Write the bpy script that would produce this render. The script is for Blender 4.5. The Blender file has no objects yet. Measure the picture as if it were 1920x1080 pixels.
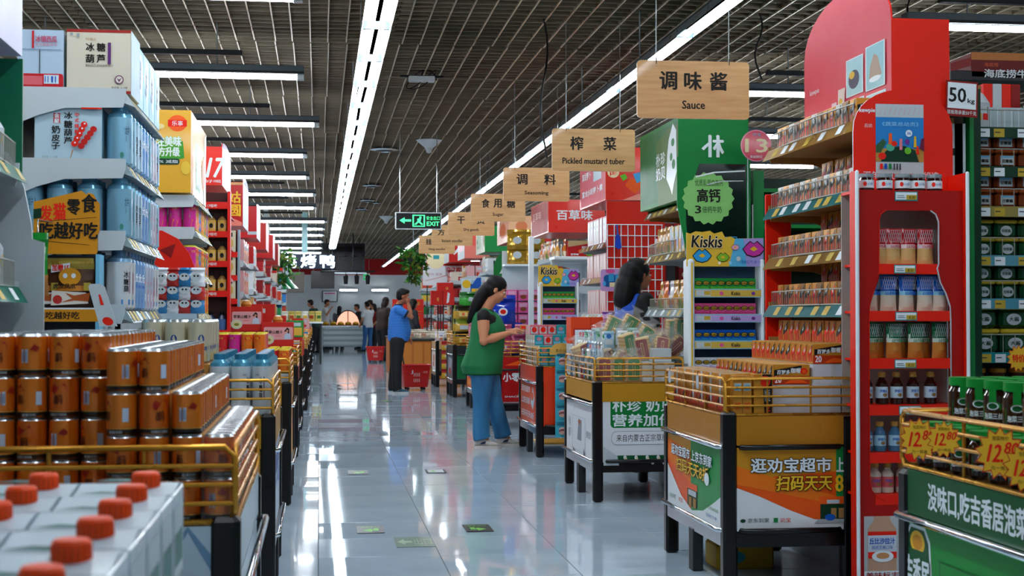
import bpy, bmesh, math, random
from mathutils import Matrix, Vector
random.seed(7)
PI = math.pi
SC = bpy.context.scene
COL = SC.collection
# ---------------------------------------------------------------- camera
FPX = 2715.0                      # focal length in pixels of a 1920 wide frame
YAW = math.atan(362.0 / FPX)      # camera looks a little to the right of the aisle
PIT = math.atan(52.0 / FPX)
EYE = 1.19
cam = bpy.data.cameras.new('camera'); camo = bpy.data.objects.new('camera', cam); COL.objects.link(camo)
camo.location = (0, 0, EYE); camo.rotation_euler = (PI / 2 + PIT, 0, -YAW)
cam.sensor_width = 36.0; cam.lens = FPX / 1920 * 36.0; cam.clip_start = 0.05; cam.clip_end = 200
cam.dof.use_dof = True; cam.dof.focus_distance = 9.0; cam.dof.aperture_fstop = 8.5
SC.camera = camo
# ---------------------------------------------------------------- world, exposure
w = bpy.data.worlds.new('world'); SC.world = w; w.use_nodes = True
w.node_tree.nodes['Background'].inputs[0].default_value = (0.75, 0.85, 1.0, 1)
w.node_tree.nodes['Background'].inputs[1].default_value = 0.15
SC.view_settings.view_transform = 'Standard'; SC.view_settings.look = 'None'
SC.view_settings.gamma = 1.0; SC.view_settings.use_curve_mapping = False
SC.view_settings.exposure = 0.35
TUBE = 30.0                       # emission of the ceiling tubes

# A zone is a stretch of fittings shifted, then scaled k times about the camera: drawn point A lands at floor point B of the shop,
# the fittings are k times their drawn size and their shelves sit `drop` lower than k times the drawn height, which keeps camera height fixed.
ZN = dict(A=(0.0, 0.0), B=(0.0, 0.0), k=1.0, drop=0.0); ZN0 = dict(ZN)
def zone(A, B, k=1.0, drop=0.0):
    ZN.update(A=A, B=B, k=k, drop=drop); return len(COL.objects)
def shop(x, y): return ZN['B'][0] + ZN['k'] * (x - ZN['A'][0]), ZN['B'][1] + ZN['k'] * (y - ZN['A'][1])
def settle(n):
    """stand the zone's fittings in the shop; what stands on the floor keeps its feet on the floor"""
    k, drop = ZN['k'], ZN['drop']; new = list(COL.objects)[n:]; feet = set(); done = set()
    for o in new:
        if o.parent is None:
            X, Y = shop(o.location.x, o.location.y); z = o.location.z
            if abs(z) < 1e-6: feet.add(o.name); o.location = (X, Y, 0)
            else:
                o.location = (X, Y, z * k - drop)
                if k != 1: o.scale = (k, k, k)
    if k != 1:
        for o in new:
            r = o
            while r.parent: r = r.parent
            if r.name in feet and o.data and o.data.name not in done:
                done.add(o.data.name)
                for v in o.data.vertices: v.co = (v.co.x * k, v.co.y * k, max(0.0, v.co.z * k - drop))
    ZN.update(ZN0)
def dep(X, Y): return X * math.sin(YAW) + Y * math.cos(YAW)
def uX(px, Y):
    u = (px - 960) / FPX; Yw = shop(0, Y)[1]
    Xw = Yw * (math.sin(YAW) + u * math.cos(YAW)) / (math.cos(YAW) - u * math.sin(YAW))
    return ZN['A'][0] + (Xw - ZN['B'][0]) / ZN['k']
def uZ(py, X, Y):
    v = (540 - py) / FPX; d = dep(*shop(X, Y))
    return (EYE + d * (v * math.cos(PIT) + math.sin(PIT)) / (math.cos(PIT) - v * math.sin(PIT)) + ZN['drop']) / ZN['k']
def P(px, py, Y):
    X = uX(px, Y); return Vector((X, Y, uZ(py, X, Y)))
def ground(px, py):
    lo, hi = 0.5, 120.0
    for _ in range(50):
        m = (lo + hi) / 2
        if P(px, py, m).z > 0: lo = m
        else: hi = m
    return P(px, py, lo)

# ---------------------------------------------------------------- materials
MATS = {}
def lin(c): c /= 255.0; return c / 12.92 if c <= 0.04045 else ((c + 0.055) / 1.055) ** 2.4
def hexc(h): h = h.lstrip('#'); return tuple(lin(int(h[i:i + 2], 16)) for i in (0, 2, 4)) + (1,)
def M(h, rough=0.5, metal=0.0, coat=0.0, emit=0.0, alpha=1.0, trans=0.0, spec=0.28):
    k = (h, rough, metal, coat, emit, alpha, trans, spec)
    if k in MATS: return MATS[k]
    m = bpy.data.materials.new('paint_' + h.strip('#')); m.use_nodes = True
    b = m.node_tree.nodes['Principled BSDF']; I = b.inputs
    I['Base Color'].default_value = hexc(h); I['Roughness'].default_value = rough; I['Metallic'].default_value = metal
    I['Coat Weight'].default_value = coat; I['Coat Roughness'].default_value = 0.08
    I['Specular IOR Level'].default_value = spec
    I['Alpha'].default_value = alpha; I['Transmission Weight'].default_value = trans
    if emit: I['Emission Color'].default_value = hexc(h); I['Emission Strength'].default_value = emit
    # faint grain so that no surface is perfectly even
    if not emit and not trans and alpha == 1.0:
        nt = m.node_tree; n = nt.nodes.new('ShaderNodeTexNoise'); n.inputs['Scale'].default_value = 9.0; n.inputs['Detail'].default_value = 1.0
        c = nt.nodes.new('ShaderNodeTexCoord'); nt.links.new(c.outputs['Object'], n.inputs['Vector'])
        r = nt.nodes.new('ShaderNodeMapRange'); r.inputs['To Min'].default_value = max(0.02, rough - 0.06); r.inputs['To Max'].default_value = min(1, rough + 0.06)
        nt.links.new(n.outputs['Fac'], r.inputs['Value']); nt.links.new(r.outputs['Result'], I['Roughness'])
    MATS[k] = m; return m
def tex_mat(name, cols, scale, rough, stretch=(1, 1, 1), kind='noise', metal=0.0, coat=0.0, bump=0.0, detail=3.0):
    m = bpy.data.materials.new(name); m.use_nodes = True; nt = m.node_tree; b = nt.nodes['Principled BSDF']
    c = nt.nodes.new('ShaderNodeTexCoord'); mp = nt.nodes.new('ShaderNodeMapping'); mp.inputs['Scale'].default_value = stretch
    n = nt.nodes.new('ShaderNodeTexNoise'); n.inputs['Scale'].default_value = scale; n.inputs['Detail'].default_value = detail
    r = nt.nodes.new('ShaderNodeValToRGB'); cr = r.color_ramp
    while len(cr.elements) < len(cols): cr.elements.new(0.5)
    for i, (p, h) in enumerate(cols): cr.elements[i].position = p; cr.elements[i].color = hexc(h)
    nt.links.new(c.outputs['Object'], mp.inputs[0]); nt.links.new(mp.outputs[0], n.inputs['Vector'])
    nt.links.new(n.outputs['Fac'], r.inputs[0]); nt.links.new(r.outputs[0], b.inputs['Base Color'])
    b.inputs['Roughness'].default_value = rough; b.inputs['Metallic'].default_value = metal; b.inputs['Coat Weight'].default_value = coat
    if bump:
        bp = nt.nodes.new('ShaderNodeBump'); bp.inputs['Strength'].default_value = bump; bp.inputs['Distance'].default_value = 0.01
        nt.links.new(n.outputs['Fac'], bp.inputs['Height']); nt.links.new(bp.outputs[0], b.inputs['Normal'])
    return m
WHITE = M('#e4eef2', .35); OFFW = M('#bcc7cb', .45); BLACK = M('#0b0c0e', .4); DKGREY = M('#2a2e31', .5); GREY = M('#8b979c', .45)
RED = M('#e61c00', .45, spec=.3); DRED = M('#8a0500', .42); ORANGE = M('#ef5a12', .35); YEL = M('#e8b823', .4); GOLD = M('#b27a1c', .3, .4)
GREEN = M('#06823a', .35, coat=.2); DGREEN = M('#04351f', .4); LGREEN = M('#63b92e', .45); BLUE = M('#0c57b8', .35); LBLUE = M('#6fb6d8', .35); TEAL = M('#14868a', .4)
PINK = M('#e0589a', .4); STEEL = M('#c4ccd0', .22, .9); CHROME = M('#dfe6ea', .08, 1.0); GLASS = M('#e8f4f8', .05, trans=1.0); CREAM = M('#ecdcae', .5)
GOLDWIRE = M('#c98f2e', .28, .55); POSTBLK = M('#060607', .3, spec=.4); WIREWH = M('#a9aba2', .3, .4); KRAFT = M('#a87b45', .7); PURPLE = M('#6a2f8e', .4)
SKIN = M('#c98a68', .55); HAIR = M('#050404', .6, spec=.3); BROWN = M('#5a2f14', .45); SKY = M('#4aa5dc', .4); TAGY = M('#bfa232', .5); SILVER = M('#b9c2c6', .25, .85)
AMBER = M('#c5570c', .25, .35, coat=.5); AMBD = M('#7c2606', .3, .3, coat=.5); BPACK = M('#7fb4cf', .3, .35, coat=.4)

# ---------------------------------------------------------------- text
TC = {}
def glyphs(s, off=0.0):
    k = (s, off)
    if k not in TC:
        c = bpy.data.curves.new('t', 'FONT'); c.body = s; c.resolution_u = 2; c.offset = off; c.space_line = 1.05
        o = bpy.data.objects.new('t', c); m = bpy.data.meshes.new_from_object(o)
        vs = [(v.co.x, v.co.y) for v in m.vertices]; fs = [tuple(p.vertices) for p in m.polygons]
        bpy.data.objects.remove(o); bpy.data.curves.remove(c); bpy.data.meshes.remove(m)
        if off <= 0.02: box = (min(v[0] for v in vs), min(v[1] for v in vs), max(v[0] for v in vs), max(v[1] for v in vs))
        else: box = glyphs(s, 0.0)[2]
        TC[k] = (vs, fs, box)
    return TC[k]

# ---------------------------------------------------------------- mesh builder
class MB:
    def __init__(s): s.v = []; s.f = []; s.m = []; s.s = []; s.mats = []
    def mi(s, m):
        if m not in s.mats: s.mats.append(m)
        return s.mats.index(m)
    def add(s, vs, fs, m, smooth=False):
        b = len(s.v); s.v.extend(tuple(v) for v in vs); i = s.mi(m)
        for f in fs: s.f.append(tuple(b + q for q in f)); s.m.append(i); s.s.append(smooth)
        return s
    def box(s, x0, y0, z0, x1, y1, z1, m):
        if x0 > x1: x0, x1 = x1, x0
        if y0 > y1: y0, y1 = y1, y0
        if z0 > z1: z0, z1 = z1, z0
        v = [(x, y, z) for x in (x0, x1) for y in (y0, y1) for z in (z0, z1)]
        return s.add(v, [(0, 1, 3, 2), (4, 6, 7, 5), (0, 4, 5, 1), (2, 3, 7, 6), (0, 2, 6, 4), (1, 5, 7, 3)], m)
    def bbox(s, x0, y0, z0, x1, y1, z1, m, b=0.004):
        """box with its edges cut off: an octagon in plan, drawn in at top and bottom"""
        if x0 > x1: x0, x1 = x1, x0
        if y0 > y1: y0, y1 = y1, y0
        if z0 > z1: z0, z1 = z1, z0
        b = min(b, (x1 - x0) / 3, (y1 - y0) / 3, (z1 - z0) / 3); vs = []
        for z, i in ((z0, b), (z0 + b, 0), (z1 - b, 0), (z1, b)):
            X0, X1, Y0, Y1 = x0 + i, x1 - i, y0 + i, y1 - i; c = b if i == 0 else b * .4
            vs += [(X0 + c, Y0, z), (X1 - c, Y0, z), (X1, Y0 + c, z), (X1, Y1 - c, z), (X1 - c, Y1, z), (X0 + c, Y1, z), (X0, Y1 - c, z), (X0, Y0 + c, z)]
        fs = [tuple(range(7, -1, -1)), tuple(range(24, 32))]
        for k in range(3):
            for j in range(8): fs.append((k * 8 + j, k * 8 + (j + 1) % 8, k * 8 + 8 + (j + 1) % 8, k * 8 + 8 + j))
        return s.add(vs, fs, m)
    def lathe(s, prof, n=14, c=(0, 0, 0), sx=1, sy=1):
        """prof: (r, z, mat of the band that starts here)"""
        for i in range(len(prof) - 1):
            r0, z0, m = prof[i]; r1, z1 = prof[i + 1][:2]
            if m is None: continue
            vs = []; fs = []
            if r0 < 1e-6 or r1 < 1e-6:
                R, zz, zc = (r1, z1, z0) if r0 < 1e-6 else (r0, z0, z1)
                vs = [(c[0] + R * sx * math.cos(2 * PI * k / n), c[1] + R * sy * math.sin(2 * PI * k / n), c[2] + zz) for k in range(n)]
                if abs(z0 - z1) < 1e-6: fs = [tuple(range(n)) if r1 < 1e-6 else tuple(range(n - 1, -1, -1))]
                else: vs.append((c[0], c[1], c[2] + zc)); fs = [(k, (k + 1) % n, n) if r1 < 1e-6 else ((k + 1) % n, k, n) for k in range(n)]
                s.add(vs, fs, m, abs(z0 - z1) > 1e-6)
            else:
                for r, z in ((r0, z0), (r1, z1)):
                    vs += [(c[0] + r * sx * math.cos(2 * PI * k / n), c[1] + r * sy * math.sin(2 * PI * k / n), c[2] + z) for k in range(n)]
                s.add(vs, [(k, (k + 1) % n, n + (k + 1) % n, n + k) for k in range(n)], m, True)
        return s
    def tube(s, pts, r, m, n=6, closed=False):
        pts = [Vector(p) for p in pts]; N = len(pts); vs = []; up0 = Vector((0, 0, 1))
        rs = r if isinstance(r, (list, tuple)) else [r] * N
        for i, p in enumerate(pts):
            a = pts[(i - 1) % N] if (closed or i > 0) else p; b = pts[(i + 1) % N] if (closed or i < N - 1) else p
            t = (b - a).normalized(); up = up0 if abs(t.z) < .95 else Vector((1, 0, 0))
            x = t.cross(up).normalized(); y = x.cross(t)
            vs += [p + rs[i] * (math.cos(2 * PI * k / n) * x + math.sin(2 * PI * k / n) * y) for k in range(n)]
        fs = []; L = N if closed else N - 1
        for i in range(L):
            j = (i + 1) % N
            for k in range(n): fs.append((i * n + (k + 1) % n, i * n + k, j * n + k, j * n + (k + 1) % n))
        s.add(vs, fs, m, True)
        if not closed: s.add(vs[:n], [tuple(range(n))], m); s.add(vs[-n:], [tuple(range(n - 1, -1, -1))], m)
        return s
    def prism(s, fr, pts, m, t=0.0, off=0.0, side=None):
        """outline pts (u,v) on frame fr; front at off along the normal, thickness t behind"""
        o, u, v, n = fr; N = len(pts)
        a = [o + u * p[0] + v * p[1] + n * off for p in pts]; s.add(a, [tuple(range(N))], m)
        if t:
            b = [q - n * t for q in a]; s.add(b, [tuple(range(N - 1, -1, -1))], side or m)
            s.add(a + b, [(i, i + N, (i + 1) % N + N, (i + 1) % N) for i in range(N)], side or m)
        return s
    def text(s, fr, body, u0, v0, u1, v1, m, off=0.001, bold=0.0, slant=0.0):
        vs, fs, bx = glyphs(body); o, u, v, n = fr
        e = .02 if bold > .04 else .014 if bold else 0
        hh = abs(v1 - v0)
        if bold > .04: ds = [(.07 * math.cos(PI * k / 5), .07 * math.sin(PI * k / 5)) for k in range(10)]
        elif bold: ds = [(-.032, 0), (.032, 0), (0, .022), (0, -.022), (-.016, .01), (.016, -.01)]
        else: ds = [(0, 0)]
        for q, (a, b) in enumerate(ds): s._text(fr, vs, fs, bx, u0 + a * hh, v0 + b * hh, u1 + a * hh, v1 + b * hh, m, off + q * .00003, slant)
        return s
    def _text(s, fr, vs, fs, bx, u0, v0, u1, v1, m, off, slant):
        o, u, v, n = fr
        sx = (u1 - u0) / max(1e-6, bx[2] - bx[0]); sy = (v1 - v0) / max(1e-6, bx[3] - bx[1])
        s.add([o + u * (u0 + (p[0] - bx[0]) * sx + (p[1] - bx[1]) * sy * slant) + v * (v0 + (p[1] - bx[1]) * sy) + n * off for p in vs], fs, m)
        return s
    def art(s, fr, W, H, items, off=0.0006, step=0.0004):
        """flat print: r rectangle, p polygon, e ellipse, t text, o outlined text, b bold text; all in fractions of W and H"""
        k = off
        for it in items:
            c = it[0]
            if c == 'r': a, b, d, e, m = it[1:6]; s.prism(fr, [(a * W, b * H), (d * W, b * H), (d * W, e * H), (a * W, e * H)], m, off=k)
            elif c == 'p': s.prism(fr, [(a * W, b * H) for a, b in it[1]], it[2], off=k)
            elif c == 'e':
                a, b, d, e, m = it[1:6]; s.prism(fr, [((a + d * math.cos(2 * PI * q / 16)) * W, (b + e * math.sin(2 * PI * q / 16)) * H) for q in range(16)], m, off=k)
            elif c in 'tbo':
                body, a, b, d, e, m = it[1:7]; sl = it[8] if len(it) > 8 else 0
                if c == 'o': s.text(fr, body, a * W, b * H, d * W, e * H, it[7], k, 0.075, sl); k += step; s.text(fr, body, a * W, b * H, d * W, e * H, m, k, 0.02, sl)
                else: s.text(fr, body, a * W, b * H, d * W, e * H, m, k, 0.02 if c == 'b' else 0.0, sl)
            k += step
        return s
    def mesh(s, name):
        me = bpy.data.meshes.new(name); me.from_pydata(s.v, [], s.f); 
        for m in s.mats: me.materials.append(m)
        me.polygons.foreach_set('material_index', s.m); me.polygons.foreach_set('use_smooth', s.s); me.update()
        return me
    def build(s, name, parent=None, loc=None, rotz=0.0): return put(s.mesh(name), name, parent, loc, rotz)
def put(me, name, parent=None, loc=None, rotz=0.0, rot=None):
    o = bpy.data.objects.new(name, me); COL.objects.link(o)
    if parent: o.parent = parent
    if loc is not None: o.location = loc
    if rot is not None: o.rotation_euler = rot
    elif rotz: o.rotation_euler = (0, 0, rotz)
    return o
def tag(o, label, cat, group=None, kind=None):
    o['label'] = label; o['category'] = cat
    if group: o['group'] = group
    if kind: o['kind'] = kind
    return o
def thing(name, label, cat, loc=(0, 0, 0), rotz=0.0, group=None):
    o = bpy.data.objects.new(name, None); COL.objects.link(o); o.empty_display_size = .05
    o.location = loc; o.rotation_euler = (0, 0, rotz); return tag(o, label, cat, group)
def struct(name, mb, parent=None):
    o = mb.build(name, parent)
    if not parent: o['kind'] = 'structure'
    return o
X_, Y_, Z_ = Vector((1, 0, 0)), Vector((0, 1, 0)), Vector((0, 0, 1))
def front(x, y, z): return (Vector((x, y, z)), X_, Z_, -Y_)          # faces the camera, origin lower left
def sideL(x, y, z): return (Vector((x, y, z)), -Y_, Z_, -X_)         # faces -X; origin at the far lower corner
def sideR(x, y, z): return (Vector((x, y, z)), Y_, Z_, X_)           # faces +X; origin at the near lower corner
def topf(x, y, z): return (Vector((x, y, z)), X_, Y_, Z_)            # faces up
def sidef(s, x, ynear, yfar, z): return sideL(x, yfar, z) if s > 0 else sideR(x, ynear, z)   # faces the aisle
ORD = ['first', 'second', 'third', 'fourth', 'fifth', 'sixth', 'seventh', 'eighth', 'ninth', 'tenth', 'eleventh', 'twelfth', 'thirteenth', 'fourteenth', 'fifteenth', 'sixteenth', 'seventeenth', 'eighteenth', 'nineteenth', 'twentieth']
def nth(i): return ORD[i] if i < 20 else 'twenty-' + ORD[i - 20] if i < 29 else 'number %d' % (i + 1)
NUM = ['one', 'two', 'three', 'four', 'five', 'six', 'seven', 'eight', 'nine', 'ten', 'eleven', 'twelve', 'thirteen', 'fourteen', 'fifteen', 'sixteen', 'seventeen', 'eighteen']
# a product is (name, category, own mesh or None, [(part name, mesh), ...])
SHORT = [(' from the near end', ' along'), (' from the aisle', ' in'), (' of the grey unit', ''), (' shelf unit along the drinks side', ' drinks unit'), (' shelf unit', ' unit'), (' from the camera', ''), (' beneath the ', ' under '), (' the ', ' '), (' a ', ' '), (' of ', ' ')]
def fit(l):
    for a, b in SHORT:
        if len(l.replace(',', '').split()) <= 16: break
        l = l.replace(a, b)
    return l
def spawn(sp, label, loc, rotz=0.0, group=None, tilt=None):
    name, cat, me, parts = sp; label = fit(label)
    o = bpy.data.objects.new(name, me); COL.objects.link(o); o.location = loc; o.rotation_euler = tilt if tilt else (0, 0, rotz)
    tag(o, label, cat, group)
    for pn, pm in parts:
        c = bpy.data.objects.new(pn, pm); COL.objects.link(c); c.parent = o
    return o
# ================================================================ the setting
ZC = 3.46; YB = 58.0; XL, XR = -9.0, 15.0
tile_m = tex_mat('floor_tile', [(.3, '#a9bccb'), (.7, '#bccdda')], 1.7, .065, detail=4, coat=.0)
_b = tile_m.node_tree.nodes['Principled BSDF']; _b.inputs['Specular IOR Level'].default_value = .4
_n = tile_m.node_tree; _q = _n.nodes.new('ShaderNodeTexNoise'); _q.inputs['Scale'].default_value = 3.0; _q.inputs['Detail'].default_value = 1.0; _g = _n.nodes.new('ShaderNodeBump'); _g.inputs['Strength'].default_value = .25; _g.inputs['Distance'].default_value = .002
_n.links.new(_n.nodes['Texture Coordinate'].outputs['Object'], _q.inputs['Vector']); _n.links.new(_q.outputs['Fac'], _g.inputs['Height']); _n.links.new(_g.outputs[0], _b.inputs['Normal'])
mb = MB(); mb.box(XL, -2.5, -.06, XR, YB, -.004, M('#33383a', .6)); floor = struct('floor', mb)
tw = .6; g = .0022
def tile_mesh(x0, y0, x1, y1):
    m = MB(); b = .0015
    m.add([(x0, y0, -.003), (x1, y0, -.003), (x1, y1, -.003), (x0, y1, -.003), (x0 + b, y0 + b, 0), (x1 - b, y0 + b, 0), (x1 - b, y1 - b, 0), (x0 + b, y1 - b, 0)],
          [(4, 5, 6, 7), (0, 1, 5, 4), (1, 2, 6, 5), (2, 3, 7, 6), (3, 0, 4, 7)], tile_m); return m
tile_r = tile_m; tile_m = tile_m.copy(); tile_m.name = 'floor_tile_polished'; tile_m.node_tree.nodes['Principled BSDF'].inputs['Roughness'].default_value = .025
tm2 = tile_mesh(g / 2, g / 2, tw - g / 2, tw - g / 2).mesh('tile'); tile_m = tile_r
tm = tile_mesh(g / 2, g / 2, tw - g / 2, tw - g / 2).mesh('tile')
near = set()
for j in range(-6, 30):
    for i in range(-1, 7):
        if len(near) >= 288: break
        near.add((i, j)); o = put(tm2 if random.random() < .3 else tm, 'tile', floor, (i * tw, 7.8 + j * tw, 0))
        o.rotation_euler = (random.gauss(0, .0012), random.gauss(0, .0012), 0)
rest = MB(); proto = tile_mesh(g / 2, g / 2, tw - g / 2, tw - g / 2)
for j in range(-17, 84):
    for i in range(-15, 25):
        if (i, j) in near: continue
        rest.add([(v[0] + i * tw, v[1] + 7.8 + j * tw, v[2]) for v in proto.v], proto.f, tile_m)
o = rest.build('tiling', floor); o['kind'] = 'stuff'
wallw = tex_mat('wall_paint', [(.3, '#d3dbe0'), (.7, '#dde5e9')], 2.0, .6)
struct('wall_back', MB().box(XL, YB, 0, XR, YB + .15, 4.4, wallw))
struct('wall_left', MB().box(XL - .15, -2.5, 0, XL, YB, 4.4, wallw))
struct('wall_right', MB().box(XR, -2.5, 0, XR + .15, YB, 4.4, wallw))
struct('wall_front', MB().box(XL, -2.65, 0, XR, -2.5, 4.4, wallw))
mb = MB().box(XL, YB - .05, 2.82, XR, YB, ZC, M('#a80a0e', .5)); struct('trim_1', mb)
# open-cell ceiling: thin blades hung under a dark slab
slab = MB().box(XL, -2.5, 4.3, XR, YB, 4.4, M('#1c1916', .9)); ceil = struct('ceiling', slab)
blade_c = tex_mat('ceiling_blade', [(.3, '#6a6250'), (.7, '#8c816a')], .8, .5, detail=5)
blade_lit = tex_mat('ceiling_runner_lit', [(.3, '#9c8f6e'), (.7, '#d2c6a6')], .9, .35, metal=.3)  # pale colour paints the lamplit lower edges onto the runners
mb = MB(); y = .1
while y < YB:
    x = XL
    while x < XR:
        dz = random.gauss(0, .004); dy = random.gauss(0, .004); n = 2.4
        mb.box(x, y + dy, ZC + dz, min(x + n - .005, XR), y + dy + .008, ZC + .052 + dz, blade_c); x += n
    y += .15
o = mb.build('cross_blades', ceil); o['kind'] = 'stuff'
mb = MB(); x = XL + .075
while x < XR:
    y = .1
    while y < YB:
        dz = random.gauss(0, .003); dx = random.gauss(0, .006)
        mb.box(x + dx - .005, y, ZC - .006 + dz, x + dx + .005, min(y + 2.95, YB), ZC + .004 + dz, blade_lit).box(x + dx - .002, y, ZC + .004 + dz, x + dx + .002, min(y + 2.95, YB), ZC + .04 + dz, blade_c); y += 3.0
    x += .15
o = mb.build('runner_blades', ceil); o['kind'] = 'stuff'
# ---------------------------------------------------------------- ceiling lights
tube_m = M('#f1f8ff', .4, emit=TUBE); house = M('#56646c', .4, .3); housed = M('#1d2427', .5); refl = M('#a9bcc4', .3, .6)
def lamp_x(xa, xb, y, z, label):
    t = thing('tube_light', label, 'ceiling light', (xa, y, z), group='tube lights hung across the shop'); L = xb - xa
    MB().bbox(0, -.05, .035, L, .05, .085, house).box(0, -.05, .02, L, -.045, .04, housed).build('housing', t)
    MB().bbox(L * .1, -.03, .16, L * .8, .03, .2, housed).build('carrier', t)
    for q in (.18, .72): MB().tube([(L * q, 0, .05), (L * q, 0, ZC - z + .02)], .006, GREY, 5).build('hanger', t)
    MB().tube([(.03, 0, 0), (L - .05, 0, 0)], .021, tube_m, 8).build('tube', t)
    MB().bbox(L - .055, -.025, -.025, L, .025, .04, SILVER).build('end_cap', t); MB().bbox(0, -.025, -.025, .035, .025, .04, SILVER).build('end_cap', t)
ZT = 3.06
yl = [2.8, 5.7, 8.6, 11.45, 14.3, 17.1, 19.8, 22.6, 25.4, 29.1, 31.5, 34, 37, 40.5, 43.5]
for i, y in enumerate(yl):
    r = [-.12, -.12, -.1, -.12, .0, -.14, -.13, -.05, -.05, .15, .12, .12, .1, .1, .1][i]
    lamp_x(r - 2.4, r, y, ZT, 'white tube light over the end of the drinks shelves, %s row from the camera' % nth(i))
    if i % 2 == 1: lamp_x(-5.6, -3.2, y, ZT, 'white tube light deep over the drinks shelves, %s row from the camera' % nth(i))
for i, y in enumerate([2.9, 5.9, 8.9, 11.8, 14.6, 17.5, 20.5, 24, 28, 33, 39, 46]):
    x0 = [3.7, 3.7, 3.74, 3.5, 4.2, 3.8, 3.8, 3.8, 3.8, 3.8, 3.8, 3.8][i]
    lamp_x(x0, x0 + 2.4, y, ZT, 'white tube light over the sauce shelves, %s row from the camera' % nth(i))
    if i % 2 == 0: lamp_x(8.0, 10.4, y, ZT, 'white tube light above the farthest sauce shelves, %s row from the camera' % nth(i))
for i, (xx, y) in enumerate(((-6, 49), (-6, 52), (-6, 55), (5.5, 49), (5.5, 52), (5.5, 55), (9, 53), (-8.6, 54))): lamp_x(xx, xx + 2.4, y, 3.3, 'added unseen tube light brightening the back wall, %s one' % nth(i))  # extra tubes added out of view to brighten the back wall
def strip(x, name, label, offs, wd, y0, y1):
    t = thing(name, label, 'ceiling light', (x, 0, ZT))
    MB().add([(-wd, y0, -.005), (wd, y0, -.005), (wd, y1, -.005), (-wd, y1, -.005), (-wd * .8, y0, .05), (wd * .8, y0, .05), (wd * .8, y1, .05), (-wd * .8, y1, .05)],
             [(4, 5, 6, 7), (0, 4, 7, 3), (1, 2, 6, 5), (0, 1, 5, 4), (2, 3, 7, 6)], refl).box(-wd * .5, y0, .05, wd * .5, y1, .08, house).build('trough', t)
    n = int((y1 - y0) / 1.2)
    for k in range(n):
        ya = y0 + 1.2 * k; dx = random.gauss(0, .006)
        m = MB()
        for of in offs: m.tube([(of + dx, ya + .02, .008), (of + dx * .3, ya + 1.18, .008)], .019, tube_m, 8)
        m.build('tube', t)
    m = MB()
    for k in range(n + 1): m.box(-wd * .9, y0 + 1.2 * k - .012, -.012, wd * .9, y0 + 1.2 * k + .012, .04, house)
    m.build('joint_clips', t)['kind'] = 'stuff'
    m = MB()
    for k in range(0, n, 2): m.tube([(-wd * .7, y0 + 1.2 * k, .05), (-wd * .7, y0 + 1.2 * k, ZC - ZT + .02)], .005, GREY, 4)
    m.build('hangers', t)['kind'] = 'stuff'
strip(.365, 'strip_light', 'long double tube strip light running down the aisle ceiling', (-.034, .034), .095, 1.0, 41)
strip(2.42, 'strip_light', 'long single tube strip light running behind the hanging wooden signs', (0,), .06, 1.0, 56)
# round vents, cone detector, projector
for px, py, r, lb in ((720, 277, .2, 'round ceiling vent nearest the camera, beside the cone'), (697, 346, .17, 'round ceiling vent second from the camera'), (688, 374, .16, 'dark round ceiling vent behind the second one'), (706, 379, .09, 'small pale round ceiling vent beside two dark ones'), (678, 391, .15, 'round ceiling vent farthest down the aisle')):
    Y = dep(0, 1) and 2.27 * FPX / (592 - py); p = P(px, py, Y)
    m = MB().lathe([(0, -.03, STEEL), (r * .35, -.05, DKGREY), (r * .6, -.03, STEEL), (r, -.02, STEEL), (r * .9, .01, DKGREY), (0, .01, DKGREY)], 16)
    tag(m.build('ceiling_vent', None, (p.x, Y, ZC - .012)), lb, 'ceiling vent', 'round ceiling vents')
p = P(804, 272, 18.6); tag(MB().lathe([(0, -.17, OFFW), (.03, -.16, OFFW), (.05, -.1, OFFW), (.17, 0, OFFW), (0, 0, OFFW)], 14).build('ceiling_cone', None, (p.x, 18.6, ZC - .01)), 'pale cone shaped detector under the grid ceiling', 'detector')
p = P(804, 436, 33); tag(MB().lathe([(0, -.17, OFFW), (.03, -.16, OFFW), (.05, -.1, OFFW), (.17, 0, OFFW), (0, 0, OFFW)], 12).build('ceiling_cone', None, (uX(724, 33), 33, ZC - .01)), 'small pale cone detector far down the grid ceiling', 'detector')
p = P(790, 133, 13.4); t = thing('junction_box', 'white junction box with tangled black cable under the ceiling', 'electrical box', (p.x, 13.4, ZC - .1))
MB().bbox(-.12, -.05, 0, .12, .05, .05, OFFW).box(-.2, -.02, .04, .2, .02, .06, BLACK).build('case', t)
m = MB(); m.tube([(math.cos(a) * .14, .03 * math.sin(3 * a), .02 + .09 * math.sin(a * 1.3)) for a in [k * .35 for k in range(26)]], .006, BLACK, 5); m.tube([(0, 0, .05), (.02, 0, .13)], .01, BLACK); m.build('cable', t)
# loose black cables hanging by the lights
for (px, py, Y, L, lb) in ((1020, 180, 11, .5, 'black cable hanging from the ceiling beside the single strip light'), (1424, 50, 10.5, .42, 'black cable hanging by the sauce sign'), (820, 345, 24, .8, 'black cable hanging behind the exit sign'), (598, 370, 24, .9, 'black cable hanging at the end of the tube lights'), (1712, 2, 8.9, .25, 'short black cable above the red arch topper')):
    p = P(px, py, Y); m = MB(); m.tube([(0.03 * math.sin(k * .9), 0, ZC - p.z + .02 - (L + ZC - p.z) * k / 8) for k in range(9)], .008, BLACK, 5)
    tag(m.build('hanging_cable', None, (p.x, Y, p.z)), lb, 'cable')
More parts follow.
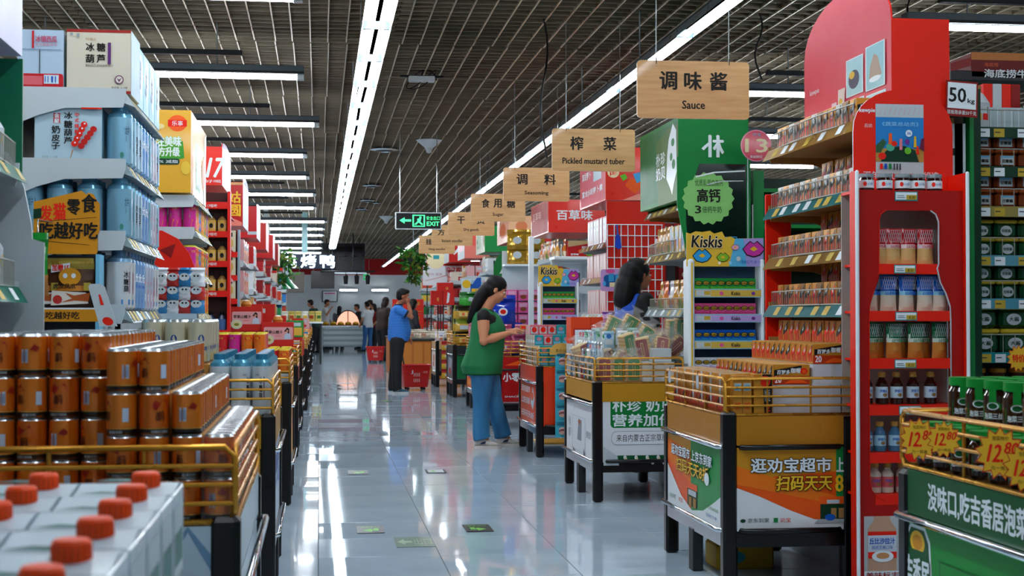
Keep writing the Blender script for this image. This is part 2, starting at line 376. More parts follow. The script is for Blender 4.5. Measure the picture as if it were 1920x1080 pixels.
# floor stickers
def sticker(px, py, w, l, art, label, c=BLACK):
    g_ = ground(px, py); t = MB(); fr = topf(-w / 2, -l / 2, 0); t.box(-w / 2, -l / 2, -.001, w / 2, l / 2, .0012, c); t.art(fr, w, l, art, .0016, .0003)
    tag(t.build('floor_sticker', None, (g_.x, g_.y, .0025)), label, 'floor sticker', 'stickers on the floor tiles')
arrL = [('p', [(.2, .35), (.55, .12), (.55, .28), (.8, .28), (.8, .6), (.62, .6), (.62, .42), (.55, .42), (.55, .55)], LGREEN), ('t', '安全出口', .15, .7, .85, .88, LGREEN)]
arrR = [('p', [(.8, .35), (.45, .12), (.45, .28), (.2, .28), (.2, .6), (.38, .6), (.38, .42), (.45, .42), (.45, .55)], LGREEN), ('t', '安全出口', .15, .7, .85, .88, LGREEN)]
sticker(695, 993.5, .15, .27, arrL, 'black floor sticker with green bent arrow, nearest on the tile column by the drinks')
sticker(896, 991, .15, .27, arrR, 'black floor sticker with green bent arrow, nearest and toward the wooden signs')
sticker(672, 886, .15, .27, arrL, 'farther black arrow sticker in the tile column by the drinks')
sticker(817, 884, .15, .25, [('r', .1, .1, .9, .9, OFFW), ('p', [(.2, .3), (.4, .7), (.5, .3)], LGREEN)], 'worn whitish floor sticker near the standing woman', DKGREY)
sticker(723, 752, .16, .3, arrL, 'small dark floor sticker in front of the man in blue')
sticker(777, 1017, .2, .33, [('p', [(.05, .5), (.25, .78), (.25, .6), (.45, .6), (.45, .4), (.25, .4), (.25, .22)], M('#b5cfae', .2)), ('t', '出口', .5, .2, .95, .8, M('#b5cfae', .2))], 'faded pale exit panel set flush into the tiles', M('#93a39b', .15))
# ================================================================ makers
def bw(mb, name, parent):
    L = parent.location
    mb.v = [(v[0] - L.x, v[1] - L.y, v[2] - L.z) for v in mb.v]
    return mb.build(name, parent)
def rr(x0, y0, x1, y1, r, n=4):
    """rounded rectangle outline"""
    out = []
    for cx, cy, a in ((x1 - r, y0 + r, -90), (x1 - r, y1 - r, 0), (x0 + r, y1 - r, 90), (x0 + r, y0 + r, 180)):
        for k in range(n + 1):
            t = math.radians(a + 90 * k / n); out.append((cx + r * math.cos(t), cy + r * math.sin(t)))
    return out
def cart(s, Xf, Y0, Y1, label, band=None, fcol=WHITE, scol=WHITE, fart=(), sart=(), W=.6, bandart=(), sbandart=(), zt=.755, fz=.62, zb=.26, basket=True, cat='promotion bin', frame=None, bandz=.63):
    band = band or GOLD; X = lambda d: Xf + s * d
    t = thing('promotion_bin', label, cat, (Xf + s * W / 2, (Y0 + Y1) / 2, 0))
    for k, (xx, yy) in enumerate(((0, Y0), (0, Y1 - .065), (W - .065, Y0), (W - .065, Y1 - .065))):
        bw(MB().bbox(X(xx), yy, 0, X(xx + .065), yy + .065, .775 if k == 0 else .75, frame or POSTBLK, .012), 'corner_post', t)
    bw(MB().bbox(X(.0), (Y0 + Y1) / 2 - .03, 0, X(.05), (Y0 + Y1) / 2 + .05, .2, frame or DKGREY, .004), 'leg', t)
    m = MB().box(X(.004), Y0 + .06, .19, X(.05), Y1 - .06, .26, STEEL if s > 0 else POSTBLK).box(X(.05), Y0 + .004, .19, X(W - .05), Y0 + .05, .255, frame or POSTBLK).box(X(.05), Y1 - .05, .19, X(W - .05), Y1 - .01, .255, frame or POSTBLK).box(X(W - .05), Y0 + .05, .19, X(W - .01), Y1 - .05, .255, POSTBLK)
    bw(m, 'base_frame', t)
    bw(MB().box(X(.02), Y0 + .02, .255, X(W - .02), Y1 - .02, .27, DKGREY).box(X(.02), Y0 + .02, .735, X(W - .02), Y1 - .02, .75, KRAFT), 'deck', t)
    ff = front(min(X(.06), X(W - .06)), Y0 + .006, 0); fw = W - .12
    m = MB().box(X(.06), Y0 + .006, bandz, X(W - .06), Y0 + .02, zt, band); m.art((ff[0] + Z_ * bandz, X_, Z_, -Y_), fw, zt - bandz, bandart)
    m.box(X(.006), Y0 + .065, bandz, X(.02), Y1 - .065, zt, band); m.art(sidef(s, X(.006), Y0 + .065, Y1 - .065, bandz), Y1 - Y0 - .13, zt - bandz, sbandart)
    m.box(X(.06), Y1 - .02, bandz, X(W - .06), Y1 - .006, zt, band).box(X(W - .02), Y0 + .065, bandz, X(W - .006), Y1 - .065, zt, band)
    bw(m, 'top_band', t)
    m = MB().box(X(.06), Y0 + .01, zb, X(W - .06), Y0 + .02, fz, fcol); m.art((Vector((ff[0].x, Y0 + .01, zb)), X_, Z_, -Y_), fw, fz - zb, fart); bw(m, 'front_panel', t)
    m = MB().box(X(.01), Y0 + .065, zb, X(.02), Y1 - .03, .62, scol); m.art(sidef(s, X(.01), Y0 + .065, Y1 - .03, zb), Y1 - Y0 - .095, .62 - zb, sart); bw(m, 'side_panel', t)
    bw(MB().box(X(W - .02), Y0 + .065, zb, X(W - .01), Y1 - .03, .62, scol), 'side_panel', t)
    bw(MB().box(X(.06), Y1 - .02, zb, X(W - .06), Y1 - .01, .62, fcol), 'back_panel', t)
    for z, mm in ((.622, CHROME), (.262, CHROME)):
        bw(MB().tube([(X(.02), Y0 + .03, z), (X(-.012), Y0 + .05, z), (X(-.012), Y1 - .03, z), (X(.02), Y1, z)], .011, mm, 6), 'side_rail', t)
        if z < .5 or fz < .7: bw(MB().tube([(X(.075), Y0 + .02, z), (X(.09), Y0 - .012, z), (X(W - .09), Y0 - .012, z), (X(W - .075), Y0 + .02, z)], .013, POSTBLK, 6), 'front_rail', t)
    if basket: wire_basket(s, Xf, Y0, Y1, W, t)
    return t
def wire_basket(s, Xf, Y0, Y1, W, t, z0=.762, z1=.918, n=5, mat=None, r=.0055):
    X = lambda d: Xf + s * d; mat = mat or GOLDWIRE
    e = .012; m = MB()
    def panel(a, b, bulge):
        a = Vector(a); b = Vector(b); L = (b - a).length; u = (b - a) / L; o = Vector(bulge)
        pts = [a + u * .02 + Z_ * 0, b - u * .02, b + Z_ * .02, b + Z_ * (z1 - z0 - .02), b - u * .02 + Z_ * (z1 - z0), a + u * .02 + Z_ * (z1 - z0), a + Z_ * (z1 - z0 - .02), a + Z_ * .02]
        m.tube(pts, r * 1.25, mat, 5, True)
        for k in range(1, n - 1): z = Z_ * ((z1 - z0) * k / (n - 1)); m.tube([a + z, b + z], r, mat, 5)
        for q in (.33, .67): m.tube([a + u * L * q - o, a + u * L * q + Z_ * (z1 - z0) - o], r, mat, 5)
    panel((X(e), Y0 + e, z0), (X(W - e), Y0 + e, z0), (0, -.01, 0)); panel((X(e), Y0 + e + .012, z0), (X(e), Y1 - e, z0), (-s * .01, 0, 0))
    panel((X(e), Y1 - e, z0), (X(W - e), Y1 - e, z0), (0, .01, 0)); panel((X(W - e), Y0 + e, z0), (X(W - e), Y1 - e, z0), (s * .01, 0, 0))
    return bw(m, 'wire_basket', t)
def fence(m, s, Xf, ya, yb, z, h, mat=None, dx=.0, bul=.02, step=.028):
    """low bent wire fence along a shelf front"""
    mat = mat or WIREWH; n = 6
    P_ = lambda q, zz: (Xf - s * (bul * math.sin(PI * q)) + s * .01, ya + (yb - ya) * q, zz)
    for zz in (z + .004, z + h): m.tube([P_(q / n, zz) for q in range(n + 1)], .003, mat, 4)
    k = int((yb - ya) / step)
    for i in range(k + 1):
        q = i / k; a, b = P_(q, z + .004), P_(q, z + h); m.tube([a, b], .0018, mat, 3)
def endcap(s, Xf, Y0, L, D, levels, label, back=None, panels=None, post=None, ztop=2.0, zbase=.16, basecol=None, panel_w=.1, panel_z=1.75, tags=True):
    """shelf unit whose shelves face the aisle. levels: (z, depth, lip material, fence height or 0, shelf material)"""
    X = lambda d: Xf + s * d; zbase = (zbase + ZN['drop']) / ZN['k']
    t = thing('shelf_unit', label, 'shelf unit', (X(D / 2), Y0 + L / 2, 0))
    bw(MB().box(X(D - .03), Y0, 0, X(D), Y0 + L, ztop, back or OFFW), 'back_panel', t)
    bw(MB().box(X(.03), Y0 + .01, 0, X(D - .03), Y0 + L - .01, zbase, basecol or GREY), 'plinth', t)
    for y in (Y0, Y0 + L - .03):
        m = MB().box(X(D - .06), y, 0, X(D + .01), y + .03, ztop, post or GREY)
        for k in range(int(ztop / .05)):
            if k % 2 and y == Y0: m.box(X(D - .045), y - .0006, .05 * k, X(D - .03), y, .05 * k + .025, BLACK)
        bw(m, 'upright', t)
    if panels:
        for y in (Y0 - .012, Y0 + L):
            bw(MB().bbox(X(-.01), y, 0, X(panel_w), y + .012, panel_z, panels, .005), 'edge_panel', t)
    for i, (z, d, lip, fh, sm) in enumerate(levels):
        sm = sm or OFFW; d0 = D - d
        m = MB().box(X(d0), Y0 + .012, z - .022, X(D - .03), Y0 + L - .012, z, sm)
        # end brackets that narrow towards the front
        for y in (Y0 + .006, Y0 + L - .012):
            o_, u_, v_, n_ = (Vector((X(D - .03), y, z)), -X_ * s, Z_, -Y_)
            q = [(0, -.12), (d * .25, -.075), (d * .45, -.05), (d - .04, -.045), (d - .03, -.012), (d - .03, .02), (0, .02)]
            m.prism((o_, u_, v_, n_), q if s > 0 else q, sm, t=.006)
        sh = bw(m, 'shelf', t)
        m = MB(); a = X(d0)
        m.add([(a, Y0 + .01, z + .004), (a - s * .028, Y0 + .01, z - .042), (a - s * .028, Y0 + L - .01, z - .042), (a, Y0 + L - .01, z + .004), (a + s * .006, Y0 + .01, z - .03), (a + s * .006, Y0 + L - .01, z - .03)],
              [(0, 1, 2, 3), (3, 2, 1, 0), (0, 4, 1), (3, 2, 5)], lip)
        if tags:
            rnd = random.Random(i * 7 + int(Y0 * 10)); y = Y0 + .06
            while y < Y0 + L - .1:
                ww = .055; c = rnd.choice((TAGY, WHITE, TAGY)); f = lambda yy, q: (a - s * (.028 * q) - s * .0012, yy, z + .004 - .046 * q + .0008)
                m.add([f(y, .15), f(y, .85), f(y + ww, .85), f(y + ww, .15)], [(0, 1, 2, 3)], c); y += rnd.uniform(.09, .2)
        m.v = [(v[0] - t.location.x, v[1] - t.location.y, v[2]) for v in m.v]; m.build('price_strip', sh)
        if fh:
            m = MB(); fence(m, s, X(d0), Y0 + .02, Y0 + L - .02, z, fh)
            m.v = [(v[0] - t.location.x, v[1] - t.location.y, v[2]) for v in m.v]; m.build('wire_fence', sh)
    return t
# ---------------------------------------------------------------- products (built once, copied)
def face_frames(w, d, h):
    return {'f': (front(-w / 2, -d / 2, 0), w, h), 'b': ((Vector((w / 2, d / 2, 0)), -X_, Z_, Y_), w, h), 'l': (sideL(-w / 2, d / 2, 0), d, h), 'r': (sideR(w / 2, -d / 2, 0), d, h), 't': (topf(-w / 2, -d / 2, h), w, d)}
def p_box(name, cat, w, d, h, col, arts={}, cols={}, parts=()):
    m = MB(); F = face_frames(w, d, h)
    m.bbox(-w / 2, -d / 2, 0, w / 2, d / 2, h, col, .0015)
    for k, c in cols.items(): fr, a, b = F[k]; m.prism(fr, [(.002, .002), (a - .002, .002), (a - .002, b - .002), (.002, b - .002)], c, off=.0004)
    for k, ar in arts.items(): fr, a, b = F[k]; m.art(fr, a, b, ar, .0008)
    return (name, cat, m.mesh(name), list(parts))
def p_can(name, r, h, body, top=None, bands=(), arts=(), n=14, parts=()):
    """bands: (z0,z1,mat) as fractions; arts: drawn on a strip bent round the front"""
    top = top or SILVER; m = MB(); z0 = h * .05; z1 = h * .93
    prof = [(0, .002, top), (r * .8, 0, top), (r, z0, body)]
    zs = [(z0, body)]
    for a, b, c in bands: prof += [(r, a * h, c), (r, b * h, body)]
    prof += [(r, z1, top), (r * .88, h * .985, top), (r * .88, h, top), (r * .82, h * .985, top), (0, h * .98, top)]
    m.lathe(prof, n)
    A = MB(); A.art((Vector((0, 0, 0)), X_, Z_, -Y_), 1, 1, arts, 0, 1)   # bend a flat print
    if A.v:
        vs = [(math.sin((v[0] - .5) * 2.2) * (r + .0004 + .0003 * -v[1]), -math.cos((v[0] - .5) * 2.2) * (r + .0004 + .0003 * -v[1]), v[2] * h) for v in A.v]
        for f, mi, sm in zip(A.f, A.m, A.s): pass
        b = len(m.v); m.v += vs
        for f, mi in zip(A.f, A.m): m.f.append(tuple(b + q for q in f)); m.m.append(m.mi(A.mats[mi])); m.s.append(False)
    return (name, 'can', m.mesh(name), list(parts))
def p_lathe(name, cat, prof, n=12, arts=None, parts=(), sx=1, sy=1):
    m = MB().lathe(prof, n, sx=sx, sy=sy)
    if arts:
        r, z0, z1, items = arts; A = MB(); A.art((Vector((0, 0, 0)), X_, Z_, -Y_), 1, 1, items, 0, 1)
        b = len(m.v); m.v += [(math.sin((v[0] - .5) * 1.9) * (r * sx + .0005 - .0003 * v[1]), -math.cos((v[0] - .5) * 1.9) * (r * sy + .0005 - .0003 * v[1]), z0 + v[2] * (z1 - z0)) for v in A.v]
        for f, mi in zip(A.f, A.m): m.f.append(tuple(b + q for q in f)); m.m.append(m.mi(A.mats[mi])); m.s.append(False)
    return (name, cat, m.mesh(name), list(parts))
def part_lathe(prof, n=12, sx=1, sy=1): return MB().lathe(prof, n, sx=sx, sy=sy).mesh('cap')
def p_bag(name, cat, w, h, t, bands, seal=None, arts=(), seed=1, n=7, pinch=.25, parts=()):
    """pillow pouch standing upright. bands: (z fraction up to, mat)"""
    rnd = random.Random(seed); m = MB(); N = n; K = 9
    def pt(i, k, sgn):
        u = i / N * 2 - 1; v = k / K
        bul = (1 - abs(u) ** 2.2) * (math.sin(PI * min(1, v * 1.25 + .12)) ** .6 if v < .8 else max(0, (1 - v) / .2) ** .8 * .75)
        wv = w / 2 * (1 - pinch * .35 * math.sin(PI * v)) * (1 if v < .97 else .96)
        return (u * wv, sgn * (bul * t / 2 + .0006) + sgn * rnd.uniform(-1, 1) * t * .05 * (0 if i in (0, N) else 1), v * h)
    for sgn in (-1, 1):
        g_ = [[pt(i, k, sgn) for i in range(N + 1)] for k in range(K + 1)]
        for k in range(K):
            v = (k + .5) / K; mat = [b for a, b in bands if v <= a][0] if v <= bands[-1][0] else bands[-1][1]
            vs = g_[k] + g_[k + 1]; fs = [(i, i + 1, N + 2 + i, N + 1 + i) if sgn < 0 else (i + 1, i, N + 1 + i, N + 2 + i) for i in range(N)]
            m.add(vs, fs, mat, True)
    m.art(front(-w / 2, -t / 2 - .001, 0), w, h, arts, .001)
    return (name, cat, m.mesh(name), list(parts))
def grid_goods(sp, x0, dx, nx, y0, dy, ny, z, rot, desc, where, group, jit=.0, dz=0, nz=1, skip=None, words=('row', 'from the near end', 'layer')):
    """rows of one product: x index is depth row, y index runs away from the camera"""
    out = []
    for k in range(nz):
        for i in range(nx):
            for j in range(ny):
                if skip and skip(i, j, k): continue
                lab = '%s, %s %s' % (desc, nth(j), words[1])
                if nx > 1: lab += ', %s %s' % (nth(i), words[0])
                if nz > 1: lab += ', %s %s' % (nth(k), words[2])
                lab += where
                q = sp[(i + j + k) % len(sp)] if isinstance(sp, list) else sp
                out.append(spawn(q, lab, (x0 + dx * i + random.uniform(-jit, jit), y0 + dy * j + random.uniform(-jit, jit), z + dz * k), rot + random.uniform(-jit, jit) * 8, group))
    return out
def topbox(s, Xf, Y0, Y1, z0, z1, W, label, col, fart=(), sart=(), scol=None, arch=0.0, name='box_topper', t=None):
    """printed box standing on top of a shelf unit"""
    X = lambda d: Xf + s * d
    t = thing(name, label, 'display topper', (X(W / 2), (Y0 + Y1) / 2, z0))
    xa = min(X(0), X(W))
    m = MB().box(X(.006), Y0, z0, X(W), Y1, z1, col); m.art(front(xa, Y0, z0), W, z1 - z0, fart); bw(m, 'printed_box', t)
    L = Y1 - Y0; H = z1 - z0; fr = sidef(s, X(0), Y0, Y1, z0)
    if arch:
        pts = [(0, 0), (L, 0), (L, H)] + [(L / 2 + L / 2 * math.cos(a), H + arch * math.sin(a)) for a in [PI * k / 12 for k in range(1, 12)]] + [(0, H)]
        if s > 0: pts = [(0, 0), (L, 0), (L, H * .98)] + [(L / 2 + L / 2 * math.cos(a), H * .98 + (arch - (.0 if math.cos(a) > 0 else .0)) * math.sin(a) ** .9) for a in [PI * k / 14 for k in range(1, 14)]] + [(0, H)]
    else: pts = [(0, 0), (L, 0), (L, H), (0, H)]
    m = MB().prism(fr, pts, scol or col, t=.006, off=0.0, side=col); m.art(fr, L, H, sart); bw(m, 'side_print', t)
    return t
# ================================================================ hanging signs over the sauce aisle
wood = tex_mat('sign_wood', [(.25, '#b98a55'), (.5, '#c99a63'), (.8, '#d6ab74')], 3.0, .45, stretch=(1.2, 1, 14), detail=6, coat=.15)
TXT = M('#0e0c0a', .5)
def aisle_sign(k, Y, zh, en, chars, ew, lbl):
    W, H = .647, .325; X0 = 1.766; z0 = 2.30
    t = thing('hanging_sign', lbl, 'sign', (X0 + W / 2, Y, z0), group=None)
    m = MB(); fr = front(-W / 2, -.009, 0); m.prism(fr, rr(0, 0, W, H, .022), wood, t=.018, side=M('#e3d2b8', .5)); m.build('board', t)
    for c, a, b in chars: MB().text(fr, c, a * W, .50 * H, b * W, .81 * H, TXT, .0012, .03).build('character', t)
    m = MB(); m.text(fr, en, (.5 - ew / 2) * W, .17 * H, (.5 + ew / 2) * W, .31 * H, TXT, .0012, .03); m.build('lettering', t)
    for q in (.17, .82): MB().tube([(W * (q - .5), 0, H - .02), (W * (q - .5), 0, ZC - z0 + .02)], .003, M('#9aa2a4', .4, .5), 4).tube([(W * (q - .5), -.012, H - .02), (W * (q - .5), -.012, H + .015)], .002, TXT, 4).build('hanging_wire', t)
aisle_sign(0, 7.94, '调味酱', 'Sauce', [('调', .2, .35), ('味', .42, .57), ('酱', .65, .80)], .2, 'big wooden hanging sign reading Sauce, nearest the camera')
aisle_sign(1, 10.93, '榨菜', 'Pickled mustard tuber', [('榨', .22, .37), ('菜', .62, .77)], .75, 'wooden hanging sign reading Pickled mustard tuber')
aisle_sign(2, 13.88, '调料', 'Seasoning', [('调', .2, .36), ('料', .62, .79)], .36, 'wooden hanging sign reading Seasoning')
aisle_sign(3, 16.91, '食用糖', 'Sugar', [('食', .2, .34), ('用', .42, .56), ('糖', .66, .81)], .2, 'wooden hanging sign reading Sugar')
aisle_sign(4, 19.95, '干货', 'Dry goods', [('干', .2, .36), ('货', .62, .79)], .32, 'wooden hanging sign reading Dry goods')
aisle_sign(5, 22.85, '方便面', 'Instant noodles', [('方', .15, .31), ('便', .42, .58), ('面', .68, .84)], .5, 'wooden hanging sign reading Instant noodles')
aisle_sign(6, 25.85, '挂面', 'Hang noodles', [('挂', .2, .36), ('面', .62, .79)], .45, 'farthest wooden hanging sign, for hanging noodles')
# exit sign
p = P(741, 430, 18.0); t = thing('exit_sign', 'green and black exit sign with running figure hanging over the aisle', 'sign', (p.x, 18, p.z)); W = (828 - 741) / FPX * dep(p.x, 18); H = .215
MB().bbox(0, 0, 0, W, .05, H, M('#c5ced0', .3, .5), .004).prism(front(.012, -.0006, .012), [(0, 0), (W - .024, 0), (W - .024, H - .024), (0, H - .024)], BLACK).build('case', t)
GE = M('#41e08a', .4, emit=1.3); m = MB(); fr = front(0, -.0016, 0)
m.art(fr, W, H, [('p', [(.09, .52), (.2, .7), (.2, .58), (.34, .58), (.34, .46), (.2, .46), (.2, .34)], GE), ('r', .37, .16, .64, .85, GE), ('r', .4, .22, .61, .8, BLACK)])
m.art(fr, W, H, [('e', .54, .7, .025, .06, GE), ('p', [(.47, .62), (.56, .66), (.54, .45), (.6, .3), (.57, .26), (.5, .42), (.45, .27), (.41, .3), (.48, .48)], GE), ('t', '安全出口', .67, .55, .96, .78, GE), ('b', 'EXIT', .68, .22, .95, .46, GE)], .002)
m.build('pictogram', t)
for q in (.1, .9): MB().tube([(W * q, .025, H), (W * q, .025, ZC - p.z + .02)], .006, STEEL, 5).build('hanger', t)
# ================================================================ far end of the shop
p = P(600, 512, 42)
x0, x1 = uX(604, 42), uX(683, 42); zb_, zt_ = uZ(512, x0, 42), uZ(456, x0, 42)
t = thing('glass_booth', 'dark framed glass booth above the roast duck counter', 'booth', ((x0 + x1) / 2, 42, zb_))
L = t.location; m = MB(); dk = M('#0c1420', .3); W = (x1 - x0) / 2; H = zt_ - zb_
m.box(-W, 0, 0, W, 1.2, .12, dk).box(-W, 0, H - .06, W, 1.2, H, dk); m.build('deck', t)
m = MB()
for q in (-1, -.45, .1, .55, .97): m.box(W * q - .03, -.02, 0, W * q + .03, .04, H, dk)
m.box(-W, -.02, H * .55, W, .03, H * .6, dk); m.build('mullions', t)
MB().box(-W, .03, .05, W, .05, H - .05, M('#140e0c', .3)).build('glass', t)
MB().box(-W * .98, -.1, -.02, W * 1.1, -.02, .04, M('#b9c7d2', .3, .6)).build('ledge', t)
for q in (-.8, .8): MB().tube([(W * q, .6, H), (W * q, .6, ZC - zb_)], .02, DKGREY, 5).build('hanger', t)
xa, xb = uX(528, 41.5), uX(628, 41.5); z0, z1 = uZ(504, xa, 41.5), uZ(476, xa, 41.5)
t = thing('lit_sign', 'glowing white characters for roast duck on a dark blue fascia', 'sign', (xa, 41.5, z0)); W = xb - xa; H = z1 - z0
MB().bbox(0, 0, 0, W, .15, H, M('#0b1e38', .4)).build('fascia', t); GW = M('#dff4ff', .4, emit=2.6)
for c_, a_, b_ in (('鸡', .02, .27), ('烤', .36, .64), ('鸭', .72, .99)): MB().text(front(0, -.01, 0), c_, W * a_, H * .08, W * b_, H * .95, GW, .002, .02).build('character', t)
for q in (.1, .9): MB().tube([(W * q, .07, H), (W * q, .07, ZC - z0)], .015, DKGREY, 5).build('hanger', t)
def flat(name, label, cat, px0, py0, px1, py1, Y, col, th=.05, art=(), hang=False, parts=None, group=None):
    a = P(px0, py1, Y); x1 = uX(px1, Y); z1 = uZ(py0, x1, Y); W = x1 - a.x; H = z1 - a.z
    t = thing(name, label, cat, (a.x + W / 2, Y, a.z), group=group)
    m = MB().bbox(-W / 2, 0, 0, W / 2, th, H, col, .004); m.art(front(-W / 2, 0, 0), W, H, art, .001, .0008); m.build('board', t)
    if hang:
        for q in (-.4, .4): MB().tube([(W * q, th / 2, H - .01), (W * q, th / 2, ZC - a.z + .02)], .005, GREY, 4).build('hanger', t)
    return t
flat('menu_screen', 'black hanging screen under the dark booth', 'screen', 583, 508, 627, 541, 41, M('#101214', .2), .06, hang=True)
flat('notice_board', 'framed white notice on the back wall', 'notice board', 604, 545, 633, 566, 57.9, M('#3a4044', .4), .05, [('r', .06, .06, .94, .94, WHITE), ('r', .15, .7, .85, .8, PINK)])
for k, (a_, b_) in enumerate(((637, 670), (697, 728))): q = P(a_, 544, 57.8); tag(MB().tube([(0, 0, 0), (uX(b_, 57.8) - q.x, 0, 0)], .03, M('#f4fbff', .4, emit=12.0), 8).box(0, .02, -.04, uX(b_, 57.8) - q.x, .2, .04, OFFW).build('wall_light', None, q), 'white tube light on the back wall, %s the notice' % ['beneath', 'farther from'][k], 'wall light')
t = thing('food_counter', 'steel deli counter with glass case of lit food at the end of the aisle', 'counter', ((uX(605, 50) + uX(683, 50)) / 2, 50, 0))
W = (uX(683, 50) - uX(605, 50)) / 2; zc = uZ(610, 0, 50); st = M('#8fa0a6', .3, .4)
m = MB().bbox(-W, 0, .12, W, 1.0, zc - .06, st, .02)
for k in range(4): m.box(-W * .98, -.02, .2 + .18 * k, W * .98, 0, .3 + .18 * k, M('#b7c4c8', .3, .4))
m.build('body', t); MB().bbox(-W * 1.08, -.08, zc - .07, W * 1.08, 1.05, zc, STEEL, .01).build('worktop', t)
for q in (-.9, -.5, .9): MB().tube([(W * q, .1, 0), (W * q, .1, .14)], .025, DKGREY).build('foot', t)
zt = uZ(582, 0, 50); m = MB(); fr = (Vector((-W * .35, .3, zc)), X_, Z_, -Y_)
arc = [(0, 0), (W * 1.15, 0)] + [(W * .575 + W * .575 * math.cos(a), (zt - zc) * math.sin(a)) for a in [PI * k / 10 for k in range(1, 10)]]
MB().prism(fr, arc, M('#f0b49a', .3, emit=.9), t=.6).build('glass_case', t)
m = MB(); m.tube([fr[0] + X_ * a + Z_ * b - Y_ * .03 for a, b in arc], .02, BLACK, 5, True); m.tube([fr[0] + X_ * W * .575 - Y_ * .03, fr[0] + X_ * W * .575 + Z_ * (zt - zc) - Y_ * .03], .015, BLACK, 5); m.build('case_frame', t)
fo = p_lathe('food_tray', 'food', [(0, 0, GOLD), (.1, 0, GOLD), (.115, .06, YEL), (.08, .11, ORANGE), (0, .13, ORANGE)], 10)
for k in range(5): spawn(fo, 'golden cooked food tray on the deli counter, %s along from the drinks side' % nth(k), (uX(610 + 14 * k, 49.98) + .02, 50.05 - .02 + .0 * k, zc), group='cooked food on the deli counter')
lamp = p_lathe('green_pendant', 'lamp', [(.02, .4, M('#0a5a30', .25)), (.05, .32, M('#0a5a30', .25)), (.2, .14, M('#0a5a30', .25)), (.34, .0, M('#0a5a30', .25))], 14, parts=[('cord', MB().tube([(0, 0, .38), (0, 0, 1.9)], .008, BLACK, 5).mesh('cord')), ('bulb', MB().lathe([(0, 0, M('#e8ffe8', .4, emit=4)), (.08, .05, M('#e8ffe8', .4, emit=4)), (0, .12, M('#e8ffe8', .4, emit=4))], 8).mesh('bulb'))])
for k, (px, py, Y) in enumerate(((519, 541, 35), (534, 541, 36.2))): q = P(px, py, Y); spawn(lamp, 'green enamel pendant lamp over the produce area, %s one' % ('larger' if k == 0 else 'smaller'), q)
# potted hanging greenery
def leaves(n, R, c, seed, mats, L=.1):
    rnd = random.Random(seed); m = MB()
    for _ in range(n):
        a = rnd.uniform(0, 2 * PI); e = rnd.uniform(-1, 1); r = R * rnd.random() ** .4
        p0 = Vector((c[0] + r * math.cos(a), c[1] + r * math.sin(a) * .8, c[2] + r * e)); d = Vector((rnd.gauss(0, 1), rnd.gauss(0, 1), rnd.gauss(-.4, .8))).normalized(); q = d.orthogonal().normalized()
        l = L * rnd.uniform(.7, 1.3); m.add([p0, p0 + d * l * .4 + q * l * .25, p0 + d * l, p0 + d * l * .4 - q * l * .25], [(0, 1, 2, 3), (3, 2, 1, 0)], rnd.choice(mats))
    return m
GL = [M('#2f7a2a', .5), M('#56a43a', .5), M('#1d5220', .5), M('#7a8a2c', .5)]
for k, (px, py, Y, R, lb) in enumerate(((525, 492, 31.2, .32, 'trailing green plant hanging over the drinks side'), (775, 487, 28, .26, 'bright green plant hanging by the noodle sign'))):
    q = P(px, py, Y); t = thing('hanging_plant', lb, 'plant', q)
    leaves(240, R, (0, 0, 0), k, GL, .13).build('foliage', t)
    m = leaves(60, R * .4, (0, 0, -.35), k + 9, GL, .12); m.build('trailing_stems', t)
    MB().lathe([(0, -.12, DKGREY), (.12, -.1, DKGREY), (.15, .03, DKGREY)], 10).tube([(0, 0, 0), (0, 0, ZC - q.z)], .006, GREY, 4).build('basket', t)
for k, (px, py0, py1, Y) in enumerate(((499, 371, 478, 31), (571, 398, 474, 31))):   # long hanging banners
    a = P(px, py1, Y); z1 = uZ(py0, a.x, Y); H = z1 - a.z; m = MB(); W = .09 if k == 0 else .06
    fr = (Vector((0, 0, 0)), X_, Z_, -Y_)
    m.prism(fr, [(-W * .5, 0), (W * 1.2, 0), (W * .8, H * .5), (W * .1, H), (-W * .6, H * .8), (-W * .9, H * .5)] if k == 0 else [(-W, 0), (W, .0), (W, H), (-W, H)], M('#b9c9c6', .3) if k == 0 else M('#8fc0c4', .2), t=.008)
    m.tube([(0, 0, H * .9), (0, 0, ZC - a.z)], .004, GREY, 4); tag(m.build('hanging_banner', None, a), 'pale hanging banner, %s one over the produce area' % ('leaf shaped' if k == 0 else 'straight'), 'banner')
# steel hood and spotlights near the counter
q = P(530, 548, 46); t = thing('extractor_hood', 'brushed steel hood panel over the produce counter', 'hood', q)
W = uX(572, 46) - uX(510, 46); MB().bbox(-W * .35, 0, .0, W * .65, .7, (592 - 510 - 44) / FPX * 46, M('#767069', .35, .5), .01).build('body', t)
for qd in (-.2, .5): MB().tube([(W * qd, .35, .5), (W * qd, .35, ZC - q.z)], .012, GREY, 4).build('hanger', t)
q = P(662, 526, 40); t = thing('spotlight_bar', 'black ceiling bar with spotlights near the deli counter', 'spotlights', q)
m = MB().tube([(-.9, 0, .25), (.6, 0, .25)], .03, BLACK).tube([(0, 0, .25), (0, 0, ZC - q.z)], .02, BLACK); m.build('bar', t)
for k in range(3): MB().lathe([(.05, -.12, BLACK), (.07, .1, BLACK), (.03, .14, BLACK)], 8, c=(-.2 + .3 * k, 0, .02)).tube([(-.2 + .3 * k, 0, .1), (-.2 + .3 * k, 0, .26)], .01, BLACK).build('spotlight', t)
flat('exit_sign', 'small green exit sign on the back wall beyond the spotlights', 'sign', 680, 513, 693, 526, 50, M('#d7e5df', .4), .05, [('r', .08, .08, .92, .92, M('#1c9a55', .4, emit=.6)), ('p', [(.2, .5), (.45, .75), (.45, .25)], WHITE)], hang=True)
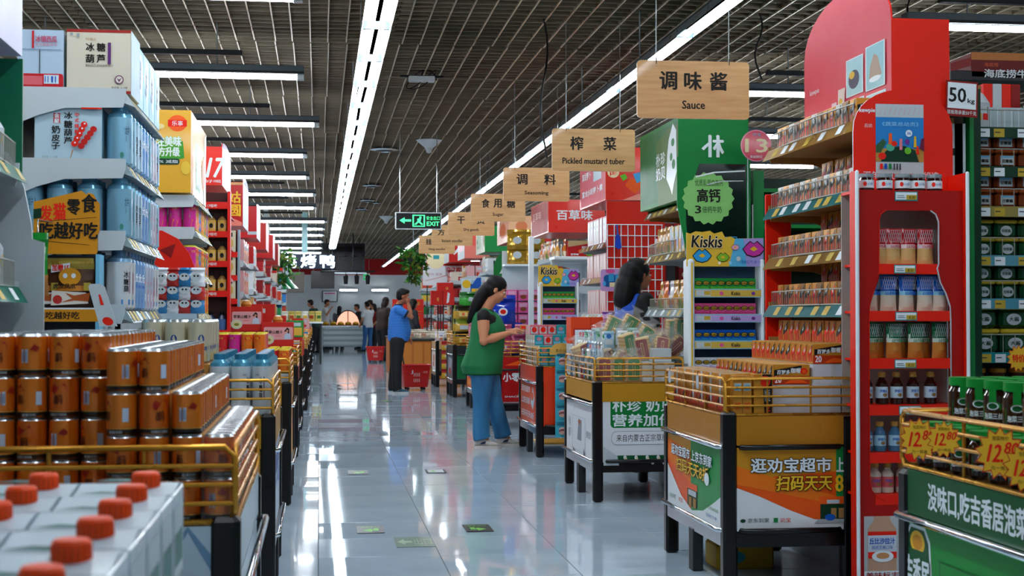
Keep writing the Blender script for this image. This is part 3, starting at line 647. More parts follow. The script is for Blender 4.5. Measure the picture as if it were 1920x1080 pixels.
# ================================================================ sauce side, nearest shelves and bins
# --- curry box
cg = M('#c98a2a', .35, .25); cor = M('#b83408', .4); BD = M('#a8691c', .4, .2)
curry_f = [('r', 0, 0, 1, .55, M('#c98a2a', .4)), ('p', [(.1, .05), (.35, .1), (.5, .05), (.75, .12), (.95, .04), (.9, .38), (.75, .62), (.6, .66), (.3, .4), (.1, .34)], cor), ('p', [(.15, .12), (.2, .36), (.28, .36), (.24, .1)], ORANGE), ('p', [(.5, .12), (.55, .4), (.64, .4), (.6, .1)], ORANGE), ('p', [(.05, .5), (.82, .88), (.82, .56), (.05, .3)], TXT), ('p', [(.42, .5), (.7, .62), (.7, .78), (.42, .64)], OFFW), ('e', .9, .88, .07, .06, DGREEN)]
curry_f2 = [it if it[0] != 'p' or it[2] is not TXT else ('p', it[1], RED) for it in curry_f]
curry_s = [('r', 0, 0, 1, .42, cor), ('p', [(.03, .42), (.78, .72), (.78, .95), (.03, .72)], TXT), ('e', .84, .66, .1, .16, RED), ('e', .84, .64, .05, .09, ORANGE), ('o', '百梦多', .1, .5, .45, .72, WHITE, BLACK, .15), ('b', '咖喱', .48, .56, .74, .82, WHITE, None, .1), ('o', '20', .05, .08, .22, .4, WHITE, RED), ('p', [(.3, .06), (.55, .3), (.8, .22), (.95, .06)], ORANGE)]
curry = p_box('curry_box', 'curry box', .064, .125, .086, cg, {'f': curry_f, 'l': curry_s, 'r': curry_s, 't': [('r', .1, .2, .9, .5, M('#d9b86a', .4))]})
curry2 = p_box('curry_box', 'curry box', .064, .125, .086, cg, {'f': curry_f2, 'l': curry_s, 'r': curry_s, 't': [('r', .1, .2, .9, .5, M('#d9b86a', .4))]})
currys = p_box('curry_box', 'curry box', .17, .06, .092, cg, {'f': curry_s, 'l': curry_f, 't': [('r', .1, .2, .9, .5, M('#d9b86a', .4))]})
def rec(art_, gold, ora, sil):
    out = []
    for it in art_:
        it = list(it)
        for q, x in enumerate(it):
            if x is cor: it[q] = ora
        out.append(tuple(it))
    out[0] = ('r', 0, 0, 1, .55, sil); return out
currya = p_box('curry_box', 'curry box', .064, .125, .086, M('#a9aaa4', .35, .3), {'f': rec(curry_f, 0, M('#c8742a', .4), M('#b9bab4', .4)), 'l': curry_s, 'r': curry_s})
curryb = p_box('curry_box', 'curry box', .064, .125, .086, M('#8a5a12', .35, .3), {'f': rec(curry_f, 0, M('#7a1e08', .4), M('#5a3208', .4)), 'l': curry_s, 'r': curry_s})
# curry shelf unit
zn = zone((1.845, 5.0), (2.357, 6.182), 1.288, 0.343)
lv = [(1.862, .4, M('#c79a4a', .3, .3), .065, KRAFT), (1.622, .4, TEAL, .065, KRAFT), (1.42, .4, M('#b58a3a', .3, .3), .06, KRAFT), (1.227, .4, TEAL, .06, KRAFT), (1.085, .4, RED, 0, KRAFT)]
endcap(1, 1.845, 5.0, .96, .4, lv, 'tall shelf of curry boxes with red edge panels behind the curry bin', back=M('#8a6a38', .6), panels=RED, post=OFFW, ztop=1.862, panel_z=1.69)
for li, (z, dd, *_r) in enumerate(lv):
    w_ = ', shelf %s of the curry unit' % NUM[li]
    grid_goods([[curry, curryb, currya, curry2], [currya, curryb, currya, curry], [curry, curry2, curryb], [curry2, curry, curryb], [curry2, curry2, curry]][li], 1.93, .135, 1, 5.06, .067, 13, z + .002, -PI / 2, 'gold curry box standing up', w_, 'curry boxes on the curry unit', .002)
    grid_goods([curryb, curry2, curry], 2.07, .135, 1, 5.07, .07, 12, z + .002, -PI / 2, 'rear row curry box', w_, 'curry boxes on the curry unit, back row', .003)
    if li in (1, 2, 3): grid_goods([curry, curry2], 2.07, .135, 1, 5.25, .07, 8, z + .09, -PI / 2, 'curry box stacked on the rear row', w_, 'curry boxes on the curry unit, upper', .003)
# red arch topper
PINK_SHEEN = M('#e04a58', .42)  # pink of reflected light painted into the red topper's side
fd = [('r', 0, 0, 1, 1, M('#9fd0dc', .3))]
sa = [('r', .53, .03, .72, .34, WHITE), ('r', .54, .04, .71, .33, M('#8cc4cc', .3)), ('e', .62, .17, .06, .09, ORANGE), ('e', .64, .2, .04, .05, GREEN),
      ('r', .75, .0, .95, .32, WHITE), ('r', .76, .01, .94, .31, M('#a8d4da', .3)), ('p', [(.8, .05), (.92, .22), (.9, .27), (.79, .12)], DGREEN),
      ('r', .53, .38, .72, .78, WHITE), ('r', .54, .39, .71, .77, M('#a8d4da', .3)), ('e', .62, .55, .06, .1, M('#3b3a55', .4)), ('e', .6, .6, .03, .04, YEL),
      ('r', .75, .36, .95, .82, WHITE), ('r', .76, .37, .94, .81, M('#8cc4cc', .3)), ('p', [(.79, .48), (.92, .48), (.88, .68), (.84, .72), (.8, .6)], M('#b9a08c', .5)), ('e', .85, .46, .06, .03, WHITE),
      ('r', .26, -.02, .3, .18, M('#3b6b98', .3)), ('r', .31, -.02, .36, .26, M('#b9d0e0', .3)), ('r', .37, -.02, .43, .38, M('#e4c3cf', .3)), ('p', [(.44, -.02), (.5, -.02), (.53, .5), (.45, .5)], M('#e8d6cc', .3)), ('e', .48, .36, .02, .04, YEL),
      ('t', 'kewpie', .1, .55, .22, .63, WHITE), ('t', '丘比', .12, .28, .2, .35, WHITE)]
topbox(1, 1.965, 4.95, 5.85, 1.868, 2.215, .21, 'big red arched topper with food photos above the curry shelf', RED, [], sa, PINK_SHEEN, arch=.2)
settle(zn); zn = zone((2.0, 4.6), (2.576, 5.925), 1.288, 0.343)
# --- red mayonnaise display on the end of the curry unit
Yf = 4.60; s_ = FPX / dep(2.0, Yf); kx = lambda px: uX(px, Yf); kz = lambda py: uZ(py, 2.0, Yf)
t = thing('bottle_shaped_display', 'red display rack with bottle shaped opening full of sauces', 'display rack', (2.0, Yf + .08, 0))
Xa, Xb = kx(1606), kx(1806); zt_ = kz(357)
prof = [(357, None), (393, None), (395, 1662, 1745), (402, 1652, 1755), (415, 1649, 1760), (495, 1648, 1760), (503, 1649, 1757), (512, 1648, 1759), (530, 1645, 1763), (550, 1637, 1773), (575, 1630, 1781), (600, 1629, 1782), (900, 1629, 1782), (918, 1633, 1778), (932, 1645, 1766), (938, 1660, 1750)]
m = MB(); ft = .006
def slabx(m, xa, xb, za, zb, mat): m.box(xa, Yf, za, xb, Yf + ft, zb, mat)
PLR = M('#a80800', .42, spec=.3)
slabx(m, Xa, Xb, kz(395), zt_, PLR); slabx(m, Xa, Xb, .0, kz(938), PLR)
holeL = []; holeR = []
for a, b in zip(prof[2:-1], prof[3:]):
    za, zb = kz(a[0]), kz(b[0]); la, ra, lb, rb = kx(a[1]), kx(a[2]), kx(b[1]), kx(b[2])
    fr = (Vector((0, Yf, 0)), X_, Z_, -Y_)
    m.prism(fr, [(Xa, zb), (lb, zb), (la, za), (Xa, za)], PLR, t=ft); m.prism(fr, [(rb, zb), (Xb, zb), (Xb, za), (ra, za)], PLR, t=ft)
    holeL.append((la, za)); holeR.append((ra, za))
holeL.append((kx(1660), kz(938))); holeR.append((kx(1750), kz(938)))
m.art((Vector((kx(1618), Yf, kz(1085))), X_, Z_, -Y_), kx(1686) - kx(1618), kz(966) - kz(1085), [('r', 0, 0, 1, 1, M('#b9bdbf', .4)), ('r', 0, 0, 1, .14, WHITE), ('b', '美味标志', .05, .02, .95, .12, DRED), ('p', [(.1, .14), (.88, .14), (.88, .8), (.72, .93), (.72, 1), (.26, 1), (.26, .93), (.1, .8)], M('#c49a80', .3)), ('r', .1, .34, .88, .76, M('#c9d4de', .3)), ('r', .1, .7, .88, .76, RED), ('b', '丘比沙拉汁', .14, .56, .84, .66, BLUE), ('t', '焙煎芝麻口味', .2, .48, .78, .54, BLUE), ('r', .1, .34, .88, .44, RED), ('e', .5, .37, .3, .09, WHITE), ('e', .5, .38, .18, .05, M('#c98e5a', .5))])
bw(m, 'front_plate', t)
m = MB(); m.tube([(x, Yf - .002, z) for x, z in holeR], .0028, OFFW, 4).tube([(x, Yf - .002, z) for x, z in holeL], .0015, RED, 4); bw(m, 'opening_trim', t)
for xa, xb in ((Xa - .012, Xa), (Xb, Xb + .012)): bw(MB().bbox(xa, Yf - .03, 0, xb, Yf - .018, uZ(322, 2, Yf), WHITE, .004).box(xa + .001, Yf - .017, 0, xb - .001, Yf + (.03 if xa < 2 else .12), uZ(324, 2, Yf), RED), 'side_panel', t)
bw(MB().box(Xa, Yf + .135, 0, Xb, Yf + .14, zt_, M('#a9a49a', .5)).box(Xa, Yf + ft, zt_ - .01, Xb, Yf + .14, zt_, RED), 'back_panel', t)
# arched header with poster
Yh = Yf + .125; xh0, xh1 = uX(1601, Yh), uX(1788, Yh); zh = uZ(250, 2, Yh); W = xh1 - xh0; R = W / 2
m = MB(); fr = (Vector((xh0, Yh, zt_)), X_, Z_, -Y_); H = zh - zt_; top = uZ(168, 2, Yh) - zt_
m.prism(fr, [(0, 0), (W, 0), (W, H)] + [(R + R * math.cos(a), H + (top - H) * math.sin(a) ** .85) for a in [PI * k / 16 for k in range(1, 16)]] + [(0, H)], RED, t=.006, side=WHITE)
pa, pb = (uX(1643, Yh) - xh0), (uX(1733, Yh) - xh0); za, zb = uZ(326, 2, Yh) - zt_, uZ(196, 2, Yh) - zt_
pf = (fr[0] + X_ * pa + Z_ * za - Y_ * .001, X_, Z_, -Y_)
m.art(pf, pb - pa, zb - za, [('r', 0, 0, 1, 1, OFFW), ('r', 0, .17, 1, .81, M('#1f7fc6', .4)), ('r', 0, .17, 1, .36, M('#b8893d', .5)), ('p', [(.1, .17), (.9, .17), (.82, .34), (.6, .4), (.35, .38), (.2, .32)], DGREEN), ('p', [(0, .4), (.15, .5), (.22, .45), (.1, .3), (0, .3)], M('#2d5a38', .5)), ('e', .3, .38, .09, .06, M('#4fb08e', .4)), ('e', .13, .25, .08, .05, RED), ('p', [(.26, .42), (.34, .42), (.33, .58), (.27, .58)], ORANGE), ('e', .38, .43, .06, .04, RED), ('e', .65, .46, .05, .04, PURPLE), ('e', .66, .33, .07, .05, LGREEN), ('p', [(.84, .28), (.9, .28), (.88, .4), (.84, .4)], RED), ('p', [(.9, .36), (1, .32), (1, .52), (.94, .5)], M('#6c1838', .5)), ('p', [(.78, .38), (.84, .38), (.83, .54), (.79, .54)], YEL), ('e', .68, .58, .07, .05, WHITE), ('b', '36', .64, .56, .72, .6, BLUE), ('r', .48, .34, .54, .5, M('#d67a8a', .4)), ('t', '《蔬菜总动员》', .12, .68, .88, .74, M('#9ad0ec', .4)),
    ('r', .07, .06, .13, .14, RED), ('r', .16, .06, .22, .14, BLUE), ('r', .25, .06, .31, .14, GREEN), ('r', .35, .05, .38, .14, DKGREY), ('r', .41, .05, .44, .14, DKGREY), ('r', .47, .05, .5, .14, DKGREY)] + [('p', [(.05 + .1 * k, .84), (.1 + .1 * k, .95), (.11 + .1 * k, .95), (.06 + .1 * k, .84)], M('#d9a2a8', .5)) for k in range(9)])
m.text(fr, 'kewpie', uX(1613, Yh) - xh0, uZ(214, 2, Yh) - zt_, uX(1642, Yh) - xh0, uZ(204, 2, Yh) - zt_, WHITE, .001, .02)
m.text(fr, '丘比', uX(1622, Yh) - xh0, uZ(240, 2, Yh) - zt_, uX(1637, Yh) - xh0, uZ(233, 2, Yh) - zt_, WHITE, .001)
m.text(fr, '百年 酱心    丘比缔造', uX(1620, Yh) - xh0, uZ(336, 2, Yh) - zt_, uX(1762, Yh) - xh0, uZ(322, 2, Yh) - zt_, WHITE, .001)
bw(m, 'arched_header', t)
tagart = [('r', 0, 0, 1, 1, TEAL), ('r', .04, .12, .96, .9, WHITE), ('r', .5, .12, .96, .62, TAGY), ('r', .1, .3, .45, .36, DKGREY), ('r', .1, .5, .4, .56, DKGREY), ('t', '8.20', .62, .22, .88, .5, BLACK)]
kz_sh = [(495, 1648, 1761), (583, 1630, 1781), (672, 1629, 1782), (759, 1629, 1782), (848, 1629, 1782), (926, 1640, 1771)]
for i, (py, xa, xb) in enumerate(kz_sh):
    z = kz(py); m = MB().box(Xa + .01, Yf + ft + .002, z - .008, Xb - .01, Yf + .135, z, RED).box(kx(xa) , Yf - .001, z - .034, kx(xb), Yf + ft + .001, z, RED)
    if i < 4: m.art((Vector((kx([1676, 1678, 1676, 1684][i]), Yf - .002, z - .032)), X_, Z_, -Y_), .076, .029, tagart, .001)
    bw(m, 'shelf', t)
m = MB(); m.art((Vector((kx(1678), Yf - .002, kz(377))), X_, Z_, -Y_), .08, .031, tagart, .001); bw(m, 'price_tag', t)
def mayo(c1, c2, c3, seed, txt):
    net = M(c1, .25, coat=.5)
    a = []
    NL = M('#c9cfd4', .4)
    for k in range(7):
        u = .02 + k * .12
        a += [('p', [(u, .6), (u + .2, .96), (u + .214, .96), (u + .014, .6)], NL), ('p', [(u + .2, .6), (u, .96), (u + .014, .96), (u + .214, .6)], NL)]
    return p_bag('sauce_pouch', 'sauce pouch', .056, .12, .036, [(.42, M(c2, .3, coat=.4)), (.56, M(c3, .35)), (1, net)], arts=a[::1] + [('b', txt, .2, .45, .85, .54, M(c1, .4))], seed=seed, n=6)
for si, (c1, c2, c3, txt, nm, xs) in enumerate([('#b3121a', '#d9b170', '#e5cfd0', '丘比沙拉酱', 'red netted', (1655, 1668, 1683, 1696, 1712, 1727, 1744)), ('#0f55b8', '#d8cdb8', '#7fc0dc', '丘比蛋黄酱', 'blue netted', (1640, 1656, 1674, 1691, 1708, 1726, 1743, 1758, 1772)), ('#0b6a3c', '#c07a2c', '#c8d8cc', '丘比千岛酱', 'green netted', (1638, 1660, 1684, 1705, 1725, 1748, 1770))]):
    sp = [mayo(c1, c2, c3, 5 + si * 3 + q, txt) for q in range(2)]
    for k, px in enumerate(xs):
        spawn(sp[k % 2], '%s clear sauce pouch, %s along its shelf in the red display' % (nm, nth(k)), (kx(px), Yf + .04 + .045 * (k % 2) , kz(kz_sh[si][0])), random.uniform(-.15, .15), 'sauce pouches in the red display')
def sbottle(cap, glass, lab, h=.108, r=.021, txt='沙拉汁'):
    return p_lathe('sauce_bottle', 'sauce bottle', [(0, 0, M(glass, .1, coat=.6)), (r, .002, M(glass, .1, coat=.6)), (r, h * .2, M(lab, .4)), (r, h * .55, M(glass, .1, coat=.6)), (r * .95, h * .64, M(glass, .1, coat=.6)), (r * .5, h * .8, M(glass, .1, coat=.6)), (r * .5, h * .84, M(cap, .35)), (r * .62, h * .85, M(cap, .35)), (r * .6, h, M(cap, .35)), (0, h)], 12, (r, h * .22, h * .53, [('b', txt, .15, .5, .85, .8, BLUE), ('e', .6, .25, .2, .18, M('#8a6a3a', .5))]))
b1 = sbottle('#c2913f', '#2b0f08', '#bcd4e2'); b2 = sbottle('#c2913f', '#3d6e8e', '#9cc6da', .1, .021); b3 = sbottle('#b9853a', '#c4b8a8', '#c9565a', .1, .021)
for k, px in enumerate((1634, 1663, 1691, 1722, 1755)): spawn(b1, 'dark sauce bottle with tan cap, %s along in the red display' % nth(k), (kx(px), Yf + .05, kz(759)), 0, 'dark sauce bottles in the red display')
for k, px in enumerate((1634, 1659, 1687, 1715, 1740, 1765)): spawn(b2, 'blue labelled dressing bottle, %s along in the red display' % nth(k), (kx(px), Yf + .05, kz(848)), 0, 'blue labelled bottles in the red display')
for k, px in enumerate((1650, 1673, 1700, 1725, 1750)): spawn(b3, 'red and white dressing bottle, %s along the lowest shelf of the red display' % nth(k), (kx(px), Yf + .05, kz(926)), 0, 'lowest bottles in the red display')
jar = p_lathe('sauce_jar', 'jar', [(0, 0, M('#2a0d08', .1, coat=.6)), (.027, 0, M('#2a0d08', .1, coat=.6)), (.027, .008, WHITE), (.027, .034, M('#2a0d08', .1, coat=.6)), (.024, .043, GREY), (.026, .044, GREY), (.026, .056, GREY), (0, .056)], 14, (.027, .008, .034, [('e', .25, .5, .12, .3, RED), ('t', '丘比果酱', .4, .35, .8, .65, BLUE)]))
for k, px in enumerate((1632, 1667, 1701, 1729, 1761)): spawn(jar, 'small dark jar with white label, %s in the row on the red display' % nth(k), (kx(px), Yf + .035, zt_), 0, 'jars on top of the red display')
# --- weight limit sign
q = P(1775, 216, 4.73); t = thing('weight_limit_sign', 'white and red 50 kg shelf limit sign tilted at the shelf end', 'sign', q)
m = MB(); fr = (Vector((0, 0, 0)), Vector((math.cos(.06), 0, -math.sin(.06))), Vector((math.sin(.03), 0, 1)).normalized(), -Y_); W, H = .115, .122
m.prism(fr, [(0, 0), (W, 0), (W, H), (0, H)], DRED, t=.003); m.art(fr, W, H, [('r', .05, .22, .95, .95, WHITE), ('b', '50', .1, .4, .62, .8, BLACK), ('b', 'kg', .68, .36, .9, .52, BLACK), ('t', '层板限承重50千克', .04, .05, .96, .17, WHITE)]); m.build('plate', t)
MB().box(.03, .003, .02, .05, .06, .06, DKGREY).build('clip', t)
settle(zn)
# --- green upright and tub shelves that face the camera
zn = zone((2.19, 5.03), (2.893, 6.221), 1.288, 0.343)
xu0, xu1 = 2.19, 2.255
t = thing('shelf_unit', 'green shelves of paste tubs beyond the red display', 'shelf unit', (3.0, 5.5, 0))
bw(MB().box(xu0, 5.03, 0, xu1, 5.07, 1.99, DGREEN).box(xu0 + .01, 5.0, 0, xu0 + .025, 5.03, 1.99, GREEN), 'upright', t)
bw(MB().box(xu1, 5.62, 0, 3.5, 5.66, 2.0, M('#1a2a22', .6)).box(xu0, 5.07, 0, xu0 + .02, 5.64, 1.99, M('#163a26', .6)), 'back_panel', t)
zs = [1.862, 1.722, 1.579, 1.404, 1.25, 1.058, .80]
sm_ = M('#244a36', .5)
for i, z in enumerate(zs):
    sh = bw(MB().box(xu1, 5.1, z - .02, 3.5, 5.62, z, M('#a8b4ae', .4) if i > 1 else sm_), 'shelf', t)
    c = [DGREEN, DGREEN, M('#9a8a4a', .3, .3), M('#5e9fb0', .3, .3), M('#4f98ac', .3, .3), TEAL, GREY][i]
    m = MB().box(xu1, 5.085, z - .036, 3.5, 5.1, z + .002, c)
    for q, a in enumerate((2.275, 2.33, 2.42)): m.art((Vector((a, 5.085, z - .034)), X_, Z_, -Y_), .04, .03, [('r', 0, 0, 1, 1, TAGY if (q + i) % 2 else WHITE), ('r', .1, .5, .6, .62, DKGREY)], .001)
    m.v = [(v[0] - 3, v[1] - 5.5, v[2]) for v in m.v]; m.build('price_strip', sh)
    m = MB(); m.tube([(xu1 + .01, 5.095, z + .065), (3.48, 5.095, z + .065)], .0022, WIREWH, 4)
    for k in range(27): m.tube([(xu1 + .02 + .045 * k, 5.095, z), (xu1 + .02 + .045 * k, 5.095, z + .065)], .0018, WIREWH, 3)
    m.v = [(v[0] - 3, v[1] - 5.5, v[2]) for v in m.v]; m.build('wire_fence', sh)
def tub(body, lid, lab, w, h, art):
    m = MB(); m.bbox(-w / 2, -w / 2, 0, w / 2, w / 2, h * .82, M(body, .25, coat=.4), w * .12); m.art(front(-w / 2, -w / 2, 0), w, h * .82, art, .001)
    l = MB().bbox(-w * .52, -w * .52, h * .8, w * .52, w * .52, h, M(lid, .3), w * .05)
    return ('paste_tub', 'tub', m.mesh('paste_tub'), [('lid', l.mesh('lid'))])
tb = tub('#7a3412', '#9a4a1a', '', .083, .066, [('r', .2, .2, .8, .8, OFFW), ('r', .2, .66, .8, .8, LBLUE), ('b', '豆瓣酱', .25, .34, .75, .56, TXT)])
tg = tub('#0b4426', '#b39a28', '', .083, .066, [('e', .5, .48, .27, .34, OFFW), ('b', '包饭酱', .3, .38, .7, .58, DGREEN)])
tg2 = tub('#0b4426', '#c4ab2c', '', .105, .085, [('e', .5, .48, .27, .3, OFFW), ('b', '大酱', .32, .38, .68, .6, DGREEN)])
jr = p_lathe('paste_jar', 'jar', [(0, 0, M('#3a1a08', .15, coat=.5)), (.034, 0, M('#3a1a08', .15, coat=.5)), (.034, .02, YEL), (.034, .06, M('#3a1a08', .15, coat=.5)), (.03, .085, GOLD), (.032, .087, GOLD), (.032, .1, GOLD), (0, .1)], 12)
for i, sp, dx, h in ((1, tb, .091, .066), (2, tb, .091, .066), (3, tg, .091, .066), (4, tg, .091, .066), (5, tg2, .113, .086)):
    nm = 'brown paste tub' if sp is tb else 'green paste tub with yellow lid'
    for lay in (0, 1):
        for k in range(8): spawn(sp, '%s, %s from the green upright, %s layer of shelf %s' % (nm, nth(k), ['lower', 'upper'][lay], NUM[i]), (xu1 + .05 + dx * k, 5.16 if lay == 0 else 5.17, zs[i] + h * lay), 0, 'paste tubs on the green shelves')
for k in range(6): spawn(jr, 'dark paste jar with gold lid, %s from the green upright on the lowest shelf' % nth(k), (xu1 + .045 + .078 * k, 5.17, .80), 0, 'paste jars on the lowest green shelf')
for k in range(6): spawn(jr, 'dark paste jar with gold lid, second layer, %s from the green upright' % nth(k), (xu1 + .045 + .078 * k, 5.17, .90), 0, 'paste jars on the lowest green shelf')
tb_l = tub('#12301e', '#12301e', '', .075, .05, [('e', .5, .5, .34, .4, OFFW)])
spawn(tb_l, 'lone dark tub at the back of the shelf above the green paste tubs', (2.36, 5.45, zs[4]), 0)
jug = p_lathe('white_jug', 'jug', [(0, 0, OFFW), (.05, .004, OFFW), (.052, .03, OFFW), (.052, .1, OFFW), (.03, .135, OFFW), (.022, .14, KRAFT), (.022, .165, KRAFT), (0, .165)], 16, (.052, .03, .09, [('r', .2, .1, .8, .9, DGREEN), ('r', .3, .1, .5, .5, YEL), ('r', .55, .1, .78, .5, RED)]))
for k, xx in enumerate((2.315, 2.56)): spawn(jug, 'white plastic jug with tan cap on the top green shelf, %s' % ('beside the limit sign' if k == 0 else 'partly out of view'), (xx, 5.2, 1.862))
bk = p_box('white_crate', 'crate', .15, .2, .09, M('#aebfc4', .4), {'f': [('r', .05 + .18 * k, .1, .07 + .18 * k, .95, WHITE) for k in range(6)]})
spawn(bk, 'white slatted crate on the top green shelf behind the jug', (2.44, 5.3, 1.862))
for k in range(4): spawn(p_box('packet', 'packet', .035, .12, .09, [RED, OFFW, RED, DRED][k]), 'upright %s packet in the white crate, %s along' % (['red', 'white', 'bright red', 'dark red'][k], nth(k)), (2.385 + .036 * k, 5.3, 1.955))
settle(zn)
a = P(1785, 150, 8.2); t = thing('carton_topper', 'dark red carton with orange photo strip over the green shelves', 'carton', (a.x, 8.2, a.z))
m = MB().bbox(0, 0, 0, 1.3, .4, .06, DKGREY).bbox(0.13, 0, .02, 1.3, .4, .17, M('#6e0a0c', .5)); m.prism(front(.13, -.001, .125), [(0, 0), (1.17, 0), (1.17, .045), (0, .045)], M('#c47a3a', .5)).text(front(.13, -.001, .02), '海底捞', .08, .065, .17, .09, ORANGE, .001).text(front(.13, -.001, .02), '海底捞牛油', .08, .0, .42, .05, WHITE, .001, .02)
m.prism((Vector((0, 0, 0)), X_, Z_, -Y_), [(0, .05), (.13, .09), (.13, .14), (0, .1)], DRED, off=.0).build('carton', t)
MB().box(.2, .15, -2.0, .24, .2, 0, DKGREY).box(1.2, .15, -2.0, 1.24, .2, 0, DKGREY).build('upright', t)
t.location.z = a.z
# --- pickled vegetable bin nearest the camera on the sauce side
G1 = M('#04892e', .4); G2 = M('#015324', .4)
zn = zone((1.69, 3.0), (1.656, 2.81), 1, 0)
sart = [('p', [(.02, .38), (.15, .38), (.17, .55), (.16, .85), (.13, .95), (.04, .95), (.01, .85), (0.0, .55)], WHITE), ('p', [(.028, .41), (.142, .41), (.16, .56), (.15, .83), (.125, .925), (.045, .925), (.02, .83), (.01, .56)], G2), ('e', .085, .82, .045, .09, YEL), ('e', .085, .82, .03, .06, M('#d08a1c', .5)), ('r', .02, .62, .15, .76, G2), ('o', '吉香居', .012, .44, .158, .7, WHITE, G2), ('r', .22, .1, .62, .74, G2), ('r', .225, .1, .615, .73, G1)]
cart(1, 1.69, 3.0, 4.2, 'green bin of jarred pickles with yellow star price tags', band=G2, fcol=G1, scol=G1, sart=sart, sbandart=[('b', '没味口,吃吉香居泡菜', .13, .2, .66, .8, WHITE)])
dj = M('#2a1206', .12, coat=.7)
pj = p_lathe('pickle_jar', 'jar', [(0, 0, dj), (.04, 0, dj), (.045, .01, dj), (.045, .085, dj), (.036, .1, G1), (.042, .102, G1), (.042, .125, G1), (0, .125)], 14, (.045, .01, .095, [('p', [(.1, .1), (.9, .1), (.9, .55), (.62, .7), (.62, 1.1), (.38, 1.1), (.38, .7), (.1, .55)], G1), ('b', '泡菜三丝', .18, .15, .82, .34, WHITE), ('e', .5, .56, .2, .12, WHITE), ('e', .5, .56, .15, .09, G2)]))
for k in range(2):
    for i in range(3 if k else 4):
        for j in range(9): spawn(pj, 'dark pickle jar in green sleeve, %s from the far rim, %s row, %s layer' % (nth(j), nth(i), ['lower', 'upper'][k]), (1.765 + .095 * (i + 1 * k), 4.12 - .11 * j, .764 + .126 * k), -.75 + random.uniform(-.3, .3), 'jars in the green pickle bin')
bw(MB().box(2.19, 3.05, .76, 2.25, 4.15, .87, M('#cfd3d4', .6)), 'inner_tray', [o for o in COL.objects if o.get('label', '').startswith('green bin of jarred')][0])
settle(zn)
STY = M('#e8b52a', .5); STR = M('#c8321a', .5)
def star(r): return [((r if k % 2 == 0 else r * .74) * math.cos(PI * k / 13 + .1), (r if k % 2 == 0 else r * .74) * 1.08 * math.sin(PI * k / 13 + .1)) for k in range(26)]
def star_tag(px, py, X, r, lab, fr=None, txt=True, Y=None):
    if fr is None:
        u = (px - 960) / FPX; Y = X * (math.cos(YAW) - u * math.sin(YAW)) / (math.sin(YAW) + u * math.cos(YAW)); z = uZ(py, X, Y); fr = (Vector((0, 0, 0)), Vector((.8, -.6, 0)), Z_, Vector((-.6, -.8, 0))); loc = (X, Y, z)
    else: q = P(px, py, Y); loc = q
    m = MB().prism(fr, star(r), STR, t=.0008); m.prism(fr, star(r * .93), STY, off=.0006)
    if txt: m.text(fr, '12.', -r * .5, -r * .35, r * .1, r * .35, RED, .0012, .01, .2).text(fr, '80', r * .15, .0, r * .65, r * .45, RED, .0012, .01, .2).text(fr, '泡菜特价', -r * .3, r * .5, r * .35, r * .68, TXT, .0012).text(fr, '元一瓶装', -r * .35, -r * .66, r * .4, -r * .5, TXT, .0012)
    else: m.text(fr, '特价', -r * .5, -r * .3, r * .5, r * .3, RED, .0012, .02)
    tag(m.build('price_star', None, loc), lab, 'price tag', 'yellow star price tags')
for k, (px, py, r) in enumerate(((1722, 824, .056), (1768, 824, .046), (1873, 850, .06), (1922, 878, .054))): star_tag(px, py, 1.612 - .004 * k, r, 'yellow star price tag on the pickle bin basket, %s from its far corner' % nth(k))
star_tag(1909, 672, 0, .058, 'yellow star tag hanging on the green paste tub shelf', front(0, 0, 0), False, 6.2)
# --- curry bin
OG = M('#e8560c', .35); GR = M('#0f8a3c', .35); AR_W = M('#dfe4e6', .4)
adv = [('r', 0, 0, 1, 1, OG), ('p', [(0, .62), (0, 1), (.5, 1), (.5, .62)], M('#d9961c', .4)), ('p', [(0, .62), (.5, .38), (.5, .8), (0, .9)], M('#ea7412', .4)), ('p', [(.5, 0), (1, .3), (1, 1), (.48, 1), (.48, .1)], GR), ('p', [(0, 0), (0, .58), (.3, .18), (.5, .05), (.7, .12), (.88, .28), (1, .4), (1, 0)], AR_W), ('r', .42, .1, .6, .38, DGREEN), ('r', .42, .32, .6, .4, ORANGE), ('r', .44, .24, .58, .31, OFFW), ('r', .45, .1, .5, .22, KRAFT), ('r', .53, .1, .58, .22, KRAFT),
       ('t', '京东到家', .08, .09, .2, .15, GREEN), ('t', '劝宝', .26, .09, .34, .15, RED), ('t', '天天优惠 品质到家', .74, .18, .96, .22, GREEN), ('t', '扫码下单', .76, .08, .94, .12, BLUE),
       ('o', '逛劝宝超市 上京东到家', .12, .7, .86, .84, WHITE, BLACK), ('o', '扫码天天8折', .22, .5, .8, .68, YEL, BLACK, .12), ('e', .78, .54, .04, .08, WHITE)]
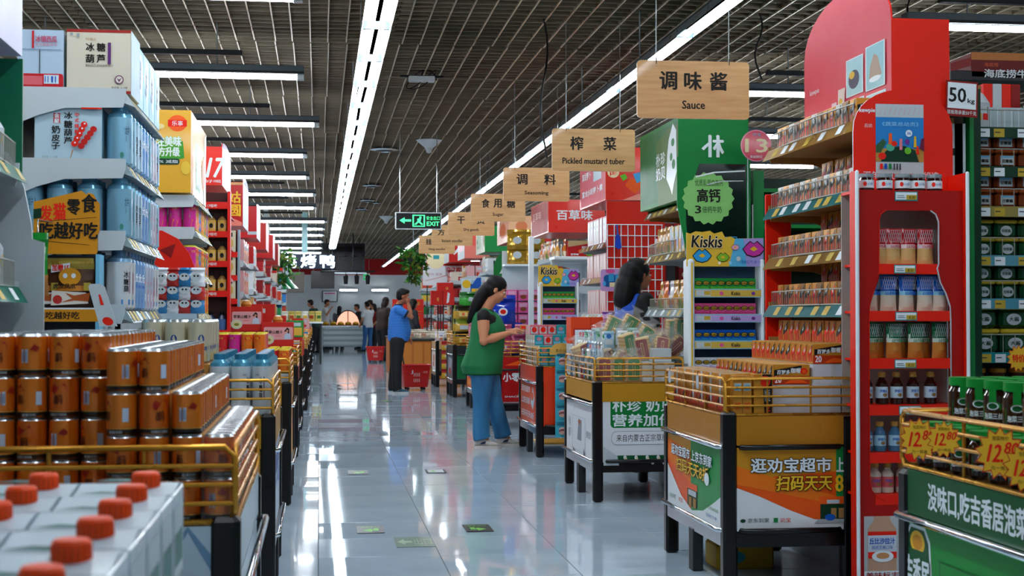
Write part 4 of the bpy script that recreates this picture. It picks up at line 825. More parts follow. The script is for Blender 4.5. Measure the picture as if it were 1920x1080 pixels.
adv2 = [('r', 0, 0, 1, 1, OG), ('p', [(0, .62), (0, 1), (.93, 1), (.93, .7)], M('#c98a1c', .4)), ('p', [(0, .56), (0, .78), (.93, .4), (.93, .3)], M('#ea7412', .4)), ('r', .93, .0, 1, 1, GR), ('p', [(0, 0), (0, .52), (.2, .42), (.5, .24), (.72, .13), (1, .08), (1, 0)], AR_W), ('r', .78, .12, 1, .38, DGREEN), ('r', .77, .31, 1, .4, ORANGE), ('r', .84, .315, .96, .36, OFFW), ('r', .88, .14, .93, .26, KRAFT), ('r', .95, .14, 1, .26, KRAFT), ('p', [(.72, .08), (1, .08), (1, .13), (.76, .13)], M('#a9adb0', .5)), ('e', .87, .15, .05, .04, BLUE),
       ('t', '京东到家', .1, .1, .3, .155, DGREEN), ('e', .055, .125, .025, .022, DGREEN), ('t', '劝宝', .4, .1, .5, .155, RED), ('r', .34, .1, .38, .155, GREEN),
       ('o', '逛劝宝超市', .13, .7, .88, .87, WHITE, BLACK), ('b', '上', .93, .7, .995, .87, WHITE), ('o', '扫码天天', .36, .48, .88, .66, YEL, BLACK, .1), ('b', '8', .92, .46, .99, .66, YEL)]
zn = zone((1.745, 6.22), (1.728, 6.07), 1, 0)
BR = M('#b87a1c', .35, .2)
cart(1, 1.745, 6.22, 7.32, 'curry bin with orange and green delivery advert panels', band=BR, fcol=OG, scol=OG, fart=adv2, sart=adv)
tag(MB().bbox(-.14, -.1, 0, .14, .1, .12, M('#a8861a', .6), .01).art(front(-.14, -.1, 0), .28, .12, [('e', .3, .5, .2, .25, M('#2a8aa0', .5))]).build('floor_carton', None, (2.0, 6.85, 0)), 'yellow and teal carton on the floor under the curry bin', 'carton')
# contents
t_ = [o for o in COL.objects if o.get('label', '').startswith('curry bin')][0]
WB = M('#c4c8cf', .7)
bw(MB().box(1.992, 6.30, .752, 2.30, 7.25, .886, WB), 'inner_box', t_); bw(MB().box(2.175, 6.30, .886, 2.33, 7.25, .976, WB), 'inner_box', t_)
g_ = 'gold curry boxes in the curry bin'
cb = p_box('curry_box', 'curry box', .15, .05, .17, cg, {'f': [('r', .02, .02, .98, .4, cor), ('r', .36, .3, .56, 1, OFFW), ('p', [(.1, .2), (.4, .42), (.4, .3), (.1, .08)], TXT), ('r', .45, .2, .6, .38, OFFW)], 't': [('r', .36, 0, .56, 1, OFFW), ('r', 0, .45, 1, .5, BD)]})
for j in range(6):
    spawn(cb, 'upright gold curry box behind the aisle side of the basket, %s from the near corner' % nth(j), (1.80, 6.37 + .155 * j, .765), -PI / 2, g_)
    spawn(cb, 'second row upright gold curry box, %s from the near corner of the curry bin' % nth(j), (1.855, 6.41 + .155 * j, .765), -PI / 2, g_); spawn(cb, 'third row upright gold curry box, %s from the near corner of the curry bin' % nth(j), (1.91, 6.45 + .155 * j, .765), -PI / 2, g_)
cv = p_box('curry_box', 'curry box', .04, .05, .165, cg, {'f': [('r', 0, 0, 1, 1, M('#c2852c', .4)), ('r', .1, .6, .9, .8, OFFW), ('r', .2, .62, .8, .76, LBLUE), ('t', '咖喱', .2, .1, .8, .3, RED)]})
cvb = p_box('curry_box', 'curry box', .085, .05, .17, cg, {'f': [('p', [(.55, 0), (.95, 0), (.95, 1), (.45, 1)], TXT), ('e', .6, .82, .28, .14, RED), ('r', .0, .0, .35, 1, cg), ('b', '2', .6, .06, .85, .2, RED), ('t', '咖喱', .55, .3, .85, .62, OFFW)]})
for k in range(2): spawn(cv, 'gold curry box end with blue label by the near corner post, %s' % ['outer one', 'inner one'][k], (1.815 + .042 * k, 6.268, .766), 0, g_)
spawn(cvb, 'black striped curry box standing on end behind the front basket', (1.93, 6.268, .766), 0, g_)
curl = [p_box('curry_box', 'curry box', .072, .168, .088, cg, {'f': a, 'l': curry_s, 'r': curry_s, 't': [('r', .1, .2, .9, .5, M('#d9b86a', .4))]}) for a in (curry_f, curry_f2)]
for j in range(12):
    spawn(curl[(j // 3) % 2], 'curry box on the middle tier facing the aisle, %s from the near end' % nth(j), (2.078, 6.345 + .076 * j, .888), -PI / 2, g_)
    spawn(curl[(j // 4 + 1) % 2], 'curry box on the top tier facing the aisle, %s from the near end' % nth(j), (2.262, 6.345 + .076 * j, .978), -PI / 2, g_)
settle(zn)
for k, (px, py) in enumerate(((1256, 706), (1308, 716))):
    u = (px - 960) / FPX; Y = 1.718 * (math.cos(YAW) - u * math.sin(YAW)) / (math.sin(YAW) + u * math.cos(YAW))
    tag(MB().box(-.001, -.02, -.03, .001, .02, .03, M('#b9c4cc', .2)).tube([(0, 0, .03), (.004, 0, .05)], .0015, BLACK, 4).build('price_tag', None, (1.716, Y, uZ(py, 1.718, Y))), 'small clear price tag clipped on the curry bin basket, %s one' % ('farther' if k == 0 else 'nearer'), 'price tag')
# ================================================================ sauce side, farther along
def kpx(px, Y): return uX(px, Y)
def panel(name, label, cat, px0, py0, px1, py1, Y, col, art=(), th=.01, shape=None, post=True):
    """flat board facing the camera, standing on thin legs that reach the floor"""
    a = P(px0, py1, Y); x1 = uX(px1, Y); z1 = uZ(py0, x1, Y); W = x1 - a.x; H = z1 - a.z
    t = thing(name, label, cat, (a.x + W / 2, Y, 0)); fr = (Vector((-W / 2, 0, a.z)), X_, Z_, -Y_); m = MB()
    m.prism(fr, [(u * W, v * H) for u, v in (shape or [(0, 0), (1, 0), (1, 1), (0, 1)])], col, t=th); m.art(fr, W, H, art, .001, .0006); m.build('board', t)
    if post:
        for q in (-.4, .4): MB().box(W * q - .01, th + .002, 0, W * q + .01, th + .02, a.z + H * .7, DKGREY).build('support', t)
    return t
# --- shelf unit with the green milk topper
zn = zone((2.0, 8.0), (2.37, 9.349), 1.197, 0.234)
WD = M('#b9b4a0', .5); LIPW = M('#a9bcc0', .25, .5)
lv = [(1.815, .38, M('#b09a6a', .3, .4), 0, KRAFT), (1.547, .38, M('#b09a6a', .3, .4), .075, OFFW), (1.225, .38, M('#9fb0b0', .3, .5), .065, OFFW), (.96, .38, TEAL, 0, OFFW)]
endcap(1, 2.01, 8.0, .93, .4, lv, 'shelf unit of snack bags under the green topper', back=M('#55635e', .6), ztop=1.81, post=OFFW)
GM = M('#007a34', .45)
logo = [('b', '朴珍', .25, .58, .6, .85, WHITE), ('b', '奶贝', .25, .3, .6, .55, WHITE), ('p', [(.68, .3), (.8, .15), (.95, .2), (.98, .6), (.9, .9), (.75, .95), (.66, .7)], WHITE), ('e', .8, .6, .07, .12, GM), ('e', .88, .45, .04, .08, GM)]
topbox(1, 1.985, 7.98, 8.93, 1.83, 2.29, .4, 'big green box topper beneath the wooden sauce sign', GM, [('b', '朴', .64, .5, .34, .78, WHITE)], [('r', .02, .05, .98, .95, M('#056a36', .45)), ('p', [(.45, .8), (.75, .92), (1, .9), (1, 0), (.5, 0)], M('#3f6a1e', .45)), ('b', '朴珍', .45, .5, .68, .66, WHITE), ('b', '奶贝', .45, .32, .68, .48, WHITE), ('p', [(.72, .3), (.82, .16), (.86, .08), (.9, .2), (.97, .35), (.96, .85), (.88, .95), (.78, .78), (.74, .6)], WHITE), ('e', .88, .72, .04, .05, GM), ('e', .84, .55, .03, .05, GM), ('e', .9, .45, .04, .06, GM)])
# tall green panel with black bottle shape and badge
Yp = 7.95; a = P(1270, 470, Yp); x1 = uX(1408, Yp); z1 = uZ(296, x1, Yp); W = x1 - a.x; H = z1 - a.z
t = thing('advert_panel', 'tall green advert panel with black bottle shape and pale round badge', 'advert', (a.x + W / 2, Yp, 0)); fr = (Vector((-W / 2, 0, a.z)), X_, Z_, -Y_); GB = M('#071d16', .12, coat=.7)
m = MB().prism(fr, [(W * .12, 0), (W, 0), (W, H), (0, H), (0, H * .5)], GM, t=.01)
m.prism(fr, [(.16 * W, 0), (.94 * W, 0), (.94 * W, .93 * H), (.3 * W, .93 * H), (.2 * W, .7 * H), (.12 * W, .55 * H), (.12 * W, .3 * H)], GB, off=.001)
m.tube([fr[0] + X_ * W * .96 + Z_ * 0 - Y_ * .004, fr[0] + X_ * W * .96 + Z_ * H - Y_ * .004], .003, OFFW, 4)
m.prism(fr, [((.42 + .34 * (1 + .05 * math.cos(18 * q * PI / 36)) * math.cos(q * PI / 36)) * W, (.56 + .27 * (1 + .05 * math.cos(18 * q * PI / 36)) * math.sin(q * PI / 36)) * H) for q in range(72)], M('#7fbf6a', .4), off=.003)
m.art(fr, W, H, [('t', '优质乳蛋白高钙', .24, .69, .62, .76, DGREEN), ('b', '高钙', .27, .52, .58, .66, TXT), ('b', '3', .24, .4, .32, .48, TXT), ('t', '倍钙牛奶', .34, .405, .6, .475, DGREEN), ('t', '朴珍奶贝', .34, .04, .82, .16, SKY)], .004, .0004)
m.art(fr, W, H, [('p', [(.25, .78), (.5, .83), (.92, .85), (.92, .865), (.5, .845), (.25, .795)], WHITE), ('p', [(.4, .7), (.6, .74), (.9, .745), (.9, .755), (.6, .75), (.4, .712)], OFFW)], .0055); m.build('board', t)
MB().box(W * .3, .012, 0, W * .34, .04, a.z + H, DKGREY).box(-W * .3, .012, 0, -W * .26, .04, a.z + H * .8, DKGREY).build('support', t)
t = thing('shelf_unit', 'dark green end of the shelf run beside the number 13 disc', 'shelf unit', (3.2, 8.2, 0))
bw(MB().box(uX(1408, 8.05), 8.0, 0, uX(1428, 8.05), 8.05, 2.0, GREEN), 'upright', t); bw(MB().box(uX(1408, 8.05), 8.25, 0, 4.6, 8.3, 1.98, M('#2b3a34', .6)), 'back_panel', t)
for z in (1.9, 1.7, 1.5, 1.3, 1.1, .9): bw(MB().box(uX(1428, 8.05), 8.0, z - .02, 4.6, 8.25, z, GREEN), 'shelf', t)
q = P(1419, 273, 7.75); R = 29 / FPX * dep(q.x, 7.75)
t = thing('number_disc', 'round pink disc numbered 13 at the shelf end', 'sign', q); m = MB(); fr = (Vector((0, 0, 0)), X_, Z_, -Y_)
m.prism(fr, [(R * math.cos(k * PI / 16), R * math.sin(k * PI / 16)) for k in range(32)], M('#e88aa4', .3), t=.006); m.prism(fr, [(R * .94 * math.cos(k * PI / 16), R * .94 * math.sin(k * PI / 16)) for k in range(32)], M('#c4123c', .3, coat=.4), off=.001)
m.text(fr, '13', -R * .72, -R * .42, R * .72, R * .42, CREAM, .002, .02).text(fr, '粮油调料区', -R * .4, -R * .8, R * .4, -R * .62, WHITE, .002).text(fr, '劝宝', -R * .25, R * .6, R * .3, R * .8, LBLUE, .002); m.build('disc', t)
MB().box(-.006, .006, -.02, .03, .03, .02, DKGREY).tube([(.01, .02, .0), (.03, .24, .0)], .005, DKGREY, 5).build('arm', t)
# products on it
def snackbag(c1, c2, c3, seed, w=.11, h=.17, t_=.05, txt='小面包', tc=None): return p_bag('snack_bag', 'snack bag', w, h, t_, [(.3, M(c2, .35, coat=.4)), (.7, M(c1, .3, coat=.5)), (1, M(c3, .3, coat=.5))], arts=[('b', txt, .25, .5, .75, .66, tc or WHITE), ('e', .5, .25, .22, .12, M('#c46a2a', .5))], seed=seed)
sb = [snackbag('#d89a3a', '#e0c9a0', '#b9872e', 1), snackbag('#e9e4dc', '#b9b0c0', '#dcdde4', 2, tc=PURPLE), snackbag('#e07a26', '#f0e0c8', '#d8661a', 3), snackbag('#cfa24a', '#7a9a3a', '#c48a2a', 4)]
bx = [p_box('snack_box', 'snack box', .05, .14, .15, M('#d2b26a', .4), {'f': [('r', .1, .1, .9, .8, OFFW), ('e', .5, .4, .3, .2, M('#5a7ab8', .4))], 'l': [('r', .05, .05, .95, .95, M('#cda84e', .5))]}), p_box('snack_box', 'snack box', .05, .14, .15, OFFW, {'f': [('r', .1, .1, .9, .5, M('#d98a4a', .4))]})]
grid_goods(sb[1:] + sb[:1], 2.09, .1, 1, 8.08, .118, 7, 1.227, -PI / 2, 'upright snack bag', ', middle shelf under the green topper', 'snack bags under the green topper', .008)
grid_goods([sb[0], sb[3]], 2.09, .1, 1, 8.45, .1, 5, 1.549, -PI / 2, 'gold snack bag', ', upper shelf under the green topper', 'gold snack bags under the green topper', .006)
grid_goods(bx, 2.10, .1, 1, 8.06, .055, 6, 1.549, -PI / 2, 'narrow snack box', ', upper shelf under the green topper', 'narrow boxes under the green topper', .003)
spawn(p_box('kraft_box', 'box', .16, .34, .2, M('#c09a4e', .6)), 'plain mustard cardboard box end on the upper shelf', (2.25, 8.25, 1.549))
thinp = [p_bag('thin_packet', 'packet', .07, .12, .02, [(1, M(c, .3, coat=.5))], arts=[('r', .2, .3, .8, .6, OFFW)], seed=k, n=4) for k, c in enumerate(('#b8342a', '#dfe6ea', '#2f8a3e', '#dfe6ea', '#6fa0c8'))]
grid_goods(thinp, 2.09, .06, 2, 8.08, .05, 17, .962, -PI / 2 + .5, 'leaning thin packet', ', low shelf under the green topper', 'thin packets on the low shelf', .012)
# --- gum stand
def gum_stand(X0, Yf, W, zs, header, label, n, sc=1.0, posts=True):
    t = thing('gum_stand', label, 'display rack', (X0 + W / 2, Yf + .06, 0)); PB = M('#8fc4d8', .35)
    bw(MB().bbox(X0 - .035, Yf - .0, 0, X0, Yf + .12, zs[0] + .1, WHITE, .01).box(X0 - .02, Yf - .002, 0, X0 - .012, Yf, zs[0] + .08, YEL), 'side_panel', t)
    bw(MB().bbox(X0 + W, Yf - .0, 0, X0 + W + .02, Yf + .12, zs[0] + .1, WHITE, .006), 'side_panel', t)
    bw(MB().box(X0, Yf + .11, 0, X0 + W, Yf + .12, zs[0] + .1, M('#25425e', .5)), 'back_panel', t)
    H = .19 * sc; fr = (Vector((X0 - .04, Yf + .02, zs[0] + .06)), X_, Z_, -Y_); w = W + .06
    sh = [(0, 0), (1, 0), (1, .82), (.62, .8), (.57, .86), (.5, .83), (.46, 1), (.36, .94), (.3, 1.02), (.2, .98), (.12, 1), (.05, .93), (0, .96)]
    YG = M('#e2b93a', .4); LI = [(-.13, 0), (-.08, .08), (-.04, .13), (0, .09), (.04, .13), (.09, .07), (.13, .0), (.07, -.1), (0, -.13), (-.08, -.1)]
    def lips(cx, cy, s, c): return [('p', [(cx + a * s * 1.1, cy + b * s * 1.75) for a, b in LI], TXT), ('p', [(cx + a * s, cy + b * s * 1.5) for a, b in LI], c), ('p', [(cx - .05 * s, cy), (cx, cy + .08 * s), (cx + .05 * s, cy), (cx, cy - .06 * s)], YEL)]
    m = MB().prism(fr, [(a * w, b * H) for a, b in sh], YG, t=.008)
    m.art(fr, w, H, [('p', [(.55, 0), (.78, 0), (.74, .8), (.63, .8)], M('#58b4dc', .4)), ('p', [(.78, 0), (1, 0), (1, .82), (.74, .8)], M('#a49ad8', .4))] + lips(.2, .3, .9, M('#2b9ad6', .4)) + lips(.47, .26, .62, M('#7fb82c', .4)) + lips(.63, .55, .4, M('#e8a0c0', .4)) + lips(.87, .5, 1.05, M('#c2359a', .4)) + [('o', 'Kiskis', .06, .54, .45, .88, TXT, CREAM, .1), ('e', .42, .1, .02, .05, M('#f0e2c0', .4)), ('e', .67, .22, .03, .07, OFFW), ('e', .56, .1, .02, .05, M('#8fd0e8', .4)), ('t', '清新口气 亲一口', .7, .08, .98, .18, BLUE)])
    bw(m, 'header', t)
    gums = []
    for c1, c2 in (('#1f8a3a', '#4aa82f'), ('#d8508a', '#c83a78'), ('#0f58b8', '#2a86c0'), ('#d8dde8', '#c4a8d0')):
        gums.append(p_box('gum_box', 'gum box', .048 * sc, .03, .062 * sc, M(c1, .35, coat=.3), {'f': [('p', [(0, 0), (1, 0), (1, .2), (0, .32)], M(c2, .4)), ('e', .5, .58, .42, .2, TXT), ('e', .5, .58, .36, .15, M('#b8962a', .4)), ('b', 'Kiskis', .18, .5, .82, .66, TXT)]}))
    for i, z in enumerate(zs[1:]):
        lc = [M('#d6b24a', .4), M('#b8a0d8', .4), M('#d6b24a', .4), M('#9fd0e0', .4), M('#d6b24a', .4)][i % 5]
        m = MB().box(X0, Yf + .01, z - .006, X0 + W, Yf + .11, z, WHITE).box(X0, Yf, z - .042 * sc, X0 + W, Yf + .008, z + .004, PB); m.art((Vector((X0, Yf, z - .04 * sc)), X_, Z_, -Y_), W, .04 * sc, [('r', 0, .06, 1, .94, lc), ('r', .02, .12, .24, .88, OFFW), ('r', .14, .3, .23, .8, TAGY), ('e', .4, .5, .03, .25, PINK), ('b', 'Kiskis', .55, .25, .68, .75, TXT), ('e', .88, .5, .03, .22, PURPLE)])
        bw(m, 'shelf', t)
        for k in range(n): spawn(gums[i % 4], '%s gum box, %s from the white post, %s, %s shelf' % (['green', 'pink', 'blue', 'white'][i % 4], nth(k), label.split(',')[0].split(' with')[0], nth(i)), (X0 + .028 + (W - .03) / n * k, Yf + .045, z), 0, 'gum boxes on the ' + label.split(' with')[0])
    return t
gum_stand(2.035, 7.82, .37, [uZ(520, 2.1, 7.82)] + [uZ(py, 2.1, 7.82) for py in (543, 590, 640, 692, 740)], '', 'near gum stand with yellow lip patterned header', 8)
settle(zn); zn = zone((2.0, 8.0), (1.97, 7.85), 1, 0)
# --- white bin of biscuits
RB = cart(1, 1.765, 9.24, 10.36, 'white bin of bagged biscuits with green lettering', band=M('#c08a1e', .4, .1), fcol=M('#dfe4e8', .35, coat=.3), scol=M('#dfe4e8', .35, coat=.3), fz=.752, zb=.235, bandz=.64,
     fart=[('p', rr(.11, .46, 1.0, .83, .05), GM), ('o', '朴珍 奶贝', .14, .66, .97, .81, WHITE, GM), ('o', '营养加倍', .14, .48, .97, .63, WHITE, GM), ('p', rr(.12, .25, 1.0, .42, .07), M('#8a979c', .4)), ('p', rr(.125, .256, .995, .414, .067), M('#dfe4e8', .35)), ('t', '来自内蒙古正宗草原', .19, .29, .88, .38, TXT), ('r', .2, 0, 1, .12, M('#0a5a34', .4))] + [('e', .23 + .075 * k, .095 if k % 2 else .03, .022, .026, WHITE) for k in range(11)] + [('e', .24 + .075 * k, .08 if k % 2 else .045, .016, .018, CREAM) for k in range(11)],
     sart=[('p', [(.02, .02), (.98, .02), (.97, .98), (.03, .98)], M('#e4e8ec', .3)), ('r', .25, .1, .75, .72, M('#c9d2da', .35)), ('r', .28, .12, .72, .7, M('#e0e5ea', .35)), ('p', [(.45, .3), (.6, .3), (.62, .66), (.5, .68)], M('#8a8f9a', .4)), ('e', .53, .62, .05, .04, M('#a86a4a', .5)), ('t', '朴珍', .12, .5, .2, .66, M('#4a555a', .4)), ('t', '奶贝', .12, .3, .2, .46, M('#4a555a', .4)), ('t', '营养加倍', .78, .4, .94, .52, M('#4a555a', .4)), ('p', [(.3, .0), (.4, .08), (.3, .14)], M('#6a6f74', .5)), ('p', [(.7, .0), (.74, .1), (.68, .2)], M('#54585c', .5))])
m = MB(); m.prism(front(1.83, 9.236, .235), [(.0, .0), (.1, .0), (.09, .06), (.03, .1), (0, .12)], OFFW, t=.002); bw(m, 'peeling_corner', RB)
bw(MB().box(2.10, 9.3, .752, 2.31, 10.2, .89, M('#d0cfc9', .6)).box(2.10, 9.29, .76, 2.31, 9.3, .80, WHITE), 'inner_tray', RB)
spawn(p_box('white_carton', 'carton', .12, .16, .085, OFFW), 'small plain white carton on the biscuit bin', (2.24, 9.42, .892))
FILM = M('#eef4f6', .15, alpha=.13, coat=1.0)
def biscuit(col, seed):
    lab = M(col, .3, coat=.5); m = MB(); m.bbox(-.05, -.03, 0, .05, .03, .15, M('#d2b070', .5), .006)
    for k in range(6): m.box(-.051, -.031, .012 + k * .024, .051, .031, .02 + k * .024, M('#b98f4a', .6))
    m.prism(front(-.037, -.032, .008), rr(0, 0, .074, .134, .012), lab, t=.001); m.art(front(-.037, -.0325, .008), .074, .134, [('r', .38, .15, .62, .85, M('#d0b070', .4)), ('r', .43, .2, .57, .8, lab)])
    m.prism((Vector((.03, .032, .01)), -X_, Z_, Y_), rr(0, 0, .06, .13, .012), lab, t=.001)
    f = MB(); rnd = random.Random(seed); pts = []
    for z, a in ((-.005, 1.0), (.06, 1.15), (.15, 1.1), (.17, .7), (.19, .35), (.215, .8)):
        pts.append([(rnd.uniform(.9, 1.15) * a * .066 * math.cos(q * PI / 5), rnd.uniform(.9, 1.15) * a * .045 * math.sin(q * PI / 5), z) for q in range(10)])
    for r0, r1 in zip(pts, pts[1:]): f.add(r0 + r1, [(k, (k + 1) % 10, 10 + (k + 1) % 10, 10 + k) for k in range(10)], FILM)
    return ('biscuit_pack', 'biscuit pack', m.mesh('biscuit_pack'), [('clear_wrap', f.mesh('clear_wrap'))])
bis = [biscuit('#1a7a2c', 1), biscuit('#8a1414', 2), biscuit('#1a7a2c', 3), biscuit('#8f3a1a', 4)]
rnd = random.Random(3); g_ = 'biscuit packs in the white bin'
for k in range(6): spawn(bis[[1, 0, 2, 3, 1, 0][k]], 'upright biscuit pack behind the front basket, %s from the corner post' % nth(k), (1.86 + .095 * k, 9.36, .766), rnd.uniform(-.2, .2), g_) if k < 3 else None
for i in range(5):
    for j in range(6):
        if i == 0 and j < 1: continue
        z = .80 + (.1 if i > 1 else .0) + rnd.uniform(0, .03) + (.04 if j > 2 else 0)
        spawn(bis[rnd.randrange(4)], 'tumbled biscuit pack in clear wrap, %s row across, %s back' % (nth(i), nth(j)), (1.86 + .1 * i, 9.5 + .13 * j, z), 0, g_, tilt=(rnd.uniform(-.35, .2), rnd.uniform(-.5, .6), rnd.uniform(-.6, .6)))
for k, (px, py, ty) in enumerate(((1365 - 40, 0, 0),)): pass
for k, (px, py, a, q) in enumerate(((1222, 652, .75, 1), (1250, 655, .85, 1), (1195, 640, .6, 0), (1275, 630, 0.03, 0), (1262, 632, 0.0, 2), (1150, 650, .3, 2), (1168, 622, .5, 0), (1140, 625, .4, 2))):
    p = P(px, py, 9.6 + .02 * k); spawn(bis[q], 'heaped biscuit pack showing its %s label, %s on the white bin' % (['green', 'dark red', 'green'][q], nth(k)), (p.x, p.y, p.z - .03), 0, g_, tilt=(.1, a, .1))
milk = [p_bag('milk_sachet', 'sachet', .07, .11, .03, [(1, M(c, .25, coat=.6))], arts=[('r', .15, .2, .85, .5, OFFW), ('e', .5, .7, .25, .14, M(d, .4))], seed=k, n=5) for k, (c, d) in enumerate((('#9cc4dc', '#2a6ab0'), ('#e6ebee', '#1d8a4a'), ('#c9dce6', '#c83a2a'), ('#8fb8a8', '#2f8a3e')))]
for j in range(9):
    for i in range(2): spawn(milk[rnd.randrange(3)], 'blue and white sachet leaning on the aisle rim of the white bin, %s back, %s row' % (nth(j), nth(i)), (1.80 + .05 * i, 9.4 + .1 * j, .86 + .05 * i), -PI / 2 + rnd.uniform(-.3, .3), 'sachets on the white bin', tilt=None)
for j in range(10): spawn(p_bag('cocoa_sachet', 'sachet', .07, .09, .04, [(1, M('#7a3a1c', .3, coat=.5))], arts=[('r', .2, .3, .8, .7, OFFW)], seed=j, n=5) if j == 0 else thinp[j % 5], 'brown and white packet inside the aisle side of the white basket, %s back' % nth(j), (1.80, 9.33 + .1 * j, .766), -PI / 2, 'packets inside the white bin')
for j in range(8):
    for i in range(3): spawn(milk[(i + j) % 4], 'sachet heaped on the far half of the white bin, %s back, %s across' % (nth(j), nth(i)), (1.93 + .09 * i, 9.55 + .1 * j, .97 + .03 * rnd.random()), rnd.uniform(-.8, .8), 'sachets on the white bin')
settle(zn); zn = zone((2.0, 8.0), (1.97, 7.86), 1, 0)
# --- teal cake box bin
OR = M('#e23c10', .35, coat=.2)
RC = cart(1, 1.84, 12.16, 13.26, W=.52, label= 'orange red bin of teal cake boxes with hanging pouches', band=OR, fcol=OR, scol=OR, fart=[('r', 0, 0, 1, 1, OR)], bandart=[], sart=[('r', .02, .02, .98, .98, M('#e2501c', .35)), ('b', '逛劝宝超市', .1, .72, .62, .88, WHITE), ('b', '上京东到家', .1, .44, .62, .6, WHITE), ('b', '扫码天天8折', .1, .12, .86, .28, WHITE), ('p', [(.66, .5), (.8, .9), (.9, .6), (.8, .34)], M('#b9d4dc', .4)), ('e', .78, .66, .06, .1, ORANGE)], fz=.752)
TE = M('#159aa0', .35, coat=.3)
cake = p_box('cake_box', 'cake box', .075, .13, .085, TE, {'f': [('r', .1, .1, .9, .35, LBLUE), ('e', .5, .6, .28, .2, M('#c48a9a', .4))], 'l': [('r', 0, 0, 1, 1, M('#c9c2b0', .45)), ('r', .1, .2, .9, .5, WHITE)]})
cakep = p_box('cake_box', 'cake box', .075, .13, .085, M('#d9707a', .4), {'f': [('r', .1, .1, .9, .8, OFFW), ('e', .5, .5, .3, .3, RED)], 'l': [('r', 0, 0, 1, 1, M('#e2b9bb', .45))]})
for i in range(5):
    for j in range(6):
        lay = 2 if j < 2 else 3 if j < 4 else 4
        for k in range(max(0, lay - 2) if j not in (0,) and i > 0 else 0, lay):
            spawn(cakep if (k == 3 and i < 3) or (k == 2 and i == 1) else cake, '%s cake box, %s across, %s back, %s layer' % ('pink' if (k == 3 and i < 3) or (k == 2 and i == 1) else 'teal', nth(i), nth(j), nth(k)), (1.91 + .079 * i, 12.26 + .14 * j, .766 + .086 * k), 0, 'cake boxes in the orange bin')
pch = p_bag('hanging_pouch', 'pouch', .125, .15, .03, [(1, M('#2f9fb4', .3, coat=.4))], arts=[('r', .1, .68, .9, .8, M('#1d5f74', .4)), ('e', .5, .42, .28, .16, M('#d2b0b0', .4)), ('e', .5, .36, .28, .12, M('#8a4a4a', .5)), ('e', .5, .26, .26, .1, M('#c9a090', .5))], pinch=.05)
for k in range(5): p = P(1052, 690 + 32.5 * k, 12.12); spawn(pch, 'teal cake pouch hanging on the bin front, %s from the top' % nth(k), (p.x + .01, 12.11, uZ(690 + 32.5 * k, p.x, 12.11)), 0, 'pouches hung on the orange bin')
m = MB().box(-.004, 0, -.72, .004, .004, .04, WHITE); p = P(1052, 660, 12.14); tag(m.build('hang_strip', None, (p.x, 12.142, p.z)), 'white strip that holds the teal pouches on the bin front', 'hang strip')
q = P(1052, 654, 12.13); tag(MB().prism((Vector((0, 0, 0)), X_, Z_, -Y_), [(-.1, 0), (.1, 0), (.1, .05), (.06, .09), (0, .1), (-.06, .09), (-.1, .05)], M('#c9a04a', .5), t=.003).text((Vector((0, 0, 0)), X_, Z_, -Y_), '糕点小店', -.05, .02, .05, .05, TXT, .001).box(-.01, .003, -.06, .01, .006, .01, DKGREY).build('header_card', None, (q.x, 12.1, q.z - .05)), 'tan rounded header card above the teal pouches', 'sign')
settle(zn); zn = zone((2.0, 8.0), (2.192, 8.56), 1.096, 0.114)
tag(MB().bbox(-.2, -.2, 0, .2, .2, .12, M('#b88a1e', .5), .01).build('floor_carton', None, (2.05, 12.5, 0)), 'mustard carton on the floor under the orange red bin', 'carton')
# --- third shelf unit: carrot topper, pink goods, red grid
lv = [(1.74, .38, M('#a8705a', .35, .3), 0, OFFW), (1.48, .38, M('#a8705a', .35, .3), 0, OFFW), (1.2, .38, OFFW, 0, OFFW), (.95, .38, OFFW, 0, OFFW)]
endcap(1, 2.14, 10.9, 1.0, .38, lv, 'shelf unit of pale pink boxes under the carrot topper', back=M('#8a5a44', .6), ztop=2.03, post=OFFW)
RP = M('#e03226', .3, coat=.3)
topbox(1, 2.135, 10.88, 11.95, 2.06, 2.46, .5, 'red topper picturing an orange carrot and drink packs', RP, [('p', [(.25, .0), (.95, .0), (.95, .08), (.5, .12)], M('#f09a8a', .4)), ('e', .12, .52, .09, .1, CREAM), ('b', 'β', .07, .46, .13, .56, RED), ('t', '胡萝卜', .13, .47, .19, .55, RED), ('p', [(.3, .28), (.45, .12), (.6, .3), (.5, .42), (.36, .4)], ORANGE), ('p', [(.27, .36), (.34, .42), (.3, .5), (.22, .46)], LGREEN), ('p', [(.42, .5), (.62, .56), (.6, .4), (.48, .32)], SKY), ('p', [(.66, .12), (.98, .12), (.98, .62), (.74, .62)], M('#6fc0d8', .4)), ('p', [(.7, .16), (.98, .2), (.98, .5), (.76, .52)], RP), ('b', '有胡萝卜', .76, .36, .98, .46, WHITE), ('e', .95, .8, .2, .18, ORANGE), ('e', .9, .82, .04, .06, WHITE), ('e', .9, .82, .02, .03, BLACK), ('p', [(.85, .95), (1, .93), (1, 1), (.9, 1)], LGREEN)],
       [('r', .02, .03, .98, .97, M('#d0465a', .5)), ('r', .55, .45, .85, .7, M('#9fc4d4', .3)), ('b', '真胡萝卜', .1, .55, .45, .7, WHITE), ('b', '富含β胡萝卜素', .1, .2, .9, .34, WHITE)])
pk = [p_box('pink_box', 'box', .12, .1, .21, M('#c98a90', .4), {'f': [('r', .06, .06, .94, .94, M('#c2ccd4', .3)), ('p', [(.3, .1), (.5, .1), (.5, .5), (.4, .6)], M('#c9855a', .4)), ('e', .65, .35, .12, .22, WHITE)]}), p_box('pink_box', 'box', .12, .1, .19, M('#d8a4a2', .4), {'f': [('r', .06, .06, .94, .94, M('#dcc9c4', .35)), ('p', [(.3, .05), (.6, .05), (.5, .5)], M('#c9552a', .4))]})]
